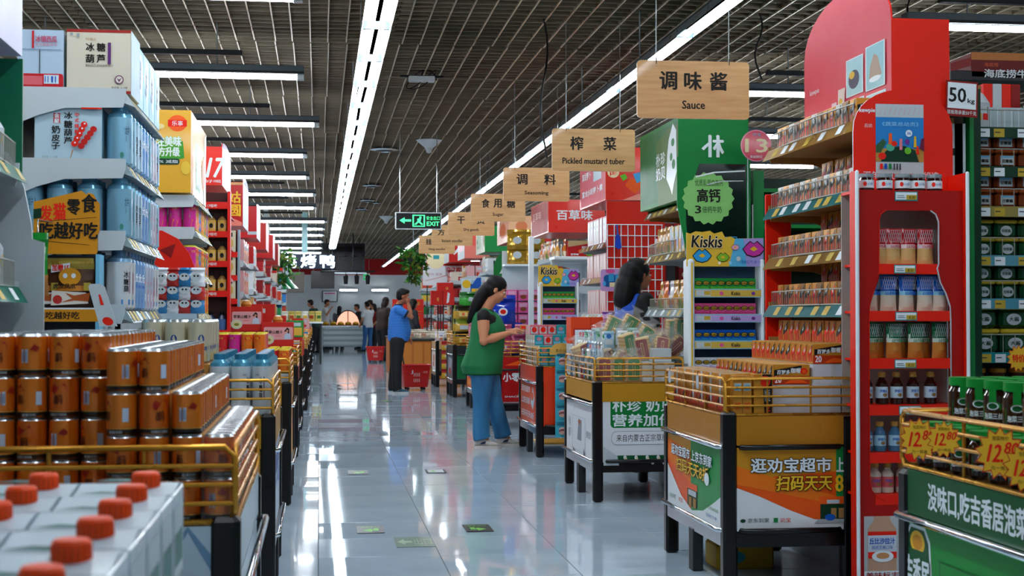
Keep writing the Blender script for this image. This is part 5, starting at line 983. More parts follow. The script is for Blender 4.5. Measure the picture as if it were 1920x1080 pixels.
for z, sp, n_ in ((1.742, pk[0], 'upper'), (1.482, pk[1], 'middle'), (1.202, pk[1], 'low')):
    for i in range(2): grid_goods(sp, 2.22 + .12 * i, .1, 1, 10.98, .128, 7, z, -PI / 2, 'pale pink box', ', %s shelf, %s row under the carrot topper' % (n_, nth(i)), 'pink boxes under the carrot topper', .003)
xg0, xg1 = uX(1137, 10.86), uX(1222, 10.86)
t = thing('grid_panel', 'red board with white wire grid on the shelf end', 'display panel', ((xg0 + xg1) / 2, 10.86, 0)); m = MB().box(xg0, 10.85, 0, xg1 + .1, 10.86, 2.05, M('#cf2414', .4)); bw(m, 'board', t)
m = MB(); z0, z1 = uZ(566, xg0, 10.84), uZ(421, xg0, 10.84)
for k in range(12): z = z1 - (z1 - z0) * k / 7; m.tube([(xg0, 10.835, z), (xg1 + .08, 10.835, z)], .004, WHITE, 4)
for k in range(9): x = xg0 + .004 + (xg1 + .08 - xg0) * k / 8.2; m.tube([(x, 10.835, z1), (x, 10.835, z1 - (z1 - z0) * 11 / 7)], .004, WHITE, 4)
bw(m, 'wire_grid', t)
q = P(1157, 422, 10.8); tag(MB().tube([(0, 0, 0), (.005, 0, -.06), (.01, 0, -.08)], .006, BLUE, 5).prism((Vector((0, 0, 0)), X_, Z_, -Y_), [(-.005, -.07), (.02, -.07), (.035, -.17), (.01, -.18), (-.015, -.16)], M('#1440b8', .6), t=.015).tube([(0, 0, 0), (0, .04, .0)], .004, BLUE, 4).build('blue_tassel', None, q), 'blue tassel tied to the white wire grid', 'tassel')
q0 = P(1126, 546, 10.75); W = uX(1186, 10.75) - q0.x; H = uZ(505, q0.x, 10.75) - q0.z
t = thing('price_card', 'lilac price card with blue cartoon packs hooked on the red grid', 'sign', q0); fr = (Vector((0, 0, 0)), X_, Z_, -Y_)
m = MB().prism(fr, rr(0, 0, W, H, .02), M('#c89ad0', .35), t=.004); m.art(fr, W, H, [('p', rr(.1, .2, .7, .75, .12), M('#1a5a9a', .4)), ('r', .25, .45, .42, .8, M('#3a9ad0', .4)), ('r', .46, .45, .62, .78, M('#3a9ad0', .4)), ('r', .28, .2, .6, .4, CREAM), ('e', .12, .35, .05, .12, SKY), ('e', .7, .35, .05, .12, SKY), ('e', .3, .92, .14, .1, PINK), ('p', [(.75, .7), (1, .8), (.95, 1.15), (.8, 1.1)], SKY)]); m.build('card', t)
MB().tube([(W * .5, 0.004, H * .8), (W * .5, .08, H * .8)], .004, WHITE, 4).build('hook', t)
cup = p_lathe('yogurt_cup', 'cup', [(0, 0, PINK), (.034, 0, M('#b83a80', .35)), (.038, .03, M('#e0a8d0', .35)), (.042, .06, M('#7a4ab0', .35)), (.045, .075, PINK), (.05, .078, M('#e6c0d8', .3)), (.05, .086, M('#e6c0d8', .3)), (0, .086)], 12, (.038, .01, .06, [('b', '奶', .3, .3, .7, .8, WHITE)]))
for k in range(4):
    for i in range(2): q = P(1140 + 20 * i, 583 + 22 * k, 10.6); spawn(cup, 'pink and purple yogurt cup stacked by the red grid, %s from the top, %s stack' % (nth(k), ['farther', 'nearer'][i]), (q.x, 10.6, 1.14 - .088 * k), 0, 'yogurt cups by the red grid')
spawn(p_box('cup_plinth', 'stand', .3, .2, .872, M('#c9ccd0', .5)), 'pale stand carrying the stacked yogurt cups', (uX(1150, 10.6), 10.6, 0))
rb_ = p_box('red_carton', 'carton', .17, .2, .13, M('#e04a20', .4), {'f': [('r', .49, 0, .51, 1, M('#b8320f', .4))]})
for k in range(2): q = P(1092 + 36 * k - 8, 618, 11.3); 
# boxes on the far part of the white bin
spawn(p_box('gift_carton', 'carton', .3, .2, .2, M('#e2481c', .4), {'f': [('r', .49, 0, .51, 1, M('#b8320f', .4)), ('r', .02, .0, .98, .04, DRED)]}), 'plain orange red carton behind the biscuit heap', (uX(1104, 10.95), 10.98, .98))
spawn(p_box('cup_plinth', 'stand', .3, .2, .98, M('#b8bcc0', .5)), 'grey stand beneath the orange red carton', (uX(1104, 10.95), 10.98, 0))
q = P(1074, 650, 10.45); t = thing('shelf_talker', 'white card reading tasty with a red fruit shape', 'sign', (q.x, 10.42, q.z)); fr = (Vector((0, 0, 0)), X_, Z_, -Y_)
m = MB().prism(fr, [(0, 0), (.2, 0), (.2, .13), (0, .13)], M('#b8202a', .4), t=.004); m.art(fr, .2, .13, [('r', .05, .05, .95, .93, WHITE), ('e', .5, .12, .38, .25, RED), ('p', [(.6, .3), (.9, .3), (.8, .5)], LGREEN), ('b', '好喝的', .2, .55, .8, .82, RED)]); m.build('card', t); MB().box(.09, .004, -.12, .11, .008, .1, DKGREY).build('stake', t)
settle(zn); zn = zone((2.0, 8.0), (2.146, 8.499), 1.084, 0.1)
# --- fourth shelf unit: red topper with 百草味, corner shelf, second gum stand
lv = [(1.745, .5, WHITE, 0, WHITE), (1.45, .3, WHITE, 0, WHITE), (1.2, .3, WHITE, 0, WHITE)]
endcap(1, 2.19, 13.8, 1.0, .55, lv, 'white shelf unit under the red snack topper', back=OFFW, ztop=1.97, post=WHITE, tags=False)
topbox(1, 2.185, 13.78, 14.9, 1.985, 2.30, .55, 'red box topper with white snack lettering', RP, [('b', '百草味', .15, .38, .78, .68, WHITE)], [('r', .02, .03, .98, .97, M('#a83a3a', .5)), ('b', '百草味', .1, .5, .6, .75, M('#e0b0a8', .4))])
t = thing('corner_shelf', 'white corner shelf facing the camera under the red snack topper', 'shelf', (2.45, 13.6, 0))
for z in (1.745,): bw(MB().bbox(2.2, 13.5, z - .03, 2.9, 13.8, z, WHITE, .004), 'board', t)
bw(MB().box(2.72, 13.72, 0, 2.76, 13.78, 1.9, OFFW).box(2.21, 13.72, 1.2, 2.24, 13.78, 1.72, OFFW), 'upright', t)
spawn(p_box('snack_carton', 'carton', .42, .14, .15, M('#a80c12', .4), {'f': [('p', [(0, .6), (0, 1), (.85, 1)], M('#b09468', .6)), ('b', '百草味', .06, .08, .24, .2, WHITE), ('e', .32, .35, .09, .12, M('#e8622a', .4)), ('e', .58, .42, .12, .17, M('#e8932a', .4)), ('e', .78, .25, .08, .1, ORANGE), ('e', .48, .15, .08, .1, LGREEN), ('e', .78, .7, .08, .15, OFFW)]}), 'open red snack carton with fruit pictures on the corner shelf', (2.55, 13.64, 1.746))
for k in range(4): spawn(thinp[k] if k % 2 else sb[k % 4], 'mixed snack pack beside the red carton, %s from its end' % nth(k), (2.26 + .035 * k, 13.7, 1.746), -PI / 2, 'snack packs on the corner shelf')
grid_goods(sb, 2.27, .1, 1, 13.95, .12, 7, 1.747, -PI / 2, 'snack bag', ', top shelf under the red snack topper', 'snack bags under the red topper', .006)
gum_stand(uX(1018, 13.4), 13.4, .32, [uZ(549, 2.3, 13.4), uZ(560, 2.3, 13.4), uZ(591, 2.3, 13.4), uZ(622, 2.3, 13.4)], '', 'far gum stand with lip patterned header behind the teal boxes', 7, 1.05)
t = t_peg = thing('pegboard', 'white pegboard panel with pink packs beyond the woman', 'display panel', (2.2, 13.7, 0)); xa, xb = uX(992, 13.9), uX(1001, 13.9)
bw(MB().box(xa, 13.9, 0, xb, 13.95, 1.95, WHITE), 'upright', t); xc = uX(953, 15.2)
bw(MB().box(xc, 15.5, 0, xc + .5, 15.52, 1.55, OFFW), 'panel', t)
pp = p_box('pink_pack', 'pack', .11, .06, .115, PINK, {'f': [('r', .1, .55, .9, .9, M('#e8a8c8', .4)), ('e', .5, .35, .3, .2, M('#8a4a2a', .5))]})
for i in range(3):
    for k in range(3): spawn(pp, 'pink pack on the white panel, %s down, %s across' % (nth(k), nth(i)), (xc + .07 + .12 * i, 15.45, 1.35 - .13 * k), 0, 'pink packs behind the woman')
MB()
t = t_peg; bw(MB().box(xc, 15.38, 1.05, xc + .4, 15.49, 1.09, SKY).box(xc - .02, 15.49, 0, xc - .001, 15.52, 1.5, WHITE), 'shelf', t)
bbag = p_bag('blue_bag', 'bag', .3, .34, .16, [(1, M('#0a36b0', .25, coat=.7))], arts=[('e', .5, .5, .16, .12, WHITE), ('e', .5, .5, .1, .07, RED)], pinch=.1)
for k in range(2): spawn(bbag, 'shiny blue snack bag hanging beyond the woman, %s from the top' % nth(k), (uX(940, 14.7) + .02 * k, 14.7, 1.2 - .33 * k if k else 1.06), .1, 'blue bags beyond the woman') if k < 1 else spawn(bbag, 'shiny blue snack bag low behind the woman, %s' % nth(k), (uX(938, 14.75) + .1 * k, 14.78, .78 - .0 * k), .3 * k, 'blue bags beyond the woman')
settle(zn); zn = zone((2.0, 8.0), (1.98, 7.88), 1, 0)
# --- red snack bin behind the woman
cart(1, 1.86, 15.2, 16.3, W=.48, label= 'dark red snack bin with white lettering behind the standing woman', band=M('#b81414', .35), fcol=M('#b00e10', .35), scol=M('#b00e10', .35), fart=[('b', '小零食', .05, .66, .8, .92, WHITE), ('b', 'SNACKS', .1, .2, .6, .25, WHITE), ('r', 0, .02, 1, .07, WHITE)] + [('r', .04 * k, .02, .04 * k + .02, .07, DRED) for k in range(25)] + [('p', [(.45, .25), (.7, .28), (.6, .4)], M('#c9a05a', .5))], bandart=[('p', [(.1, .3), (.9, .3), (.5, .7)], ORANGE)])
pinkb = [p_bag('candy_bag', 'candy bag', .14, .17, .07, [(1, M(c, .25, coat=.6))], arts=[('e', .5, .5, .25, .2, OFFW), ('b', '糖', .4, .4, .6, .6, RED)], seed=k) for k, c in enumerate(('#b8406a', '#c9788f', '#8a2f5a'))]
for i in range(3):
    for j in range(5): spawn(pinkb[(i * 2 + j) % 3], 'pink candy bag in the red bin, %s across, %s back' % (nth(i), nth(j)), (1.96 + .17 * i, 15.32 + .19 * j, .766 + .03 * ((i + j) % 3) + .03 * min(i, 3)), random.uniform(-.5, .5), 'pink candy bags in the red bin')
for i in range(3): spawn(pinkb[i % 3], 'pink candy bag heaped in front of the woman, %s across' % nth(i), (2.0 + .17 * i, 15.5, .93), random.uniform(-.5, .5), 'pink candy bags in the red bin')
settle(zn)
# --- bins farther along
def goods_fill(x0, y0, nx, ny, dx, dy, z, sp, desc, grp, rot=0, lay=1, dz=.1, jit=.01):
    for k in range(lay):
        for i in range(nx):
            for j in range(ny): spawn(sp[random.randrange(len(sp))], '%s, %s across, %s back%s' % (desc, nth(i), nth(j), ', %s layer' % nth(k) if lay > 1 else ''), (x0 + dx * i, y0 + dy * j, z + dz * k), rot + random.uniform(-jit, jit) * 10, grp)
cart(1, 1.93, 18.05, 19.1, 'orange bin with red front beyond the woman', band=M('#d0602a', .35), fcol=M('#b8201a', .35), scol=M('#e06a20', .35), sart=[('r', .1, .1, .9, .9, M('#e28a2a', .4)), ('r', .2, .3, .6, .8, RED)], fart=[('e', .4, .1, .1, .08, RED)])
goods_fill(2.0, 18.15, 3, 4, .14, .22, .766, sb + pinkb, 'mixed snack bag in the orange bin', 'snack bags in the orange bin', lay=2, dz=.16)
cart(1, 1.93, 21.0, 22.05, 'dark green bin heaped with gold noodle packs', band=M('#1e2a2a', .35), fcol=M('#0a6a38', .35), scol=M('#4a5a62', .35), sart=[('r', .08, .08, .92, .92, M('#6a7a84', .35)), ('p', [(.2, .2), (.7, .3), (.8, .8), (.4, .9)], M('#a8b8c0', .35)), ('e', .5, .3, .2, .14, M('#b8402a', .4))], fart=[('e', .6, .4, .2, .18, M('#2b8a55', .4))])
nb = [p_bag('noodle_pack', 'noodle pack', .24, .2, .14, [(.55, M('#b08a2a', .25, coat=.6)), (1, M('#2a2412', .3, coat=.5))], arts=[('r', .25, .15, .75, .45, M('#d8c070', .4)), ('b', '面', .42, .2, .58, .4, RED)], seed=1, pinch=.1), p_bag('noodle_pack', 'noodle pack', .24, .2, .14, [(.6, M('#c49a3a', .25, coat=.6)), (1, M('#7a8a2a', .3, coat=.5))], arts=[('r', .25, .15, .75, .45, OFFW)], seed=2, pinch=.1), p_bag('noodle_pack', 'noodle pack', .24, .2, .14, [(.5, M('#2f9a2a', .25, coat=.6)), (1, M('#1a6a20', .3, coat=.5))], arts=[('e', .5, .45, .2, .15, OFFW)], seed=3, pinch=.1)]
for k in range(4):
    for i in range(2 - (k > 2)):
        for j in range(3): spawn(nb[2] if k == 3 else nb[(i + j + k) % 2], '%s noodle pack on the dark green bin, %s layer, %s across, %s back' % ('green' if k == 3 else 'gold', nth(k), nth(i), nth(j)), (2.10 + .26 * i + .1 * (k == 3), 21.15 + .22 * j, .77 + .19 * k), random.uniform(-.15, .15), 'noodle packs on the dark green bin')
cart(1, 1.93, 24.1, 25.1, 'pale bin with snack strips hanging on its front', band=M('#c9a070', .4), fcol=M('#5a5048', .4), scol=M('#d9d2ca', .4), sart=[('r', .1, .1, .9, .9, M('#e8ded6', .4)), ('e', .5, .6, .2, .2, M('#c9805a', .4)), ('r', .3, .2, .6, .4, M('#b84a3a', .4))], basket=False)
goods_fill(2.03, 24.2, 3, 4, .2, .22, .76, [milk[0], sb[1], sb[0]], 'white and blue bag on the pale bin', 'bags on the pale bin', jit=.04)
sp = p_bag('snack_strip_pack', 'snack pack', .22, .15, .05, [(.5, M('#c9a030', .3)), (1, M('#b01a1a', .3))], arts=[('e', .5, .35, .25, .15, OFFW)], pinch=.1)
for k in range(4): spawn(sp, 'red and yellow snack pack hanging on the pale bin front, %s from the top' % nth(k), (2.13, 24.03, .62 - .155 * k), 0, 'snack packs hung on the pale bin')
for k, (y, lb) in enumerate(((27.2, 'wooden produce bin nearest the man in blue'), (30.4, 'wooden produce bin beyond the man in blue'))):
    t = thing('wooden_bin', lb, 'produce bin', (2.0, y, 0)); x0 = 1.55 - .1 * k; WO = M('#b86a24', .5)
    bw(MB().bbox(x0, y, 0, x0 + 1.4, y + 1.2, .72, WO, .01), 'body', t); 
    for q in range(7): bw(MB().box(x0 + .02 + .2 * q, y - .012, .1, x0 + .18 + .2 * q, y, .68, M('#c87a2e', .5)), 'plank', t)
    bw(MB().bbox(x0 - .02, y - .03, .72, x0 + 1.42, y + 1.22, .76, DKGREY, .01), 'rim', t)
    bg = p_bag('rice_bag', 'bag', .24, .14, .12, [(1, M('#cfc4b0', .5))], arts=[('r', .3, .3, .7, .7, M('#b8846a', .5))], seed=k + 5)
    for i in range(5):
        for j in range(4): spawn(bg, 'pale produce bag on the %s, %s across, %s back' % (lb.replace('produce ', ''), nth(i), nth(j)), (x0 + .16 + .27 * i, y + .15 + .25 * j,   .76), random.uniform(-.6, .6), 'produce bags on the wooden bins')
zn = zone((2.0, 8.0), (2.24, 8.96), 1.12, 0.143)
# --- shelf units farther along, each with its own topper
def rndbox(seed, pal, nm='food_box', w=(.1, .18), h=(.15, .24)):
    r = random.Random(seed); c = r.choice(pal); W = r.uniform(*w); H = r.uniform(*h)
    return p_box(nm, 'box', W, .12, H, M(c, .4, coat=.2), {'f': [('r', .12, .1, .88, r.uniform(.4, .6), M(r.choice(pal), .4)), ('r', .2, .65, .8, .85, OFFW), ('e', .5, .3, .25, .12, M(r.choice(pal), .4))]})
WARM = ['#b8161a', '#d84a1c', '#c99a3a', '#e0d4c0', '#8a1016', '#d8a0a0']; COOL = ['#2f7ab8', '#dfe6ea', '#1d8a4a', '#8fc4d8', '#c9402a', '#d8b83a']
def far_unit(s, Xf, Y0, L, levels, pal, label, top=None, n=5, lipc=OFFW, back=None, side=None, nside=2, uniform=False):
    t = endcap(s, Xf, Y0, L, .42, [(z, .38, lipc, 0, OFFW) for z in levels], label, back=back or GREY, ztop=levels[0] + .3, post=side or OFFW, tags=False)
    sps = [rndbox(int(Y0 * 7) + k + (9 if s > 0 else 0), pal, 'food_box' if s > 0 else 'gift_box') for k in range(4)]
    for li, z in enumerate(levels):
        for j in range(n):
            spawn(sps[(li if uniform else j // 2 + li) % 4], 'boxed goods on the %s, %s shelf, %s from the near end' % (label, nth(li), nth(j)), (Xf + s * .11, Y0 + .1 + (L - .15) / n * j + .02, z + .001), -s * PI / 2, 'boxed goods on the ' + label)
    for li, z in enumerate(levels):
        for j in range(nside): spawn(sps[(li + j) % 4], 'end-on goods of the %s, %s shelf, %s across' % (label, nth(li), nth(j)), (Xf + s * (.24 + .0 * j + .0), Y0 + .12 + .25 * j, z + .001), 0, 'boxed goods on the ' + label)
    return t
far_unit(1, 2.2, 16.8, 1.0, [1.75, 1.45, 1.15, .85], ['#b8892a', '#d8b050', '#8a5a20', '#dfe0dc'], 'shelf unit of gold bags beyond the woman')
topbox(1, 2.2, 16.78, 17.9, 2.06, 2.36, .5, 'peach and red topper picturing food, beneath the seasoning sign', M('#c8281c', .35), [('p', [(0, .1), (.0, 1), (.6, 1), (.8, .6), (.5, .3), (.2, .4)], M('#e8b088', .4)), ('e', .3, .6, .14, .2, M('#d87a4a', .4))], [('r', 0, 0, 1, 1, M('#e0a088', .3)), ('e', .5, .5, .25, .3, M('#d8663a', .4))])
gb = p_bag('gold_bag', 'gold bag', .22, .22, .12, [(1, M('#b8902a', .2, .5, coat=.5))], arts=[('e', .5, .45, .22, .18, OFFW)], pinch=.1)
xq = uX(955, 15.6)
t = thing('bag_rack', 'white rack of shiny gold bags beyond the woman', 'rack', (xq + .2, 15.7, 0)); bw(MB().box(xq - .06, 15.55, 1.73, xq + .5, 15.76, 1.75, WHITE).box(xq - .06, 15.55, 1.4, xq + .5, 15.76, 1.42, WHITE).box(xq + .42, 15.6, 0, xq + .46, 15.7, 2.0, WHITE).box(xq - .06, 15.74, 0, xq + .46, 15.76, 1.9, OFFW), 'rack', t)
for i in range(2):
    for k in range(2): spawn(gb, 'shiny gold bag on the white rack, %s across, %s layer' % (nth(i), nth(k)), (xq + .09 + .2 * i, 15.64, 1.751 + .16 * k), .2 * (i - .5), 'gold bags on the white rack')
far_unit(1, 2.26, 19.8, 1.0, [1.8, 1.5, 1.2, .9], ['#c9788f', '#e0e4e6', '#2f9ab8', '#b8b090'], 'shelf unit of slim packets under the green number six topper')
topbox(1, 2.26, 19.78, 20.9, 2.07, 2.43, .45, 'green topper with a big pale digit', M('#128a3e', .35), [('b', '6', .55, .25, .85, .75, CREAM)], [('r', 0, 0, 1, 1, M('#b8c0b0', .3)), ('r', .1, .2, .6, .8, M('#4a8a5a', .3))])
panel('end_board', 'rounded dark green end board beside the slim packets', 'end board', 925, 474, 945, 522, 19.6, M('#0a7030', .4), shape=[(0, 0), (1, 0), (1, 1), (.7, .98), (.3, .8), (.05, .5)])
far_unit(1, 2.28, 22.8, 1.0, [1.8, 1.5, 1.2, .9], WARM, 'shelf unit under the white and coral topper')
topbox(1, 2.28, 22.78, 23.9, 2.1, 2.5, .4, 'white and coral topper partly behind the noodle sign', M('#e8584a', .35), [('r', 0, 0, 1, .5, M('#e87a6a', .4))], [('r', 0, 0, 1, 1, OFFW), ('r', .1, .3, .9, .7, M('#d8a0a8', .4))])
far_unit(1, 2.3, 25.8, 1.0, [1.8, 1.5, 1.2, .9], WARM, 'shelf unit under the red topper with one white character')
topbox(1, 2.3, 25.78, 26.9, 2.15, 2.6, .4, 'red topper with one white character behind the last sign', M('#c81a14', .35), [('b', '人', .2, .3, .8, .8, WHITE)], [('r', 0, 0, 1, 1, OFFW)])
far_unit(1, 2.3, 29.0, 1.0, [1.8, 1.5, 1.2, .9], WARM, 'farther red shelf unit beyond the noodle signs')
far_unit(1, 2.3, 33.0, 1.0, [1.8, 1.5, 1.2, .9], COOL, 'farthest shelf unit on the sauce side')
panel('promo_board', 'big white and red promotion board with a cream disc under the last sign', 'board', 793, 474, 873, 535, 26.8, M('#dfe2e6', .4), [('r', .08, .6, 1, 1, M('#c8201a', .4)), ('e', .3, .8, .22, .3, CREAM), ('r', .24, .8, .38, .92, M('#2a9aa0', .4)), ('b', '乌江榨菜', .55, .38, 1, .56, RED), ('p', [(.05, .15), (.3, .22), (.6, .34), (.62, .32), (.3, .2), (.05, .13)], M('#c98a8a', .4)), ('t', '美味 健康', .1, .3, .45, .38, M('#b89aa0', .4)), ('r', .7, .05, .95, .2, M('#d8b0a0', .4))])
for k, (a, b, c, d, Y, lb) in enumerate(((820, 530, 850, 548, 25.78, 'tallest red gift box behind the produce bins'), (808, 545, 830, 572, 25.52, 'upright red gift box with gold flecks above the produce bins'), (831, 545, 852, 572, 25.5, 'red gift box with a white rabbit shape'))):
    panel('gift_box', lb, 'gift box', a, b, c, d, Y, M('#c81e14', .4), [('p', [(.3, .1), (.5, .2), (.6, .8), (.4, .9)], WHITE)] if k == 2 else [('e', .6, .4, .1, .15, M('#d8843a', .4))], th=.2)
rg = p_box('gift_box', 'gift box', .22, .2, .33, M('#cc2412', .4), {'f': [('r', .42, .6, .58, .85, GOLD), ('r', .2, .15, .8, .2, GOLD)]})
tb_ = thing('display_table', 'dark table of red gift boxes beyond the man in blue', 'table', (1.9, 31, 0)); bw(MB().bbox(1.6, 32.4, 0.5, 2.5, 33.0, .56, DKGREY), 'top', tb_)
for q in (1.65, 2.4): bw(MB().box(q, 32.45, 0, q + .05, 32.95, .5, DKGREY), 'leg', tb_)
for k in range(3):
    for i in range(3): spawn(rg, 'stacked red gift box with gold ribbon, %s layer, %s across' % (nth(k), nth(i)), (1.75 + .24 * i, 32.7, .561 + .335 * k), 0, 'red gift boxes on the dark table')
panel('bottle_sign', 'pale cut-out board of a jug with an orange picture behind the woman', 'board', 865, 523, 897, 562, 20.4, M('#c4d4dc', .4), [('e', .3, .75, .25, .2, YEL), ('p', [(.5, .3), (.9, .2), (1, .9), (.6, .95)], M('#9ab8c8', .4))])
panel('hook_board', 'blue cut-out board with yellow packs behind the woman', 'board', 882, 520, 902, 562, 19.5, M('#1a56b0', .4), [('r', .1, .1, .5, .5, YEL), ('r', .55, .1, .95, .5, YEL)], shape=[(0, 0), (1, 0), (1, 1), (.6, .98), (.2, .7), (0, .6)])
# shelf runs that go off to the side behind the end units (facing the camera)
def run(Y, x0, x1, levels, pal, label, s=1):
    t = thing('shelf_run', label, 'shelf unit', ((x0 + x1) / 2, Y, 0)); bw(MB().box(x0, Y + .35, 0, x1, Y + .38, levels[0] + .35, GREY), 'back_panel', t)
    sps = [rndbox(int(Y * 5) + k, pal) for k in range(6)]
    for li, z in enumerate(levels):
        bw(MB().box(x0, Y, z - .02, x1, Y + .35, z, OFFW).box(x0, Y - .012, z - .04, x1, Y, z + .003, STEEL), 'shelf', t)
        n = int(abs(x1 - x0) / .2)
        for j in range(n): spawn(sps[(j // 3 + li) % 6], 'boxed goods on the %s, %s shelf, %s along' % (label, nth(li), nth(j)), (x0 + .1 + .2 * j, Y + .09, z + .001), 0, 'boxed goods on the ' + label)
LV = [1.75, 1.45, 1.15, .85]
run(11.1, 2.56, 3.2, LV, WARM, 'shelf run behind the red wire grid')
run(14.1, 2.8, 3.4, LV, COOL, 'shelf run behind the far gum stand')
run(17.1, 2.72, 3.3, LV, WARM, 'shelf run behind the gold bags')
settle(zn)
# ================================================================ drinks side
# --- nearest cartons with orange caps
CART_T = M('#c4d8e2', .3, coat=.3)
def carton_spec():
    m = MB(); Wc, Dc = .063, .071; m.bbox(-Wc, -Dc, 0, Wc, Dc, .2, M('#b4ccd8', .3, coat=.3), .003)
    m.art(front(-Wc, -Dc, 0), 2 * Wc, .2, [('r', 0, 0, 1, .3, M('#3a8ab8', .3)), ('r', .1, .5, .9, .7, M('#2a6a9a', .3))]); m.art(sideR(Wc, -Dc, 0), 2 * Dc, .2, [('r', .06, .08, .94, .9, M('#b9cbd0', .35)), ('r', .15, .5, .85, .72, M('#3f7a74', .4)), ('r', .15, .2, .6, .4, M('#7a9a94', .4)), ('r', .7, .16, .84, .42, GREY)])
    m.add([(-Wc, -Dc, .2), (Wc, -Dc, .2), (Wc, Dc, .2), (-Wc, Dc, .2), (-Wc, -.004, .209), (Wc, -.004, .209)], [(0, 1, 5, 4), (2, 3, 4, 5), (1, 2, 5), (3, 0, 4)], CART_T)
    m.art((Vector((-Wc, .01, .2085)), X_, Y_, Z_), 2 * Wc, .05, [('p', [(.1, .3), (.5, .1), (.6, .5), (.3, .8)], M('#2a6a68', .4))], .0006)
    c = MB().lathe([(.018, 0, M('#ff4f0a', .4)), (.0185, .002, M('#ff4f0a', .4)), (.0185, .018, M('#ff4f0a', .4)), (.016, .021, M('#ff4f0a', .4)), (0, .021)], 18, c=(.022, -.02, .204))
    for k in range(18): a = 2 * PI * k / 18; c.box(.022 + .0183 * math.cos(a) - .0008, -.02 + .0183 * math.sin(a) - .0008, .206, .022 + .0183 * math.cos(a) + .0008, -.02 + .0183 * math.sin(a) + .0008, .22, M('#e04408', .4))
    return ('drink_carton', 'carton', m.mesh('drink_carton'), [('cap', c.mesh('cap'))])
cs = carton_spec(); t = cart(-1, -.165, .75, 2.1, 'white bin of drink cartons with orange caps nearest the camera', band=WHITE, fcol=WHITE, scol=M('#9fb8bc', .4), basket=False)
for i in range(6):
    for j in range(8): spawn(cs, 'pale drink carton with orange cap, %s from the aisle, %s from the far rim' % (nth(i), nth(j)), (-.25 - .131 * i, 2.0 - .146 * j, .757), 0, 'drink cartons nearest the camera')
zn = zone((-0.6, 5.0), (-0.6, 5.05), 1, 0)
# --- stacked gold cans
def can_spec(variant):
    m_or = [M('#e8801e', .24, .55, coat=.5), M('#dc6c12', .24, .55, coat=.5)][variant % 2]
    return p_can('drink_can', .0315, .089, m_or, SILVER, [(.0, .13, M('#140d0a', .3, coat=.4)), (.13, .15, M('#d0a04a', .3, .5))],
        arts={0: [('r', .36, .3, .56, .62, M('#b9cbe0', .3))] + [('r', .38 + .035 * k, .34, .395 + .035 * k, .58, M('#5a7a9a', .4)) for k in range(5)] + [('p', [(.6, .6), (.75, .75), (.9, .66), (.8, .56), (.7, .6)], M('#8a1a08', .35))],
              1: [('p', [(.2, .62), (.35, .8), (.5, .72), (.7, .82), (.8, .64), (.6, .6), (.4, .56)], M('#9a1a08', .35)), ('b', '战马', .38, .32, .64, .54, M('#4a1206', .4)), ('t', 'ENERGY DRINK', .25, .04, .78, .1, OFFW)],
              2: [('b', '战马', .1, .32, .3, .54, M('#4a1206', .4)), ('p', [(.0, .62), (.2, .8), (.35, .64)], M('#9a1a08', .35)), ('r', .7, .3, .88, .62, M('#b9cbe0', .3)), ('t', '能量饮料', .3, .03, .7, .1, OFFW)]}[variant], n=18)
cans = [can_spec(v) for v in range(3)]
LA = cart(-1, -.16, 3.0, 4.12, W=.585, label='white bin of stacked gold cans', band=M('#b9cdd8', .35, coat=.3), bandz=.64, fcol=M('#b4c6d4', .35, coat=.3), scol=M('#c2d4e0', .3, coat=.3), zb=.255, fz=.64,
          fart=[('b', '饮料', .55, .62, .83, .9, M('#1c3a5e', .4)), ('p', [(.86, .45), (.93, .72), (1, .5), (1, .62), (.93, .86), (.86, .58)], M('#3f6a98', .4)), ('p', [(.86, .15), (.93, .42), (1, .2), (1, .32), (.93, .56), (.86, .28)], M('#3f6a98', .4))],
          bandart=[('p', [(.8, .2), (.9, .9), (1, .2), (1, .5), (.9, 1), (.8, .5)], M('#6f94b4', .4))], sart=[('p', [(0, 0), (1, 0), (1, .5), (0, .3)], M('#4a7ab0', .35))])
KR = M('#a9742e', .7)
def cancol(x, y0, ny, nl, z0, first_layer_only_front, name, vis_right):
    for j in range(ny):
        for k in range(nl):
            if not (k == nl - 1 or j == 0 or k >= vis_right): continue
            spawn(cans[(j * 2 + k + int(-x * 15)) % 3], 'gold drink can, %s, %s back, %s layer' % (name, nth(j), nth(k)), (x, y0 + .0655 * j, z0 + .0895 * k), random.uniform(-.5, .5), 'gold cans in the white bin')
cancol(-.207, 3.05, 15, 2, .765, 0, 'aisle edge column', 0)
cancol(-.273, 3.05, 15, 3, .765, 0, 'second column from the aisle', 2)
cancol(-.340, 3.05, 15, 4, .765, 0, 'third column from the aisle', 3)
cancol(-.406, 3.05, 15, 4, .765, 0, 'fourth column from the aisle', 9)
for c in range(4): cancol(-.475 - .066 * c, 3.16, 14, 4, .795, 0, '%s column from the aisle' % nth(c + 4), 3 if c == 0 else 9)
def fill(x0, x1, y0, y1, z0, z1, m=None): bw(MB().bbox(x0, y0, z0, x1, y1, z1, m or KR), 'inner_filler', LA)  # filler added to hold up the top cans where hidden cans are left out
fill(-.305, -.24, 3.085, 4.04, .752, .942); fill(-.44, -.308, 3.085, 4.04, .752, 1.03); fill(-.72, -.443, 3.20, 4.04, .792, 1.06); bw(MB().bbox(-.735, 3.12, .752, -.443, 4.08, .792, KR, .003), 'cardboard_tray', LA)
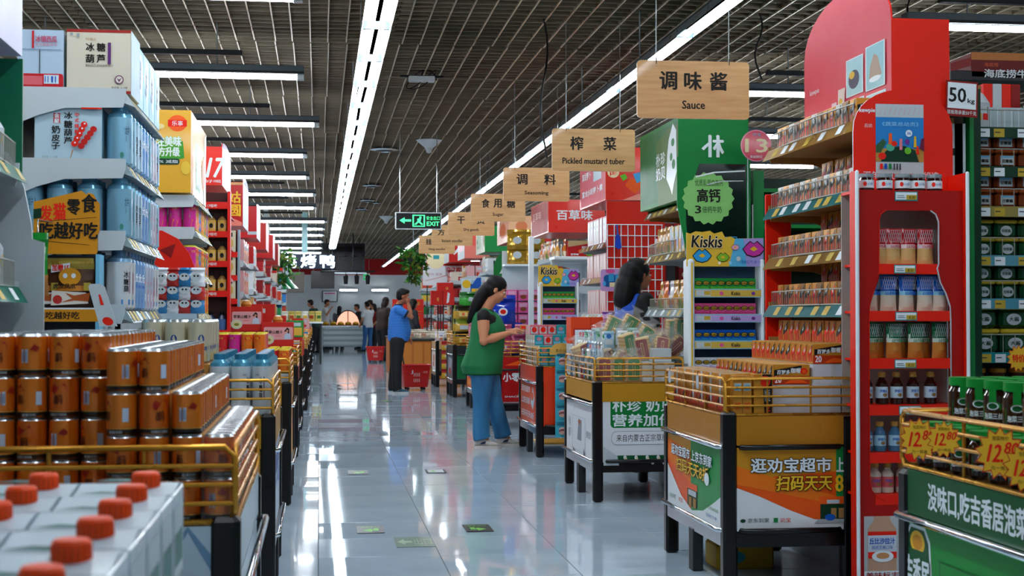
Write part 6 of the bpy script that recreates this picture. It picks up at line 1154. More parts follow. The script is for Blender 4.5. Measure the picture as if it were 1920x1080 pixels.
# clear film over the lowest packs
fm = M('#f2f6f8', .12, alpha=.05, coat=.8)
t = thing('shrink_film', 'clear shrink film over the aisle edge cans', 'plastic film', (-.2, 3.5, .765)); m = MB(); N = 15
for j in range(N):
    y = 3.02 + .0655 * j; a = random.uniform(-.002, .003); m.add([(-.241, y, .948 + a), (-.172, y, .948), (-.172, y + .0655, .947), (-.241, y + .0655, .949), (-.206, y + .03, .951)], [(0, 1, 4), (1, 2, 4), (2, 3, 4), (3, 0, 4)], fm)
m.add([(-.172, 3.015, .765), (-.172, 4.0, .765), (-.172, 4.0, .947), (-.172, 3.015, .947)], [(0, 1, 2, 3)], fm); m.add([(-.241, 3.014, .765), (-.172, 3.014, .765), (-.172, 3.014, .948), (-.241, 3.014, .948)], [(0, 1, 2, 3)], fm); bw(m, 'film', t)
KT = p_box('corner_carton', 'carton', .1, .2, .26, M('#b9822e', .6), {'f': [('e', .6, .3, .2, .1, M('#c8501a', .5))]})
settle(zn)
# --- nearest shelf unit of which only the far end shows
zn = zone((-0.6, 5.0), (-0.582, 4.85), 0.97, -0.036)
lvn = [(1.605, .42, M('#1d8a72', .3), .075, OFFW), (1.268, .42, M('#1d8a72', .3), .075, OFFW), (1.0, .42, M('#1d8a72', .3), 0, OFFW)]
XN = -.848
t = endcap(-1, XN, 3.3, .98, .42, lvn, 'nearest drinks shelf with green price strips', back=M('#0b5e42', .5), ztop=1.92, post=OFFW)
PE = M('#a9b6bb', .4)
bw(MB().prism((Vector((XN + .02, 4.295, 0)), -X_, Z_, -Y_), [(-.045, 0), (.46, 0), (.46, 1.66), (.06, 1.66), (.04, 1.62), (.012, 1.56), (-.01, 1.45), (-.012, 1.41), (-.045, 1.40)], PE, t=.012), 'far_end_panel', t)
bw(MB().box(XN + .0, 4.31, 1.6, XN - .42, 4.32, 1.93, M('#0b6a4a', .45)), 'green_end_panel', t)
topbox(-1, XN + .0, 3.3, 4.3, 1.935, 2.4, .4, 'pale lavender topper above the nearest drinks shelf', M('#a9a6c4', .35), [('r', .5, .1, .9, .9, M('#b9b6d0', .4))], [('e', .75, .5, .06, .3, M('#9fd0cc', .3)), ('b', '饮料', .3, .35, .6, .65, M('#c9c6dc', .4))])
rbt = p_lathe('red_cap_bottle', 'bottle', [(0, 0, OFFW), (.036, 0, OFFW), (.038, .01, OFFW), (.038, .11, OFFW), (.014, .15, RED), (.018, .152, RED), (.018, .175, RED), (0, .175)], 14, (.038, .02, .1, [('r', .1, 0, .9, .45, RED), ('e', .5, .7, .25, .2, YEL)]))
for z, nm in ((1.607, 'upper'), (1.27, 'lower')):
    for j in range(8): spawn(rbt, 'white bottle with red cap, %s from the far panel on the %s green strip shelf' % (nth(j), nm), (XN - .07, 4.22 - .085 * j, z), PI / 2, 'red capped bottles on the nearest shelf')
settle(zn); zn = zone((-0.6, 5.0), (-0.768, 6.554), 1.28, 0.333)
# --- second drinks shelf unit
def beer(cap, body, sh, lab=None, txt='龙井', arts=None, h=.2, r=.043):
    B = M(body, .25, .35, coat=.5); S = M(sh, .25, .4, coat=.5)
    return p_lathe('drink_bottle', 'bottle', [(0, 0, B), (r * .9, 0, B), (r, .006, B), (r, h * .80, S), (r * .93, h * .86, S), (r * .6, h * .91, M(cap, .3, .3)), (r * .62, h * .92, M(cap, .3, .3)), (r * .6, h, M(cap, .3, .3)), (0, h)], 18, (r, h * .05, h * .78, arts or [('t', txt, .42, .62, .62, .82, M('#1c2a4a', .4)), ('r', .68, .3, .7, .8, M('#1c2a4a', .4)), ('e', .3, .15, .08, .07, M('#2f7a6a', .4)), ('t', '精酿啤酒', .45, .45, .49, .6, M('#1c2a4a', .4))]))
bb = beer('#5a9ab8', '#7fb2ca', '#5f9cba'); bwh = beer('#4a6a8a', '#d2dade', '#5f88a8', arts=[('b', '冰', .4, .66, .62, .82, TXT), ('b', '糖', .4, .5, .62, .64, TXT), ('b', '葫', .4, .34, .62, .48, TXT), ('r', .66, .3, .7, .8, M('#7a3a5a', .4)), ('r', .3, .04, .7, .16, M('#3a7ab8', .4))])
bred = beer('#4a6a8a', '#b8c4d8', '#8aa8c8', arts=[('r', 0, 0, 1, .45, RED), ('b', '精酿', .3, .15, .7, .35, WHITE), ('t', 'Beer', .3, .55, .7, .7, RED)]); bbl = beer('#4a86b8', '#7aa8dc', '#4a86c0', arts=[('b', 'Craft', .15, .6, .85, .8, WHITE), ('t', 'Brewing', .15, .45, .85, .55, BLUE), ('b', '啤酒', .35, .1, .65, .3, BLUE)])
bblk = beer('#5a9ab8', '#9ac0d8', '#5f9cba', arts=[('b', '冰', .2, .7, .45, .84, RED), ('b', '奶', .55, .6, .75, .74, TXT), ('b', '皮', .55, .44, .75, .58, TXT), ('b', '子', .55, .28, .75, .42, TXT)])
lv2 = [(1.935, .42, OFFW, 0, OFFW), (1.697, .42, LIPW, 0, OFFW), (1.455, .42, LIPW, 0, OFFW), (1.208, .42, LIPW, 0, OFFW), (.98, .42, LIPW, 0, OFFW)]
U1 = endcap(-1, -.625, 4.86, 1.0, .44, lv2, 'grey shelf unit of blue beer bottles with boxes on top', back=M('#1d2628', .6), ztop=1.93, post=M('#aab8bd', .4))
g_ = 'beer bottles on the grey shelf unit'
for z, nm, st in ((1.70, 'second', 0), (1.458, 'third', 0), (1.211, 'fourth', 1)):
    for j in range(10):
        sp = ([bb, bb, bblk, bblk, bbl, bbl, bb, bred, bred, bblk] if st == 0 else [bwh, bwh, bbl, bbl, bbl, bred, bred, bred, bwh, bwh])[j]
        spawn(sp, 'beer bottle on the %s shelf of the grey unit, %s from the near end, aisle row' % (nm, nth(j)), (-.672, 4.925 + .092 * j, z), PI / 2 - .9, g_)
    for i in range(1, 4 if st == 0 else 2):
        if z == 1.70: break
        for j in range(3): spawn([bb, bb, bblk][j % 2] if not st else bwh, 'inner beer bottle on the %s shelf of the grey unit, %s in, %s back' % (nm, nth(i), nth(j)), (-.672 - .098 * i, 4.925 + .092 * j, z), .2, g_)
# gift boxes
bxb = p_box('beer_box', 'box', .22, .24, .19, M('#b0ccd8', .3, coat=.3), {'f': [('r', .28, .72, .38, .9, M('#b8202a', .4)), ('b', '金', .29, .82, .37, .9, WHITE), ('b', '星', .29, .72, .37, .8, WHITE), ('b', '冰', .44, .8, .56, .92, TXT), ('b', '糖', .44, .64, .56, .77, TXT), ('b', '葫', .44, .5, .56, .62, TXT), ('b', '芦', .44, .36, .56, .48, TXT), ('b', '奶', .26, .54, .38, .68, TXT), ('b', '皮', .26, .4, .38, .52, TXT), ('b', '子', .26, .26, .38, .38, TXT)] + [('b', c, .6, .84 - .1 * k, .66, .91 - .1 * k, RED) for k, c in enumerate('中式精酿啤酒')] + [('e', .74 - .035 * k, .7 - .085 * k, .05, .055, RED) for k in range(5)] + [('e', .88 - .045 * k, .62 - .075 * k, .05, .055, M('#c01a10', .3)) for k in range(5)] + [('e', .75 - .035 * k, .715 - .085 * k, .014, .016, WHITE) for k in range(5)] + [('p', [(.57, .25), (.54, .1), (.55, .1), (.59, .25)], KRAFT), ('t', '净含量 1L 12罐', .12, .1, .35, .14, GREY), ('r', .7, .97, 1, 1, RED)], 'r': [('r', 0, 0, 1, 1, M('#7fb2ca', .25, .3))]})
spawn(bxb, 'pale blue beer box with candied haw picture on the second shelf', (-.835, 5.0, 1.698))
spawn(p_box('beer_box', 'box', .21, .24, .215, M('#cfc8b4', .45), {'f': [('r', 0, .955, 1, 1, M('#9a2018', .4)), ('r', 0, 0, 1, .045, M('#9a2018', .4)), ('b', '冰', .3, .66, .43, .79, TXT), ('b', '糖', .47, .66, .6, .79, TXT), ('b', '葫', .3, .48, .43, .61, TXT), ('b', '芦', .47, .48, .6, .61, TXT), ('t', 'BINGTANGHULU', .3, .42, .72, .455, TXT), ('r', .64, .46, .69, .8, M('#5a2a6a', .4)), ('t', '打啤士', .3, .83, .46, .87, KRAFT), ('e', .82, .22, .07, .07, M('#6a2a5a', .4)), ('e', .82, .22, .055, .055, M('#d8d0c4', .4)), ('p', [(.78, .25), (.82, .18), (.86, .25), (.82, .22)], M('#6a2a5a', .4)), ('t', '净含量 1L 6罐', .7, .08, .95, .11, TXT), ('r', .06, .9, .1, .94, GREY), ('r', .16, .87, .2, .93, GREY)], 'r': [('r', 0, 0, 1, 1, M('#9fb8c4', .5))]}, parts=[('handle', MB().tube([(-.035 + .07 * k / 8, 0, .214 + .022 * math.sin(PI * k / 8)) for k in range(9)], .0028, WHITE, 5).mesh('handle'))]), 'cream and maroon beer box with plastic handle on the top shelf', (-.735, 4.99, 1.936))
spawn(p_box('beer_box', 'box', .15, .24, .21, M('#a9c0d4', .35), {'f': [('p', rr(0, 0, 1, .3, .05), M('#c01420', .4)), ('r', .1, .12, .55, .26, M('#d8606a', .4)), ('r', .58, .14, .9, .28, M('#c9dce6', .4)), ('r', .6, .16, .62, .26, BLUE), ('r', .66, .16, .68, .26, BLUE), ('r', .74, .16, .78, .26, BLUE), ('r', .82, .16, .84, .26, BLUE), ('r', .48, .3, .5, .68, DKGREY), ('r', .02, .68, .95, .69, M('#6a8098', .4)), ('b', '冰镇西瓜', .4, .8, .86, .9, M('#b84a6a', .4)), ('t', '中式精酿啤酒', .4, .74, .86, .78, M('#b84a6a', .4)), ('r', .32, .7, .37, .98, M('#b8202a', .4))]}), 'pale blue and red watermelon beer box beside the cream box', (-.925, 4.99, 1.936))
foil = p_box('beer_box', 'box', .2, .17, .215, M('#86b4cc', .45, .2), {'r': [('p', [(.05, .6), (.5, .95), (.9, .6), (.6, .1)], M('#a8c8d8', .35, .3)), ('b', '龙井', .3, .3, .6, .8, M('#3a5a7a', .4))]})
for j in range(4): spawn(foil, 'glossy blue beer box behind the cream box on the top shelf, %s back' % nth(j), (-.74, 5.215 + .18 * j, 1.936), 0, 'glossy blue boxes on the top shelf')
# --- yellow snack rack on its near end
YD = M('#d08a14', .4); Yr = 4.72
def q_(px, py): return P(px, py, Yr)
a = q_(62, 476); x1 = uX(186, Yr); z1 = uZ(358, x1, Yr); W = x1 - a.x; H = z1 - a.z
t = thing('snack_rack', 'mustard yellow snack rack with black lettering', 'display rack', (a.x + W / 2, Yr + .05, 0))
m = MB(); fr = (Vector((a.x, Yr, a.z)), X_, Z_, -Y_)
m.prism(fr, [(0, 0), (W * .95, 0), (W * .97, .05 * H), (W * .97, .3 * H), (W, .38 * H), (W, .8 * H), (W * .96, .84 * H), (W * .9, .95 * H), (W * .82, .97 * H), (W * .8, .94 * H), (W * .72, 1.0 * H), (.45 * W, .93 * H), (0, .82 * H)], YD, t=.01, side=M('#6a3e10', .5))
m.art(fr, W, H, [('b', '发', .1, .52, .28, .76, RED), ('b', '猫', .3, .54, .48, .8, RED), ('b', '零', .51, .62, .7, .86, TXT), ('b', '食', .73, .66, .95, .94, TXT), ('b', '吃越好吃', .1, .24, .97, .5, TXT), ('p', [(.1, .5), (.95, .58), (.95, .587), (.1, .507)], TXT), ('p', [(.15, .2), (.85, .14), (.85, .147), (.15, .21)], TXT), ('p', [(.0, .55), (.12, .57), (.12, .72), (.0, .7)], DGREEN)])
bw(m, 'header', t); m = MB()
m.prism((fr[0] - Z_ * (a.z - uZ(603, a.x, Yr)), X_, Z_, -Y_), [(.04 * W, 0), (W * .98, 0), (W * .98, .02), (.04 * W, .02)], YD, t=.006); m.art((fr[0] - Z_ * (a.z - uZ(603, a.x, Yr)), X_, Z_, -Y_), W, uZ(580, a.x, Yr) - uZ(603, a.x, Yr), [('r', 0.04, 0, .98, 1, YD), ('b', '越吃越好吃', .06, .2, .7, .8, TXT)], 0.001); bw(m, 'lower_strip', t)
m = MB().box(a.x, Yr + .1, 0, x1, Yr + .11, a.z, M('#202428', .5)).box(a.x, Yr + .0, 0, a.x + .012, Yr + .1, a.z, BLUE).box(x1 - .012, Yr, 0, x1, Yr + .1, a.z, LBLUE); bw(m, 'frame', t)
zb_ = uZ(577, a.x, Yr); bw(MB().box(a.x + .012, Yr + .0, zb_ - .006, x1 - .012, Yr + .1, zb_, WHITE).box(a.x + .012, Yr + .004, uZ(603, a.x, Yr), x1 - .012, Yr + .012, zb_ - .006, YD), 'shelf', t)
pkg = p_bag('chicken_feet_pack', 'snack pack', .148, .162, .04, [(.35, M('#3a2010', .4)), (.48, M('#d8882a', .35)), (.8, M('#5a3212', .35)), (1, M('#c8b050', .35))], arts=[('p', [(.1, .7), (.5, .76), (.5, .9), (.1, .84)], WHITE), ('b', '加赠15', .12, .73, .48, .87, RED), ('t', '沙巅猫', .72, .86, .96, .94, GOLD), ('e', .5, .62, .24, .18, M('#d8921e', .4)), ('e', .4, .64, .05, .05, WHITE), ('e', .58, .64, .05, .05, WHITE), ('b', '虎皮凤爪', .15, .38, .62, .48, TXT), ('p', [(.1, .04), (.9, .08), (.85, .3), (.12, .34)], M('#d8d0c4', .4)), ('e', .24, .16, .1, .09, M('#b8302a', .4)), ('p', [(.3, .1), (.6, .14), (.9, .12), (.95, .3), (.6, .24), (.4, .3), (.55, .18)], M('#a8501c', .4)), ('r', .8, .34, .95, .5, M('#b8a03a', .4))], pinch=.02, n=6)
for k in range(2): spawn(pkg, 'brown snack pack with a yellow promotion corner, %s on the mustard rack' % ['front one', 'one half hidden'][k], (uX(128, Yr) - .105 * k, Yr + .05 + .012 * k, zb_ + .001), 0, 'snack packs on the mustard rack')
grn = p_bag('green_bag', 'snack bag', .07, .2, .05, [(.3, M('#8a5a2a', .4)), (1, M('#0f7a26', .25, coat=.6))], pinch=.4); q = P(70, 555, 4.6); spawn(grn, 'shiny green bag hanging beside the mustard rack', (q.x + .0, 4.6, q.z)); 
tag(MB().tube([(0, 0, .2), (.0, 0, .24), (.03, .15, .24)], .003, STEEL, 4).build('hook', None, (q.x, 4.6, q.z)), 'steel hook carrying the shiny green bag', 'hook')
q = P(205, 612, 4.6); t = thing('price_paddle', 'leaning white price paddle with red drawing beside the beer shelf', 'sign', q); u_ = Vector((1, 0, 0)); v_ = Vector((-.28, 0, 1)).normalized()
m = MB(); m.prism((Vector((-.03, 0, 0)), u_, v_, -Y_), [(0, 0), (.055, 0), (.05, .13), (.04, .14), (.008, .14), (0, .13)], OFFW, t=.004); m.art((Vector((-.03, 0, 0)), u_, v_, -Y_), .055, .14, [('e', .55, .12, .3, .1, RED), ('p', [(.4, .5), (.6, .5), (.55, .75), (.45, .75)], RED)]); m.build('board', t); MB().tube([(0, .01, -1.0), (0, .01, .02)], .005, STEEL, 5).build('stake', t); 
settle(zn); zn = zone((-0.6, 5.0), (-0.686, 5.949), 1.153, 0.182)
# --- third unit: crisps
LY = M('#e0a81c', .3, coat=.5)
lv3 = [(1.83, .42, LIPW, 0, OFFW), (1.655, .42, LIPW, 0, OFFW), (1.42, .42, LIPW, 0, OFFW), (1.2, .42, LIPW, 0, OFFW), (.95, .42, LIPW, 0, OFFW)]
endcap(-1, -.66, 7.9, 1.02, .44, lv3, 'shelf unit of crisp tubes under the yellow topper', back=M('#c9d0c4', .5), ztop=1.84, post=OFFW)
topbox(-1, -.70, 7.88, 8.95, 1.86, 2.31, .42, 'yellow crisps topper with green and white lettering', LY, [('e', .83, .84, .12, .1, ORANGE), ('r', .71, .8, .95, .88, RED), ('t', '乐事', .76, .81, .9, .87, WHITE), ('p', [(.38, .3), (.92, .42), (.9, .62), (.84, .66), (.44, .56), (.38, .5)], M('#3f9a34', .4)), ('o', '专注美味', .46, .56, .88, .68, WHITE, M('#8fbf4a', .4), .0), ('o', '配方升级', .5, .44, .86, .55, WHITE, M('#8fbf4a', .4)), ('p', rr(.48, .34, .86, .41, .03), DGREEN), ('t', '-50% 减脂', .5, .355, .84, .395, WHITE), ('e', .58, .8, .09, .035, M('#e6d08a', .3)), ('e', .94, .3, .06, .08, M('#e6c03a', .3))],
       [('r', 0, 0, .15, 1, M('#c8821a', .4)), ('r', .3, .1, .6, .7, M('#2f8a5a', .3)), ('b', '美味升级', .35, .15, .55, .65, WHITE), ('p', [(.8, 0), (.95, 0), (1, 1), (.85, .9)], M('#c9cabc', .35)), ('e', .8, .4, .1, .2, ORANGE)])  # pale slanting polygon is white glare painted on the gold side
def tube_(c1, c2, lid='#d8c83a'): return p_can('crisp_tube', .036, .155, M(c1, .3, coat=.4), M(lid, .35), [(.0, .06, M(lid, .35))], arts=[('e', .5, .78, .3, .1, M('#c8201a', .4)), ('t', '乐事', .35, .74, .65, .82, YEL), ('p', [(.2, .45), (.8, .5), (.8, .66), (.2, .6)], M(c2, .4)), ('p', [(.3, .1), (.6, .05), (.75, .35), (.4, .4)], M('#e07a2a', .4))])
tubes = [tube_('#c8288a', '#2f9a3a'), tube_('#e0701c', '#2f9a3a'), tube_('#2f6ab8', '#d8b83a'), tube_('#2f8a3a', '#d8c83a'), tube_('#e8a02a', '#c8281a'), tube_('#c8202a', '#3a9a3a')]
for z, nm, o_ in ((1.657, 'upper', 0), (1.422, 'middle', 1), (1.202, 'low', 4)):
    for j in range(12): spawn(tubes[([0, 1, 1, 2, 2, 1, 4, 4, 3, 1, 2, 1][j] + (3 if nm == 'low' else 0)) % 6], 'crisp tube on the %s crisp shelf, %s from the near end' % (nm, nth(j)), (-.71, 7.96 + .08 * j, z), PI / 2 - .9, 'crisp tubes under the yellow topper')
    for i in range(1, 5): spawn(tubes[0], 'pink crisp tube facing the camera, %s inwards on the %s crisp shelf' % (nth(i), nm), (-.71 - .079 * i, 7.96, z), 0, 'crisp tubes under the yellow topper')
q0 = P(286, 512, 7.6); t = thing('round_header', 'red rounded header panel beside the crisp shelves', 'display rack', (q0.x + .1, 7.6, 0)); W = uX(372, 7.6) - q0.x; H = uZ(432, q0.x, 7.6) - uZ(585, q0.x, 7.6); z0 = uZ(585, q0.x, 7.6)
m = MB().prism((Vector((q0.x, 7.6, z0)), X_, Z_, -Y_), [(0, 0), (W * .9, 0), (W, .1 * H), (W, .42 * H), (W * .8, .72 * H), (W * .55, .9 * H), (W * .2, 1 * H), (0, 1 * H)], RED, t=.01); m.art((Vector((q0.x, 7.6, z0)), X_, Z_, -Y_), W, H, [('p', [(.14, .76), (.5, .84), (.4, .66)], M('#8f0f10', .4))]); bw(m, 'header', t)
bw(MB().box(q0.x, 7.5, z0 - .12, q0.x + W, 7.6, z0 - .01, M('#a9c0cc', .35)).box(q0.x + W - .02, 7.55, 0, q0.x + W, 7.62, z0 + H * .4, OFFW).box(q0.x, 7.55, 0, q0.x + .02, 7.62, z0 + H * .4, OFFW), 'tray', t)
cb_ = [p_bag('candy_bag', 'candy bag', .09, .1, .06, [(1, M(c, .25, coat=.6))], arts=[('e', .5, .5, .3, .2, OFFW), ('e', .4, .55, .06, .05, BLACK), ('e', .6, .55, .06, .05, BLACK)], seed=k) for k, c in enumerate(('#2a7ab0', '#dfe4e8', '#b8302a'))]
for k in range(3):
    for i in range(4): spawn(cb_[(i + 2 * k) % 3], 'small blue and white sweet bag below the red rounded header, %s layer, %s across' % (nth(k), nth(i)), (q0.x + .05 + .06 * i, 7.55, z0 - .008 + .07 * k), 0, 'sweet bags under the red header')
settle(zn); zn = zone((-0.6, 5.0), (-0.656, 5.713), 1.105, 0.125)
# --- fourth unit: red shelves, topper with the character 了
DR = M('#a80c12', .4); RR = M('#d8160e', .35)
t = endcap(-1, -.70, 10.9, 1.0, .42, [(2.0, .4, DR, 0, DR), (1.75, .4, DR, 0, DR), (1.5, .4, DR, 0, DR), (1.25, .4, DR, 0, DR)], 'red shelf unit under the topper reading 17', back=DR, ztop=2.15, post=DR, tags=False)
topbox(-1, -.73, 10.88, 11.95, 2.17, 2.46, .45, 'bright red topper with big white characters above the red bottle rack', M('#e8281c', .3), [('b', '17', .74, .2, .98, .7, WHITE, None, .2), ('t', '好喝', .72, .06, .98, .14, WHITE)], [('r', 0, 0, 1, 1, M('#b9a8c8', .4))], scol=M('#b9a8c8', .2), arch=.06)
t = thing('bottle_rack', 'red open rack of small bottles facing the camera', 'display rack', (-.85, 10.7, 0)); Yq = 10.6; xa, xb = uX(372, Yq), uX(431, Yq)
bw(MB().box(xa, Yq + .12, 0, xb, Yq + .14, 2.1, M('#3a1a1a', .5)).box(xb - .02, Yq, 0, xb, Yq + .12, 2.1, RR).box(xa, Yq, 0, xa + .015, Yq + .12, 2.1, RR), 'frame', t)
jb = p_lathe('small_bottle', 'bottle', [(0, 0, M('#c9a04a', .2)), (.035, 0, M('#c9a04a', .2)), (.036, .08, M('#8a6a3a', .2)), (.014, .11, BLACK), (.016, .135, BLACK), (0, .135)], 10, (.036, .01, .07, [('r', .1, .1, .9, .9, OFFW), ('e', .5, .5, .2, .3, BLACK)]))
jd = p_lathe('small_bottle', 'bottle', [(0, 0, M('#2a3a5a', .2)), (.035, 0, M('#4a6a9a', .2)), (.036, .08, M('#2a3a5a', .2)), (.014, .11, BLACK), (.016, .135, BLACK), (0, .135)], 10)
for li, py in enumerate((391, 433, 489, 545, 619)):
    z = uZ(py, xa, Yq); bw(MB().box(xa, Yq, z - .045 if li else z - .0, xb - .02, Yq + .12, z if li else z + .05, RR).text((Vector((xa, Yq - .001, z - .035 if li else z + .01)), X_, Z_, -Y_), '17唱吧', .06, 0, .13, .022, WHITE, .001), 'shelf', t)
    if li:
        for k in range(3): spawn(jb if li < 4 else jd, 'small %s bottle in the red rack, %s shelf, %s across' % ('cream and black' if li < 4 else 'blue', nth(li - 1), nth(k)), (xb - .06 - .078 * k, Yq + .05, z + .001), 0, 'small bottles in the red rack')
grid_goods([rndbox(k, WARM, 'gift_box') for k in range(3)], -.78, .1, 1, 11.0, .13, 7, 1.502, PI / 2, 'red gift box', ', on the red unit', 'gift boxes on the red unit')
# --- fifth unit: Chinese lettering in gold
t = endcap(-1, -.70, 13.9, 1.0, .42, [(1.7, .4, GREY, 0, OFFW), (1.4, .4, GREY, 0, OFFW), (1.1, .4, GREY, 0, OFFW)], 'grey and red shelf unit under the gold lettered topper', back=DR, ztop=2.02, post=M('#9aa6b4', .4), tags=False)
topbox(-1, -.73, 13.88, 14.95, 2.05, 2.47, .45, 'dark red topper with gold characters and a pagoda roof drawing', M('#b8141a', .3), [('b', '姑', .7, .52, .95, .78, YEL), ('b', '圆', .7, .22, .95, .48, YEL), ('p', [(.5, 0), (.98, 0), (.98, .08), (.86, .14), (.74, .18), (.6, .1)], M('#e07a6a', .4)), ('r', .4, .93, 1, .99, M('#d8a06a', .4))], [('r', 0, 0, 1, 1, M('#a9b0cc', .4))], scol=M('#a9b0cc', .2), arch=.07)
t = thing('bottle_rack', 'narrow red rack of boxed bottles beyond the red bottle rack', 'display rack', (-.8, 13.7, 0)); Yq = 13.65; xa, xb = uX(415, Yq), uX(449, Yq)
bw(MB().box(xa, Yq + .12, 0, xb, Yq + .14, 2.0, M('#8a1014', .5)).box(xb - .02, Yq, 0, xb, Yq + .12, 2.0, M('#8a98a4', .4)), 'frame', t)
bxx = p_box('bottle_box', 'box', .085, .08, .2, M('#c9bfa0', .4), {'f': [('e', .5, .4, .25, .2, M('#c9a04a', .4)), ('r', .35, .7, .65, .9, TXT)]})
for li, py in enumerate((472, 516, 560)):
    z = uZ(py, xa, Yq); bw(MB().box(xa, Yq, z - .05, xb - .02, Yq + .12, z, RR), 'shelf', t)
    for k in range(2): spawn(bxx, 'cream bottle box in the narrow red rack, %s shelf, %s across' % (nth(li), nth(k)), (xb - .08 - .09 * k, Yq + .05, z + .001), 0, 'bottle boxes in the narrow red rack')
grid_goods([rndbox(k + 20, WARM, 'gift_box') for k in range(3)], -.78, .1, 1, 14.0, .13, 7, 1.702, PI / 2, 'boxed bottle', ', top shelf under the gold lettered topper', 'boxes under the gold lettered topper')
grid_goods([rndbox(k + 20, WARM, 'gift_box') for k in range(3)], -.78, .1, 1, 14.0, .13, 7, 1.402, PI / 2, 'boxed bottle', ', middle shelf under the gold lettered topper', 'boxes under the gold lettered topper')
for k, (Y, pal, c, sc, arch, nm, art) in enumerate(((17.0, ['#c99a5a', '#dfe4e6', '#b8161a', '#8fb0c8'], '#c8141a', '#b8a8c4', .05, 'sixth', [('r', .75, .1, 1, .2, OFFW)]), (20.0, WARM, '#d02a20', '#d8a0a0', .03, 'seventh', []), (23.0, WARM, '#b81818', '#c8b0b0', .02, 'eighth', []), (26.0, WARM, '#a81414', '#d0b8b0', 0, 'ninth', []), (29.5, COOL, '#c8281c', '#b8c0c8', 0, 'tenth', []), (34, COOL, '#8a98a4', '#b8c0c8', 0, 'eleventh', []))):
    far_unit(-1, -.72, Y, 1.0, [1.78, 1.48, 1.18, .88], pal, '%s shelf unit along the drinks side' % nm, n=6, lipc=CHROME, side=M('#c8202a', .4))
    topbox(-1, -.73, Y - .02, Y + 1.05, 2.1, 2.47 - .05 * (k > 3), .42, '%s topper along the drinks side, red front' % nm, M(c, .35), art, [('r', 0, 0, 1, 1, M(sc, .4))], scol=M(sc, .2), arch=arch)
settle(zn); zn = zone((-0.6, 5.0), (-0.605, 5.08), 1, 0)
# --- white bottles bin
cart(-1, -.175, 6.1, 7.2, 'bin of white beer bottles with blue shoulders', band=M('#b88a22', .35, .3), fcol=M('#a8781c', .4), scol=M('#b8cce0', .3), sart=[('p', [(0, .2), (.5, .5), (1, .3), (1, .6), (0, .5)], M('#6f94c4', .35)), ('b', '冰糖葫芦', .2, .6, .8, .85, BLUE)], basket=True)
wbt = beer('#2f7a9a', '#c9d4da', '#4a92ae', arts=[('t', '金星啤酒', .2, .82, .4, .86, TXT), ('b', '冰', .42, .64, .58, .8, TXT), ('b', '糖', .42, .46, .58, .62, TXT), ('b', '葫', .42, .28, .58, .44, TXT), ('r', .64, .3, .7, .8, M('#6a5a6a', .4)), ('r', .86, .1, .88, .9, GREY)], h=.262, r=.042)
for i in range(3):
    for j in range(10): spawn(wbt, 'white beer bottle with blue shoulder in its bin, %s from the aisle, %s back' % (nth(i), nth(j)), (-.235 - .0885 * i, 6.19 + .1 * j, .766), random.uniform(-.6, .9), 'white beer bottles in the bin')
kd = p_can('tall_can', .044, .19, M('#cfc8ac', .25, .4, coat=.4), SILVER, [], arts=[('e', .5, .55, .14, .1, M('#1d3a7a', .4)), ('b', 'Kaiserdom', .18, .3, .82, .42, M('#1d4a8a', .4)), ('p', [(.2, .1), (.4, .25), (.6, .12), (.8, .25), (.8, .05), (.2, .05)], M('#b8a060', .4))], n=16)
t_ = [o for o in COL.objects if o.get('label', '').startswith('bin of white beer')][0]
bw(MB().bbox(-.755, 6.2, .752, -.457, 7.1, .985, KR), 'inner_filler', t_)
for i in range(3):
    for j in range(8): spawn(kd, 'tall cream beer can with blue crest, %s from the aisle, %s back' % (nth(i), nth(j)), (-.508 - .096 * i, 6.25 + .095 * j, .986), random.uniform(-.5, .8), 'cream beer cans on the carton')
settle(zn); zn = zone((-0.6, 5.0), (-0.6, 5.1), 1, 0)
# --- crisp tube bin
cart(-1, -.17, 9.1, 10.2, W=.56, label= 'bin of crisp tubes with yellow lids', band=M('#b07a1c', .35, .3), fcol=M('#dfe4e6', .4), scol=M('#c87a2a', .35), sart=[('p', [(0, 0), (1, 0), (.5, 1)], M('#e0a03a', .4))])
t_ = [o for o in COL.objects if o.get('label', '').startswith('bin of crisp')][0]
bw(MB().bbox(-.74, 9.2, .752, -.34, 10.1, .925, OFFW), 'inner_filler', t_)
for i in range(5):
    for j in range(8): spawn(tubes[[1, 1, 0, 5, 0, 4][(i + (j // 2)) % 6]], 'yellow lidded crisp tube on the raised tray, %s from the aisle, %s back' % (nth(i), nth(j)), (-.375 - .078 * i, 9.25 + .08 * j, .926), random.uniform(-.5, .5), 'crisp tubes on the raised tray')
for i in range(2):
    for j in range(10): spawn(tubes[[1, 5, 5][(i + j // 2) % 3]], 'yellow lidded crisp tube low by the aisle rim, %s from the aisle, %s back' % (nth(i), nth(j)), (-.22 - .078 * i, 9.22 + .085 * j, .825), random.uniform(-.5, .5), 'crisp tubes by the aisle rim')
bw(MB().bbox(-.335, 9.17, .752, -.19, 10.12, .823, OFFW), 'inner_tray', t_)
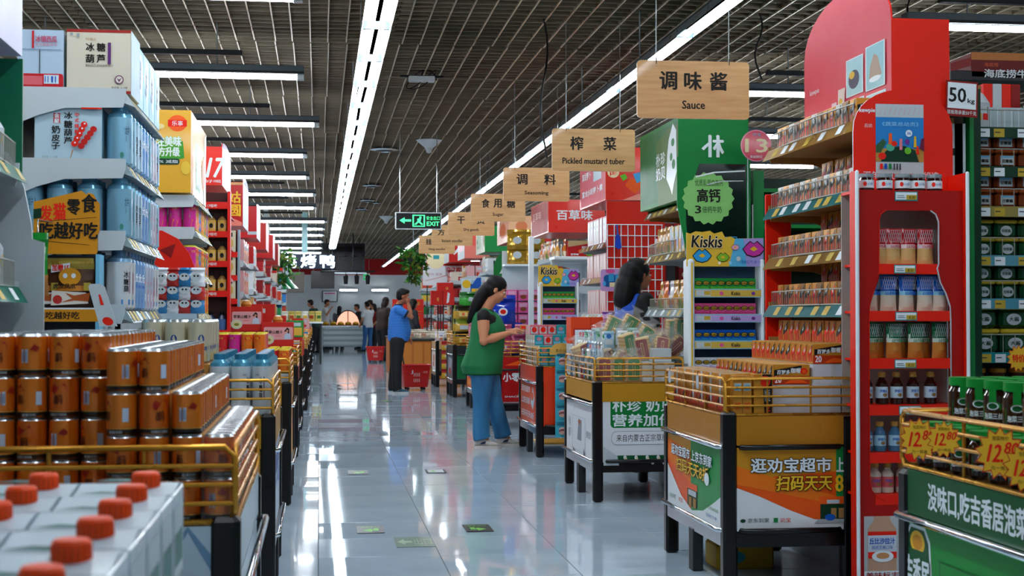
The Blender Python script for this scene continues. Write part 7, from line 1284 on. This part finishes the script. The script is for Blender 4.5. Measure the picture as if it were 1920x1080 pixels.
# --- red juice gift boxes
cart(-1, -.17, 12.2, 13.3, W=.57, label= 'bin of red hawthorn juice gift boxes', band=M('#b02a14', .35), fcol=M('#b07a1c', .4), scol=M('#5a4a3a', .4))
t_ = [o for o in COL.objects if o.get('label', '').startswith('bin of red hawthorn')][0]
bw(MB().bbox(-.75, 12.26, .752, -.24, 13.2, .93, M('#8a1418', .5)), 'inner_filler', t_)
jbx = [('p', rr(.08, .28, .98, .8, .05), M('#e0a0a0', .4)), ('b', '苹果山楂汁', .12, .52, .66, .66, TXT), ('t', '饮料', .42, .4, .62, .46, RED), ('e', .22, .28, .18, .2, OFFW), ('e', .22, .28, .16, .17, M('#d8cf9a', .4)), ('e', .22, .27, .08, .06, M('#8a8a2a', .4)), ('p', [(.7, .62), (.8, .78), (.86, .72), (.86, .45), (.8, .6)], TXT), ('p', [(.7, .3), (.92, .3), (.9, .5), (.8, .56), (.72, .48)], M('#b9c8d8', .4)), ('e', .8, .64, .035, .05, SKIN)]
hand = MB().lathe([(.04, 0, M('#b87a2a', .2)), (.045, .02, M('#b87a2a', .2)), (.03, .05, M('#d8d4cc', .3)), (0, .06)], 10, c=(0, 0, .205)).mesh('handle_knob')
jz = p_box('juice_gift_box', 'gift box', .27, .16, .205, M('#c8241a', .35), {'f': jbx}, parts=[('handle', hand)])
spawn(jz, 'red apple hawthorn juice box, upper one with apple picture', (uX(460, 12.2), 12.36, .931 + .13)); spawn(p_box('juice_gift_box', 'gift box', .27, .16, .128, M('#b01c16', .35)), 'flat red carton beneath the upper juice box', (uX(460, 12.2), 12.36, .931))
spawn(jz, 'red apple hawthorn juice box, lower one nearest the aisle', (uX(520, 12.2), 12.34, .931))
rb2 = p_box('red_gift_box', 'gift box', .2, .18, .26, M('#c02016', .4), {'f': [('r', 0, .0, 1, .02, GOLD), ('r', .4, .7, .6, .85, OFFW)]})
for k in range(3): spawn(rb2, 'plain red gift box behind the juice boxes, %s from the aisle' % nth(k), (uX(515 - 21 * k, 12.75), 12.75, .931 + (.1 if k == 1 else 0.0)), 0, 'plain red gift boxes behind the juice')
for k in range(3): spawn(rb2, 'plain red gift box second row behind the juice, %s from the aisle' % nth(k), (uX(515 - 21 * k, 13.0), 13.02, .931), 0, 'plain red gift boxes behind the juice')
settle(zn)
# --- farther bins
for k, (Y, nm, c, pal) in enumerate(((15.3, 'sixth', '#8a5a1c', ['#d8a83a', '#c8281a', '#8fc4d8', '#2f8a3a']), (18.4, 'seventh', '#6a4a20', ['#d8c070', '#2f6ab8', '#c84a2a']), (21.5, 'eighth', '#5a4a3a', COOL), (24.7, 'ninth', '#8a1a14', WARM), (28, 'tenth', '#5a4a3a', COOL), (32, 'eleventh', '#6a4a2a', WARM))):
    cart(-1, -.17 + .03 * (k > 0), Y, Y + 1.1, '%s promotion bin along the drinks side' % nm, band=M(c, .4), fcol=M('#8a6a3a', .4), scol=M('#b86a2a', .4))
    sp = [rndbox(100 + k * 5 + q, pal, 'carton', (.1, .14), (.12, .2)) for q in range(4)]
    goods_fill(-.68, Y + .12, 4, 5, .15, .2, .766, sp, 'boxed goods in the %s bin' % nm, 'goods in the %s bin' % nm, lay=2 if k in (0, 3) else 1, dz=.2)
bgs = [p_bag('tall_bag', 'bag', .16, .26, .08, [(1, M(c, .35))], arts=[('r', .2, .3, .8, .6, M(d, .4))], seed=k) for k, (c, d) in enumerate((('#c8b45a', '#3a6a2a'), ('#d8d4c4', '#c8a02a'), ('#b8a04a', '#a83a1a')))]
t = thing('bag_table', 'white table of upright cream bags near the end of the drinks side', 'table', (-.3, 36, 0)); bw(MB().bbox(-1.1, 36, 1.0, .1, 37, 1.04, WHITE), 'top', t)
for x_, y_ in ((-1.05, 36.05), (.02, 36.05), (-1.05, 36.9), (.02, 36.9)): bw(MB().box(x_, y_, 0, x_ + .05, y_ + .05, 1.0, DKGREY), 'leg', t)
for i in range(7):
    for k in range(2): spawn(bgs[(i + k) % 3], 'upright cream bag on the white table, %s across, %s row' % (nth(i), nth(k)), (-1.0 + .165 * i, 36.15 + .3 * k, 1.041), random.uniform(-.3, .3), 'cream bags on the white table')
# ================================================================ people
ZN.update(ZN0)
def ell(m, c, rx, ry, rz, mat, n=14, k=8):
    prof = [(math.sin(PI * i / k), -math.cos(PI * i / k) * rz, mat) for i in range(k + 1)]; prof[0] = (0, -rz, mat); prof[-1] = (0, rz, mat)
    m.lathe([(p[0] * rx, p[1], p[2]) for p in prof], n, c=c, sx=1, sy=ry / rx)
def limb(m, pts, rads, mat, n=12):
    m.tube(pts, rads, mat, n)
    for p, r in zip(pts, rads): ell(m, p, r, r, r, mat, 12, 6)
def rings(m, rs, mat, n=20):
    vs = []
    for cx, cy, cz, a, b in rs: vs += [(cx + a * math.cos(2 * PI * k / n), cy + b * math.sin(2 * PI * k / n), cz) for k in range(n)]
    fs = [(i * n + k, i * n + (k + 1) % n, (i + 1) * n + (k + 1) % n, (i + 1) * n + k) for i in range(len(rs) - 1) for k in range(n)]
    m.add(vs, fs + [tuple(range(n - 1, -1, -1)), tuple(range(len(vs) - n, len(vs)))], mat, True)
def skinned(mb, name, parent, vox, sm=4):
    o = mb.build(name, parent); r = o.modifiers.new('join', 'REMESH'); r.mode = 'VOXEL'; r.voxel_size = vox; r.use_smooth_shade = True
    s = o.modifiers.new('soft', 'SMOOTH'); s.iterations = sm; s.factor = .5; return o
def rot_about(mb, start, c, ax, ang):
    R = Matrix.Rotation(ang, 3, ax); c = Vector(c)
    for i in range(start, len(mb.v)): mb.v[i] = tuple(c + R @ (Vector(mb.v[i]) - c))
def head(m, c, mat, pitch=0, yaw=0, s=1.0):
    st = len(m.v); x, y, z = c
    ell(m, (x - .012 * s, y, z + .03 * s), .093 * s, .074 * s, .086 * s, mat); ell(m, (x + .02 * s, y, z - .035 * s), .066 * s, .056 * s, .078 * s, mat)
    ell(m, (x + .045 * s, y, z - .085 * s), .034 * s, .034 * s, .026 * s, mat)
    m.tube([(x + .077 * s, y, z + .012 * s), (x + .09 * s, y, z - .008 * s), (x + .104 * s, y, z - .03 * s), (x + .083 * s, y, z - .036 * s)], [.007 * s, .009 * s, .012 * s, .011 * s], mat, 8)
    for q in (-1, 1):
        ell(m, (x + .088 * s, y + q * .011 * s, z - .034 * s), .009 * s, .008 * s, .007 * s, mat, 8, 5); ell(m, (x + .058 * s, y + q * .034 * s, z - .03 * s), .026 * s, .022 * s, .026 * s, mat, 8, 5)
        ell(m, (x - .008 * s, y + q * .073 * s, z - .01 * s), .018 * s, .009 * s, .03 * s, mat, 8, 5)
    ell(m, (x + .078 * s, y, z - .056 * s), .014 * s, .022 * s, .006 * s, mat, 8, 5); ell(m, (x + .076 * s, y, z - .066 * s), .013 * s, .019 * s, .006 * s, mat, 8, 5)
    rot_about(m, st, c, 'Y', pitch); rot_about(m, st, c, 'Z', yaw); return st
def face_bits(t, c, pitch, yaw, s, lip='#9a4a44'):
    x, y, z = c; m = MB(); EW = M('#d8d4cc', .3); ED = M('#120c0a', .2)
    for q in (-1, 1):
        ell(m, (x + .072 * s, y + q * .031 * s, z + .004 * s), .012 * s, .014 * s, .008 * s, EW, 8, 5); ell(m, (x + .081 * s, y + q * .031 * s, z + .004 * s), .005 * s, .006 * s, .006 * s, ED, 8, 5)
        m.tube([(x + .08 * s, y + q * .016 * s, z + .024 * s), (x + .082 * s, y + q * .033 * s, z + .03 * s), (x + .07 * s, y + q * .05 * s, z + .025 * s)], .003 * s, ED, 5)
    m.tube([(x + .085 * s, y - .02 * s, z - .06 * s), (x + .094 * s, y, z - .06 * s), (x + .085 * s, y + .02 * s, z - .06 * s)], [.003 * s, .006 * s, .003 * s], M(lip, .4), 6)
    rot_about(m, 0, c, 'Y', pitch); rot_about(m, 0, c, 'Z', yaw); m.build('face_features', t)
def handm(m, w, d, up, mat, s=1.0, curl=.5, side=1):
    """palm at w pointing along d; four fingers and a thumb"""
    d = Vector(d).normalized(); up = Vector(up); up = (up - d * up.dot(d)).normalized(); r = d.cross(up).normalized() * side; w = Vector(w)
    limb(m, [w, w + d * .045 * s + r * .014 * s], [.022 * s, .024 * s], mat, 10); limb(m, [w + d * .02 * s - r * .014 * s, w + d * .07 * s - r * .01 * s], [.02 * s, .02 * s], mat, 10)
    for k, L in enumerate((.062, .07, .066, .052)):
        b = w + d * .075 * s + r * (.027 - .018 * k) * s; L *= s; q1 = (d - up * curl * .6).normalized(); q2 = (d - up * curl * 1.6).normalized(); q3 = (d * .6 - up * curl * 2.2).normalized()
        limb(m, [b - d * .03 * s, b, b + q1 * L * .45, b + q1 * L * .45 + q2 * L * .32, b + q1 * L * .45 + q2 * L * .32 + q3 * L * .23], [.009 * s, .009 * s, .0085 * s, .008 * s, .007 * s], mat, 8)
    b = w + d * .022 * s + r * .026 * s; q = (d * .7 + r * .6 - up * .5).normalized()
    limb(m, [b, b + q * .03 * s, b + q * .03 * s + (d - up * .4).normalized() * .028 * s], [.011 * s, .0105 * s, .009 * s], mat, 8)
def shoe(t, x, y, z, L, mats, yaw=0, name='shoe'):
    m = MB(); W = .042
    vs = []; R = [(-.08, .0, .03, .06), (-.05, .0, .036, .075), (0, 0, .038, .07), (.06, 0, .044, .05), (.11, 0, .042, .036), (.15, 0, .028, .026)]
    k = L / .25; n = 10
    for dx, dy, hw, h in R: vs += [(dx * k, hw * math.cos(2 * PI * q / n), .022 + h / 2 + h / 2 * math.sin(2 * PI * q / n)) for q in range(n)]
    fs = [(i * n + q, (i + 1) * n + q, (i + 1) * n + (q + 1) % n, i * n + (q + 1) % n) for i in range(len(R) - 1) for q in range(n)]
    m.add(vs, fs + [tuple(range(n)), tuple(range(len(vs) - 1, len(vs) - n - 1, -1))], mats[0], True)
    so = [(-.088, -.03), (-.07, -.04), (.0, -.04), (.07, -.047), (.13, -.04), (.16, -.015), (.16, .015), (.13, .04), (.07, .047), (0, .04), (-.07, .04), (-.088, .03)]
    m.prism((Vector((0, 0, .028)), X_, Y_, Z_), [(a * k, b) for a, b in so], mats[1], t=.028)
    m.tube([(.02 * k, -.03, .085), (.04 * k, .03, .078)], .004, mats[1], 5).tube([(.045 * k, -.03, .076), (.065 * k, .03, .07)], .004, mats[1], 5)
    m.prism((Vector((-.03 * k, -.041, .04)), X_, Z_, -Y_), [(0, 0), (.05 * k, .005), (.06 * k, .03), (.02 * k, .02)], mats[2], off=.001)
    return m.build(name, t, (x, y, z), yaw)
def person(label, loc, rotz, J, mats, torso, hair, vox=.009, s=1.0, sleeve=.5, vest=None, group=None, face=True, shoes=None, hands=((0, 0), (0, 0)), legr=(.085, .06, .05), pitch=0, yaw=0, pants=None, hem=.02, armk=1.0, slr=.066):
    """J: head, neck, shoulders, elbows, wrists, hips, knees, ankles (n = camera side, f = far side)"""
    t = thing('person', label, 'person', loc, rotz); sk = mats['skin']; V = Vector
    m = MB(); limb(m, [J['neck'], V(J['head']) + V((-.015, 0, -.05))], [.05, .046], sk); head(m, J['head'], sk, pitch, yaw, s)
    rings(m, [(a, b, c, d * .9, e * .9) for a, b, c, d, e in torso], sk)
    for q in 'nf':
        sh, el, wr = J['sh' + q], J['el' + q], J['wr' + q]
        if not sh: continue
        mid = V(sh).lerp(V(el), .5); limb(m, [sh, mid, el, V(el).lerp(V(wr), .35), wr], [.05 * s * armk, .047 * s * armk, .037 * s * armk, .038 * s * armk, .024 * s], sk)
        hd = J.get('hd' + q) or (V(wr) - V(el)); handm(m, wr, hd, J.get('up' + q, (0, 0, 1)), sk, .95, J.get('curl' + q, .55), J.get('side' + q, 1))
        hp, kn, an = J['hp' + q], J['kn' + q], J['an' + q]; limb(m, [hp, kn, an, V(an) + V((.05, 0, -.05))], [.06, .045, .03, .025], sk)
    skinned(m, 'body', t, vox, 3)
    if face: face_bits(t, J['head'], pitch, yaw, s)
    m = MB(); rings(m, torso, mats['top'])
    if sleeve:
        for q in 'nf':
            if J['sh' + q]: e = V(J['sh' + q]).lerp(V(J['el' + q]), sleeve) if sleeve <= 1 else V(J['el' + q]).lerp(V(J['wr' + q]), sleeve - 1); pts = [J['sh' + q], e] if sleeve <= 1 else [J['sh' + q], J['el' + q], e]; limb(m, pts, [slr * s, slr * .93 * s] if sleeve <= 1 else [.066, .052, .04], mats['sleeve'] if 'sleeve' in mats else mats['top'])
    skinned(m, 'shirt', t, .012 if vox < .012 else vox, 3)
    if vest: vest(t)
    m = MB(); rings(m, [(torso[0][0], torso[0][1], torso[0][2] - .02, torso[0][3] * .9, torso[0][4] * .92), (torso[0][0], torso[0][1], torso[0][2] + .12, torso[0][3] * .85, torso[0][4] * .9)], mats['pants'])
    for q in 'nf':
        hp, kn, an = J['hp' + q], J['kn' + q], J['an' + q]; a2 = V(an) + V((0, 0, -.0))
        m.tube([hp, V(hp).lerp(V(kn), .5), kn, V(kn).lerp(V(an), .5), a2, a2 + V((.01, 0, -.04))], [legr[0] * 1.15, legr[0], legr[1], (legr[1] + legr[2]) / 2, legr[2], legr[2] * 1.05], mats['pants'], 16); ell(m, hp, legr[0] * 1.2, legr[0] * 1.15, legr[0] * 1.1, mats['pants']); ell(m, kn, legr[1] * 1.02, legr[1], legr[1] * 1.1, mats['pants'])
    skinned(m, 'trousers', t, .012, 3)
    for k, q in enumerate('nf'): an = J['an' + q]; shoe(t, an[0] + .02, an[1], 0 if an[2] < .14 else an[2] - .08, .25, shoes or (BLACK, DKGREY, BLACK), J.get('ft' + q, 0))
    hm = MB(); hair(hm); st = 0; rot_about(hm, 0, J['head'], 'Y', pitch) if False else None
    skinned(hm, 'hair', t, .008 if vox < .012 else .012, 8)
    return t
def short_hair(c, pitch=0, mat=HAIR, s=1.0):
    def f(m):
        x, y, z = c; ell(m, (x - .022, y, z + .045), .095, .082, .084, mat); ell(m, (x - .045, y, z + .0), .068, .078, .075, mat); ell(m, (x + .03, y, z + .085), .06, .065, .035, mat); rot_about(m, 0, c, 'Y', pitch)
    return f
def long_hair(c, tail, pitch=0, mat=HAIR, thick=.07):
    def f(m):
        x, y, z = c; ell(m, (x - .022, y, z + .038), .1, .084, .09, mat); ell(m, (x - .045, y, z - .01), .068, .078, .08, mat); rot_about(m, 0, c, 'Y', pitch)
        limb(m, tail, [thick * a for a in (1.0, 1.0, .9, .6, .3)][:len(tail)], mat)
    return f
cloth = lambda h, b=.35, sc=9: tex_mat('cloth_' + h.strip('#'), [(.35, h), (.65, h)], sc, .75, bump=b, detail=4)
# woman in the green vest
jeans = tex_mat('denim', [(.3, '#1d5580'), (.5, '#2f7aa8'), (.75, '#58a0c8')], 4.5, .8, stretch=(1, 1, .35), bump=.5, detail=6)
GV = cloth('#0a7440', .6, 7); BLKC = cloth('#050506')
dW = 13.1; uW = (918 - 960) / FPX; XW = dW * (math.sin(YAW) + uW * math.cos(YAW)); YW = dW * (math.cos(YAW) - uW * math.sin(YAW))
Jw = dict(head=(.065, -.01, 1.425), neck=(-.03, 0, 1.25), shn=(-.055, -.165, 1.19), eln=(-.05, -.215, .965), wrn=(.17, -.13, 1.035), hdn=(1, .35, .22), shf=(-.04, .16, 1.19), elf=(.03, .2, .99), wrf=(.19, .04, 1.05), hdf=(1, -.3, .2), sidef=-1,
          hpn=(-.06, -.08, .7), knn=(-.075, -.1, .42), ann=(-.075, -.1, .125), hpf=(-.03, .08, .7), knf=(.04, .1, .42), anf=(.115, .11, .125), ftn=-.1, ftf=.25)
tw = [(-.065, 0, .665, .155, .19), (-.07, 0, .74, .168, .2), (-.045, 0, .86, .158, .185), (-.02, 0, .98, .146, .172), (-.012, 0, 1.08, .146, .172), (-.025, 0, 1.17, .118, .178), (-.035, 0, 1.225, .08, .13), (-.035, 0, 1.25, .055, .07)]
def vest(t):
    m = MB(); rings(m, [(a, b, c, d + (.024 if c < .8 else .014), e + (.024 if c < .8 else .012) if c < 1.12 else e - .02) for a, b, c, d, e in tw[:-1]], GV)
    limb(m, [(-.05, -.1, 1.225), (.01, -.1, 1.205)], [.04, .03], GV); limb(m, [(-.05, .1, 1.225), (.01, .1, 1.205)], [.04, .03], GV)
    skinned(m, 'vest', t, .011, 4)
    m = MB(); m.tube([(-.065 + .171 * math.cos(2 * PI * k / 24), .204 * math.sin(2 * PI * k / 24), .664) for k in range(24)], .006, M('#084a2a', .8), 5, True); m.build('vest_hem', t)
person('woman in green vest and blue jeans reading a packet beside the red snack bin', (XW, YW, 0), -.12, Jw, dict(skin=M('#cc8c68', .5), top=BLKC, pants=jeans), tw,
       long_hair((.065, -.01, 1.425), [(-.02, 0, 1.44), (-.075, 0, 1.37), (-.12, .0, 1.28), (-.16, 0, 1.19), (-.19, 0, 1.13)], .45, HAIR, .062), vox=.006, sleeve=.16, slr=.064, armk=1.14, vest=vest, pitch=.45, legr=(.1, .076, .078), shoes=(M('#cfcac2', .5), M('#d8d4cc', .5), M('#20304a', .5)))
tag(MB().bbox(-.03, -.012, -.02, .03, .012, .02, M('#b8843a', .4), .004).box(-.02, -.0125, -.012, .02, -.0124, .012, RED).build('packet', None, (XW + .29, YW - .13, 1.085)), 'small tan packet held in the hands of the woman in green', 'packet')
# man in the blue striped polo
def stripes():
    m = bpy.data.materials.new('striped_polo'); m.use_nodes = True; nt = m.node_tree; b = nt.nodes['Principled BSDF']; b.inputs['Roughness'].default_value = .8
    c = nt.nodes.new('ShaderNodeTexCoord'); wv = nt.nodes.new('ShaderNodeTexWave'); wv.bands_direction = 'Z'; wv.inputs['Scale'].default_value = 14; wv.inputs['Distortion'].default_value = .6; wv.inputs['Detail Scale'].default_value = .4
    r = nt.nodes.new('ShaderNodeValToRGB'); r.color_ramp.elements[0].position = .55; r.color_ramp.elements[0].color = hexc('#0b5cc0'); r.color_ramp.elements[1].position = .8; r.color_ramp.elements[1].color = hexc('#4f9be0')
    nt.links.new(c.outputs['Object'], wv.inputs['Vector']); nt.links.new(wv.outputs['Fac'], r.inputs[0]); nt.links.new(r.outputs[0], b.inputs['Base Color']); return m
dM = 22.3; uM = (747 - 960) / FPX; XM = dM * (math.sin(YAW) + uM * math.cos(YAW)); YM = dM * (math.cos(YAW) - uM * math.sin(YAW))
Jm = dict(head=(.075, 0, 1.485), neck=(.0, 0, 1.345), shn=(-.01, -.19, 1.29), eln=(.2, -.22, 1.17), wrn=(.15, -.13, 1.38), hdn=(-.25, .3, 1), upn=(-1, 0, 0), curln=.2, shf=(-.01, .19, 1.29), elf=(.04, .22, 1.05), wrf=(.16, .16, .86),
          hpn=(-.01, -.1, .8), knn=(-.03, -.1, .44), ann=(-.02, -.1, .09), hpf=(-.02, .1, .8), knf=(-.05, .12, .44), anf=(-.09, .14, .09), ftn=-.1, ftf=.1)
tm = [(.0, 0, .8, .155, .185), (.01, 0, .88, .175, .195), (.02, 0, .98, .18, .195), (.01, 0, 1.1, .16, .19), (-.0, 0, 1.2, .14, .195), (-.01, 0, 1.29, .11, .185), (-.005, 0, 1.34, .065, .1), (0, 0, 1.365, .055, .065)]
pm = person('man in blue striped polo and black trousers with a hand to his head', (XM, YM, 0), -.05, Jm, dict(skin=M('#a9694a', .5), top=stripes(), pants=cloth('#101114', .5, 6)), tm, short_hair((.075, 0, 1.485), .15), vox=.009, sleeve=.55, pitch=.2, legr=(.1, .082, .072), shoes=(M('#2a5a74', .6), M('#c8ccca', .5), M('#c8ccca', .5)))
m = MB(); m.tube([(.0 + .06 * math.cos(2 * PI * k / 16), .07 * math.sin(2 * PI * k / 16), 1.36) for k in range(16)], .012, BLACK, 6, True); e = Vector(Jm['shn']).lerp(Vector(Jm['eln']), .62); m.tube([e - Vector((.012, .0, -.006)), e + Vector((.012, 0, -.008))], .067, BLACK, 14); m.build('collar_and_cuff', pm)
# shopper with her back turned, in brown
def simple(label, px, dd, H, rot, top, pants, hair, lean=0, sleeve=.6, long=False, arm=None, face=True, z0=0, skin='#b87a58', shoes=None):
    u = (px - 960) / FPX; X = dd * (math.sin(YAW) + u * math.cos(YAW)); Y = dd * (math.cos(YAW) - u * math.sin(YAW)); k = H / 1.6
    g_ = lambda x, y, z: (x * k + lean * max(0, z - .85) * k, y * k, z * k)
    J = dict(head=g_(.06, 0, 1.47), neck=g_(0, 0, 1.33), shn=g_(0, -.18, 1.27), eln=g_(.03, -.22, 1.0), wrn=g_(.16, -.18, .85), shf=g_(0, .18, 1.27), elf=g_(.03, .22, 1.0), wrf=g_(.16, .18, .85), hpn=g_(0, -.09, .8), knn=g_(.02, -.1, .44), ann=g_(-.0, -.1, .09), hpf=g_(0, .09, .8), knf=g_(.02, .1, .44), anf=g_(.06, .12, .09))
    if arm: J['eln'] = g_(*arm[0]); J['wrn'] = g_(*arm[1])
    T = [g_(a, 0, c) + (d * k, e * k) for a, c, d, e in ((0, .76, .14, .175), (0, .86, .145, .175), (.01, 1.0, .13, .16), (0, 1.12, .125, .17), (0, 1.22, .11, .175), (0, 1.3, .06, .1), (0, 1.33, .05, .06))]
    hs = J['head']; hr = long_hair(hs, [(hs[0] - .03, 0, hs[2]), (hs[0] - .07, 0, hs[2] - .1), (hs[0] - .09, 0, hs[2] - .18)], .1, M(hair, .4), .085) if long else short_hair(hs, .1, M(hair, .5))
    t = person(label, (X, Y, z0), rot, J, dict(skin=M(skin, .5), top=cloth(top), pants=cloth(pants)), T, hr, vox=.014, sleeve=sleeve, pitch=.15, legr=(.088, .068, .06), shoes=shoes, face=face)
    return t
simple('shopper in dark brown top with black shoulder length hair beyond the red basket', 716, 38.0, 1.7, .6, '#2e1d12', '#0d0d10', '#1a0f0b', .12, 1.3, True, arm=((.1, -.24, 1.05), (.2, -.2, .8)))
simple('person in dark green jacket bending over the drinks side goods', 594, 46.0, 1.72, 2.7, '#0b3a28', '#0c0d10', '#17120f', .25, 1.6, False, arm=((.15, -.2, 1.0), (.35, -.1, .95)))
simple('man in white shirt standing behind the deli counter', 610, 52.2, 1.8, -.2, '#c4c8ca', '#20242a', '#14110f', 0, .6, False, arm=((.1, -.24, 1.08), (.22, -.14, 1.3)))
simple('server in black with a face covering behind the deli counter', 675, 52.0, 1.62, 3.4, '#101216', '#101216', '#0c0a0a', .1, 1.5, False)
simple('shopper in white shirt and blue jeans at the deli counter', 690, 48.0, 1.68, 2.2, '#cfd2d4', '#2a5f94', '#120d0b', 0, .55, False, arm=((.12, -.22, 1.02), (.28, -.1, 1.1)))
simple('shopper in red top between the white shirt and the brown top', 703, 49.5, 1.62, 3.6, '#8a1a1c', '#1a1c22', '#140e0c', 0, .6, True)
simple('shopper in black behind the red topped one', 697, 51.5, 1.78, 2.9, '#15161a', '#15161a', '#100c0b', 0, 1.5, False)
simple('shopper partly hidden by the man in the blue polo', 772, 34.0, 1.6, .4, '#20242c', '#16181c', '#15100e', 0, 1.5, True)
simple('customer in grey top behind the glass food case', 636, 52.5, 1.55, 1.2, '#6a7076', '#20242a', '#100d0c', 0, .6, True)
# shop worker in blue apron between the shelves
dB = 11.15; uB = (1188 - 960) / FPX; XB = dB * (math.sin(YAW) + uB * math.cos(YAW)); YB_ = dB * (math.cos(YAW) - uB * math.sin(YAW))
Jb = dict(head=(.05, 0, 1.44), neck=(-.0, 0, 1.31), shn=(0, -.16, 1.25), eln=(.06, -.2, 1.02), wrn=(.14, -.15, .86), shf=(0, .16, 1.25), elf=(.06, .2, 1.02), wrf=(.2, .15, .9), hpn=(0, -.09, .78), knn=(.02, -.1, .43), ann=(0, -.1, .09), hpf=(0, .09, .78), knf=(.02, .1, .43), anf=(.05, .12, .09))
tb2 = [(-.01, 0, .74, .135, .165), (-.01, 0, .85, .13, .165), (-.0, 0, 1.0, .115, .15), (0, 0, 1.12, .12, .16), (0, 0, 1.2, .105, .165), (0, 0, 1.28, .06, .1), (0, 0, 1.31, .05, .06)]
def apron(t):
    m = MB(); rings(m, [(a - .015, b, c, d + .008, e - .025) for a, b, c, d, e in tb2[:-1]], cloth('#0a4fc0', .3)); limb(m, [(-.02, -.085, 1.27), (-.05, -.09, 1.2)], [.035, .03], cloth('#0a4fc0', .3)); skinned(m, 'apron', t, .011, 3)
wk = person('worker in blue apron with long black hair between the shelf units', (XB, YB_, 0), .35, Jb, dict(skin=M('#b87452', .5), top=BLKC, pants=BLKC), tb2, long_hair((.05, 0, 1.44), [(-.02, 0, 1.44), (-.05, 0, 1.36), (-.075, 0, 1.26), (-.08, 0, 1.2)], .1, HAIR, .1), vox=.009, sleeve=.7, vest=apron, pitch=.1); wk.scale = (1.045, 1.045, 1.045)
# rolling baskets
def basket(px, py, wpx, label, rot, handle, dd):
    u = (px - 960) / FPX; X = dd * (math.sin(YAW) + u * math.cos(YAW)); Y = dd * (math.cos(YAW) - u * math.sin(YAW)); t = thing('rolling_basket', label, 'shopping basket', (X, Y, 0), rot)
    RB_ = M('#c8140e', .35, coat=.3); w = .24; d = .17; h = .4; m = MB(); z0 = .05
    def ring(a, z): return [Vector((x, y, z)) for x, y in rr(-w * a, -d * a, w * a, d * a, .05)]
    R0, R1, R2, R3 = ring(.8, z0), ring(.98, h), ring(.95, h), ring(.76, z0 + .01); n = len(R0)
    m.add(R0 + R1, [(k, (k + 1) % n, n + (k + 1) % n, n + k) for k in range(n)], RB_); m.add(R2 + R3, [(k, (k + 1) % n, n + (k + 1) % n, n + k) for k in range(n)], RB_); m.add(R3, [tuple(range(n))], RB_); m.add(R0, [tuple(range(n - 1, -1, -1))], RB_)
    m.build('tub', t); m = MB().tube(ring(1.0, h), .012, RB_, 6, True).tube(ring(.93, h * .72), .006, RB_, 5, True); m.build('rim', t)
    m = MB()
    for r_ in range(2):
        for k in range(4): x = -.05 + .028 * k; zz = .13 + .09 * r_; f = .8 + .18 * (zz / h); m.box(x, -d * f - .006, zz, x + .012, -d * f, zz + .055, M('#e8b8b0', .5))
    m.text((Vector((0, -d * .95, 0)), X_, Z_, -Y_), 'J', -.1, .26, -.065, .32, WHITE, .006, 0).text((Vector((0, -d * .95, 0)), X_, Z_, -Y_), '劝宝', .1, .27, .17, .31, M('#e0a090', .5), .006); m.build('slots_and_print', t)
    for x, y in ((-.13, -.08), (.13, -.08), (-.13, .08), (.13, .08)):
        q = MB().tube([(x, y - .012, .025), (x, y + .012, .025)], .025, DKGREY, 10).box(x - .008, y - .014, .02, x + .008, y + .014, .06, DKGREY); q.build('wheel', t)
    if handle: MB().tube([(-.2, -.12, h), (-.28, -.1, h + .42), (-.3, -.06, h + .46), (-.3, .06, h + .46), (-.28, .1, h + .42), (-.2, .12, h)], .012, DKGREY, 6).build('handle', t)
    else: MB().tube([(-.2, -.0, h - .04), (-.1, 0, h + .0), (.1, 0, h + .0), (.2, 0, h - .04)], .01, DKGREY, 6).build('handle', t)
basket(778, 732, 40, 'red rolling basket with raised handle beside the man in blue', .15, True, 23.3)
basket(704, 678, 36, 'red rolling basket standing beside the shopper in brown', .0, False, 37.0)
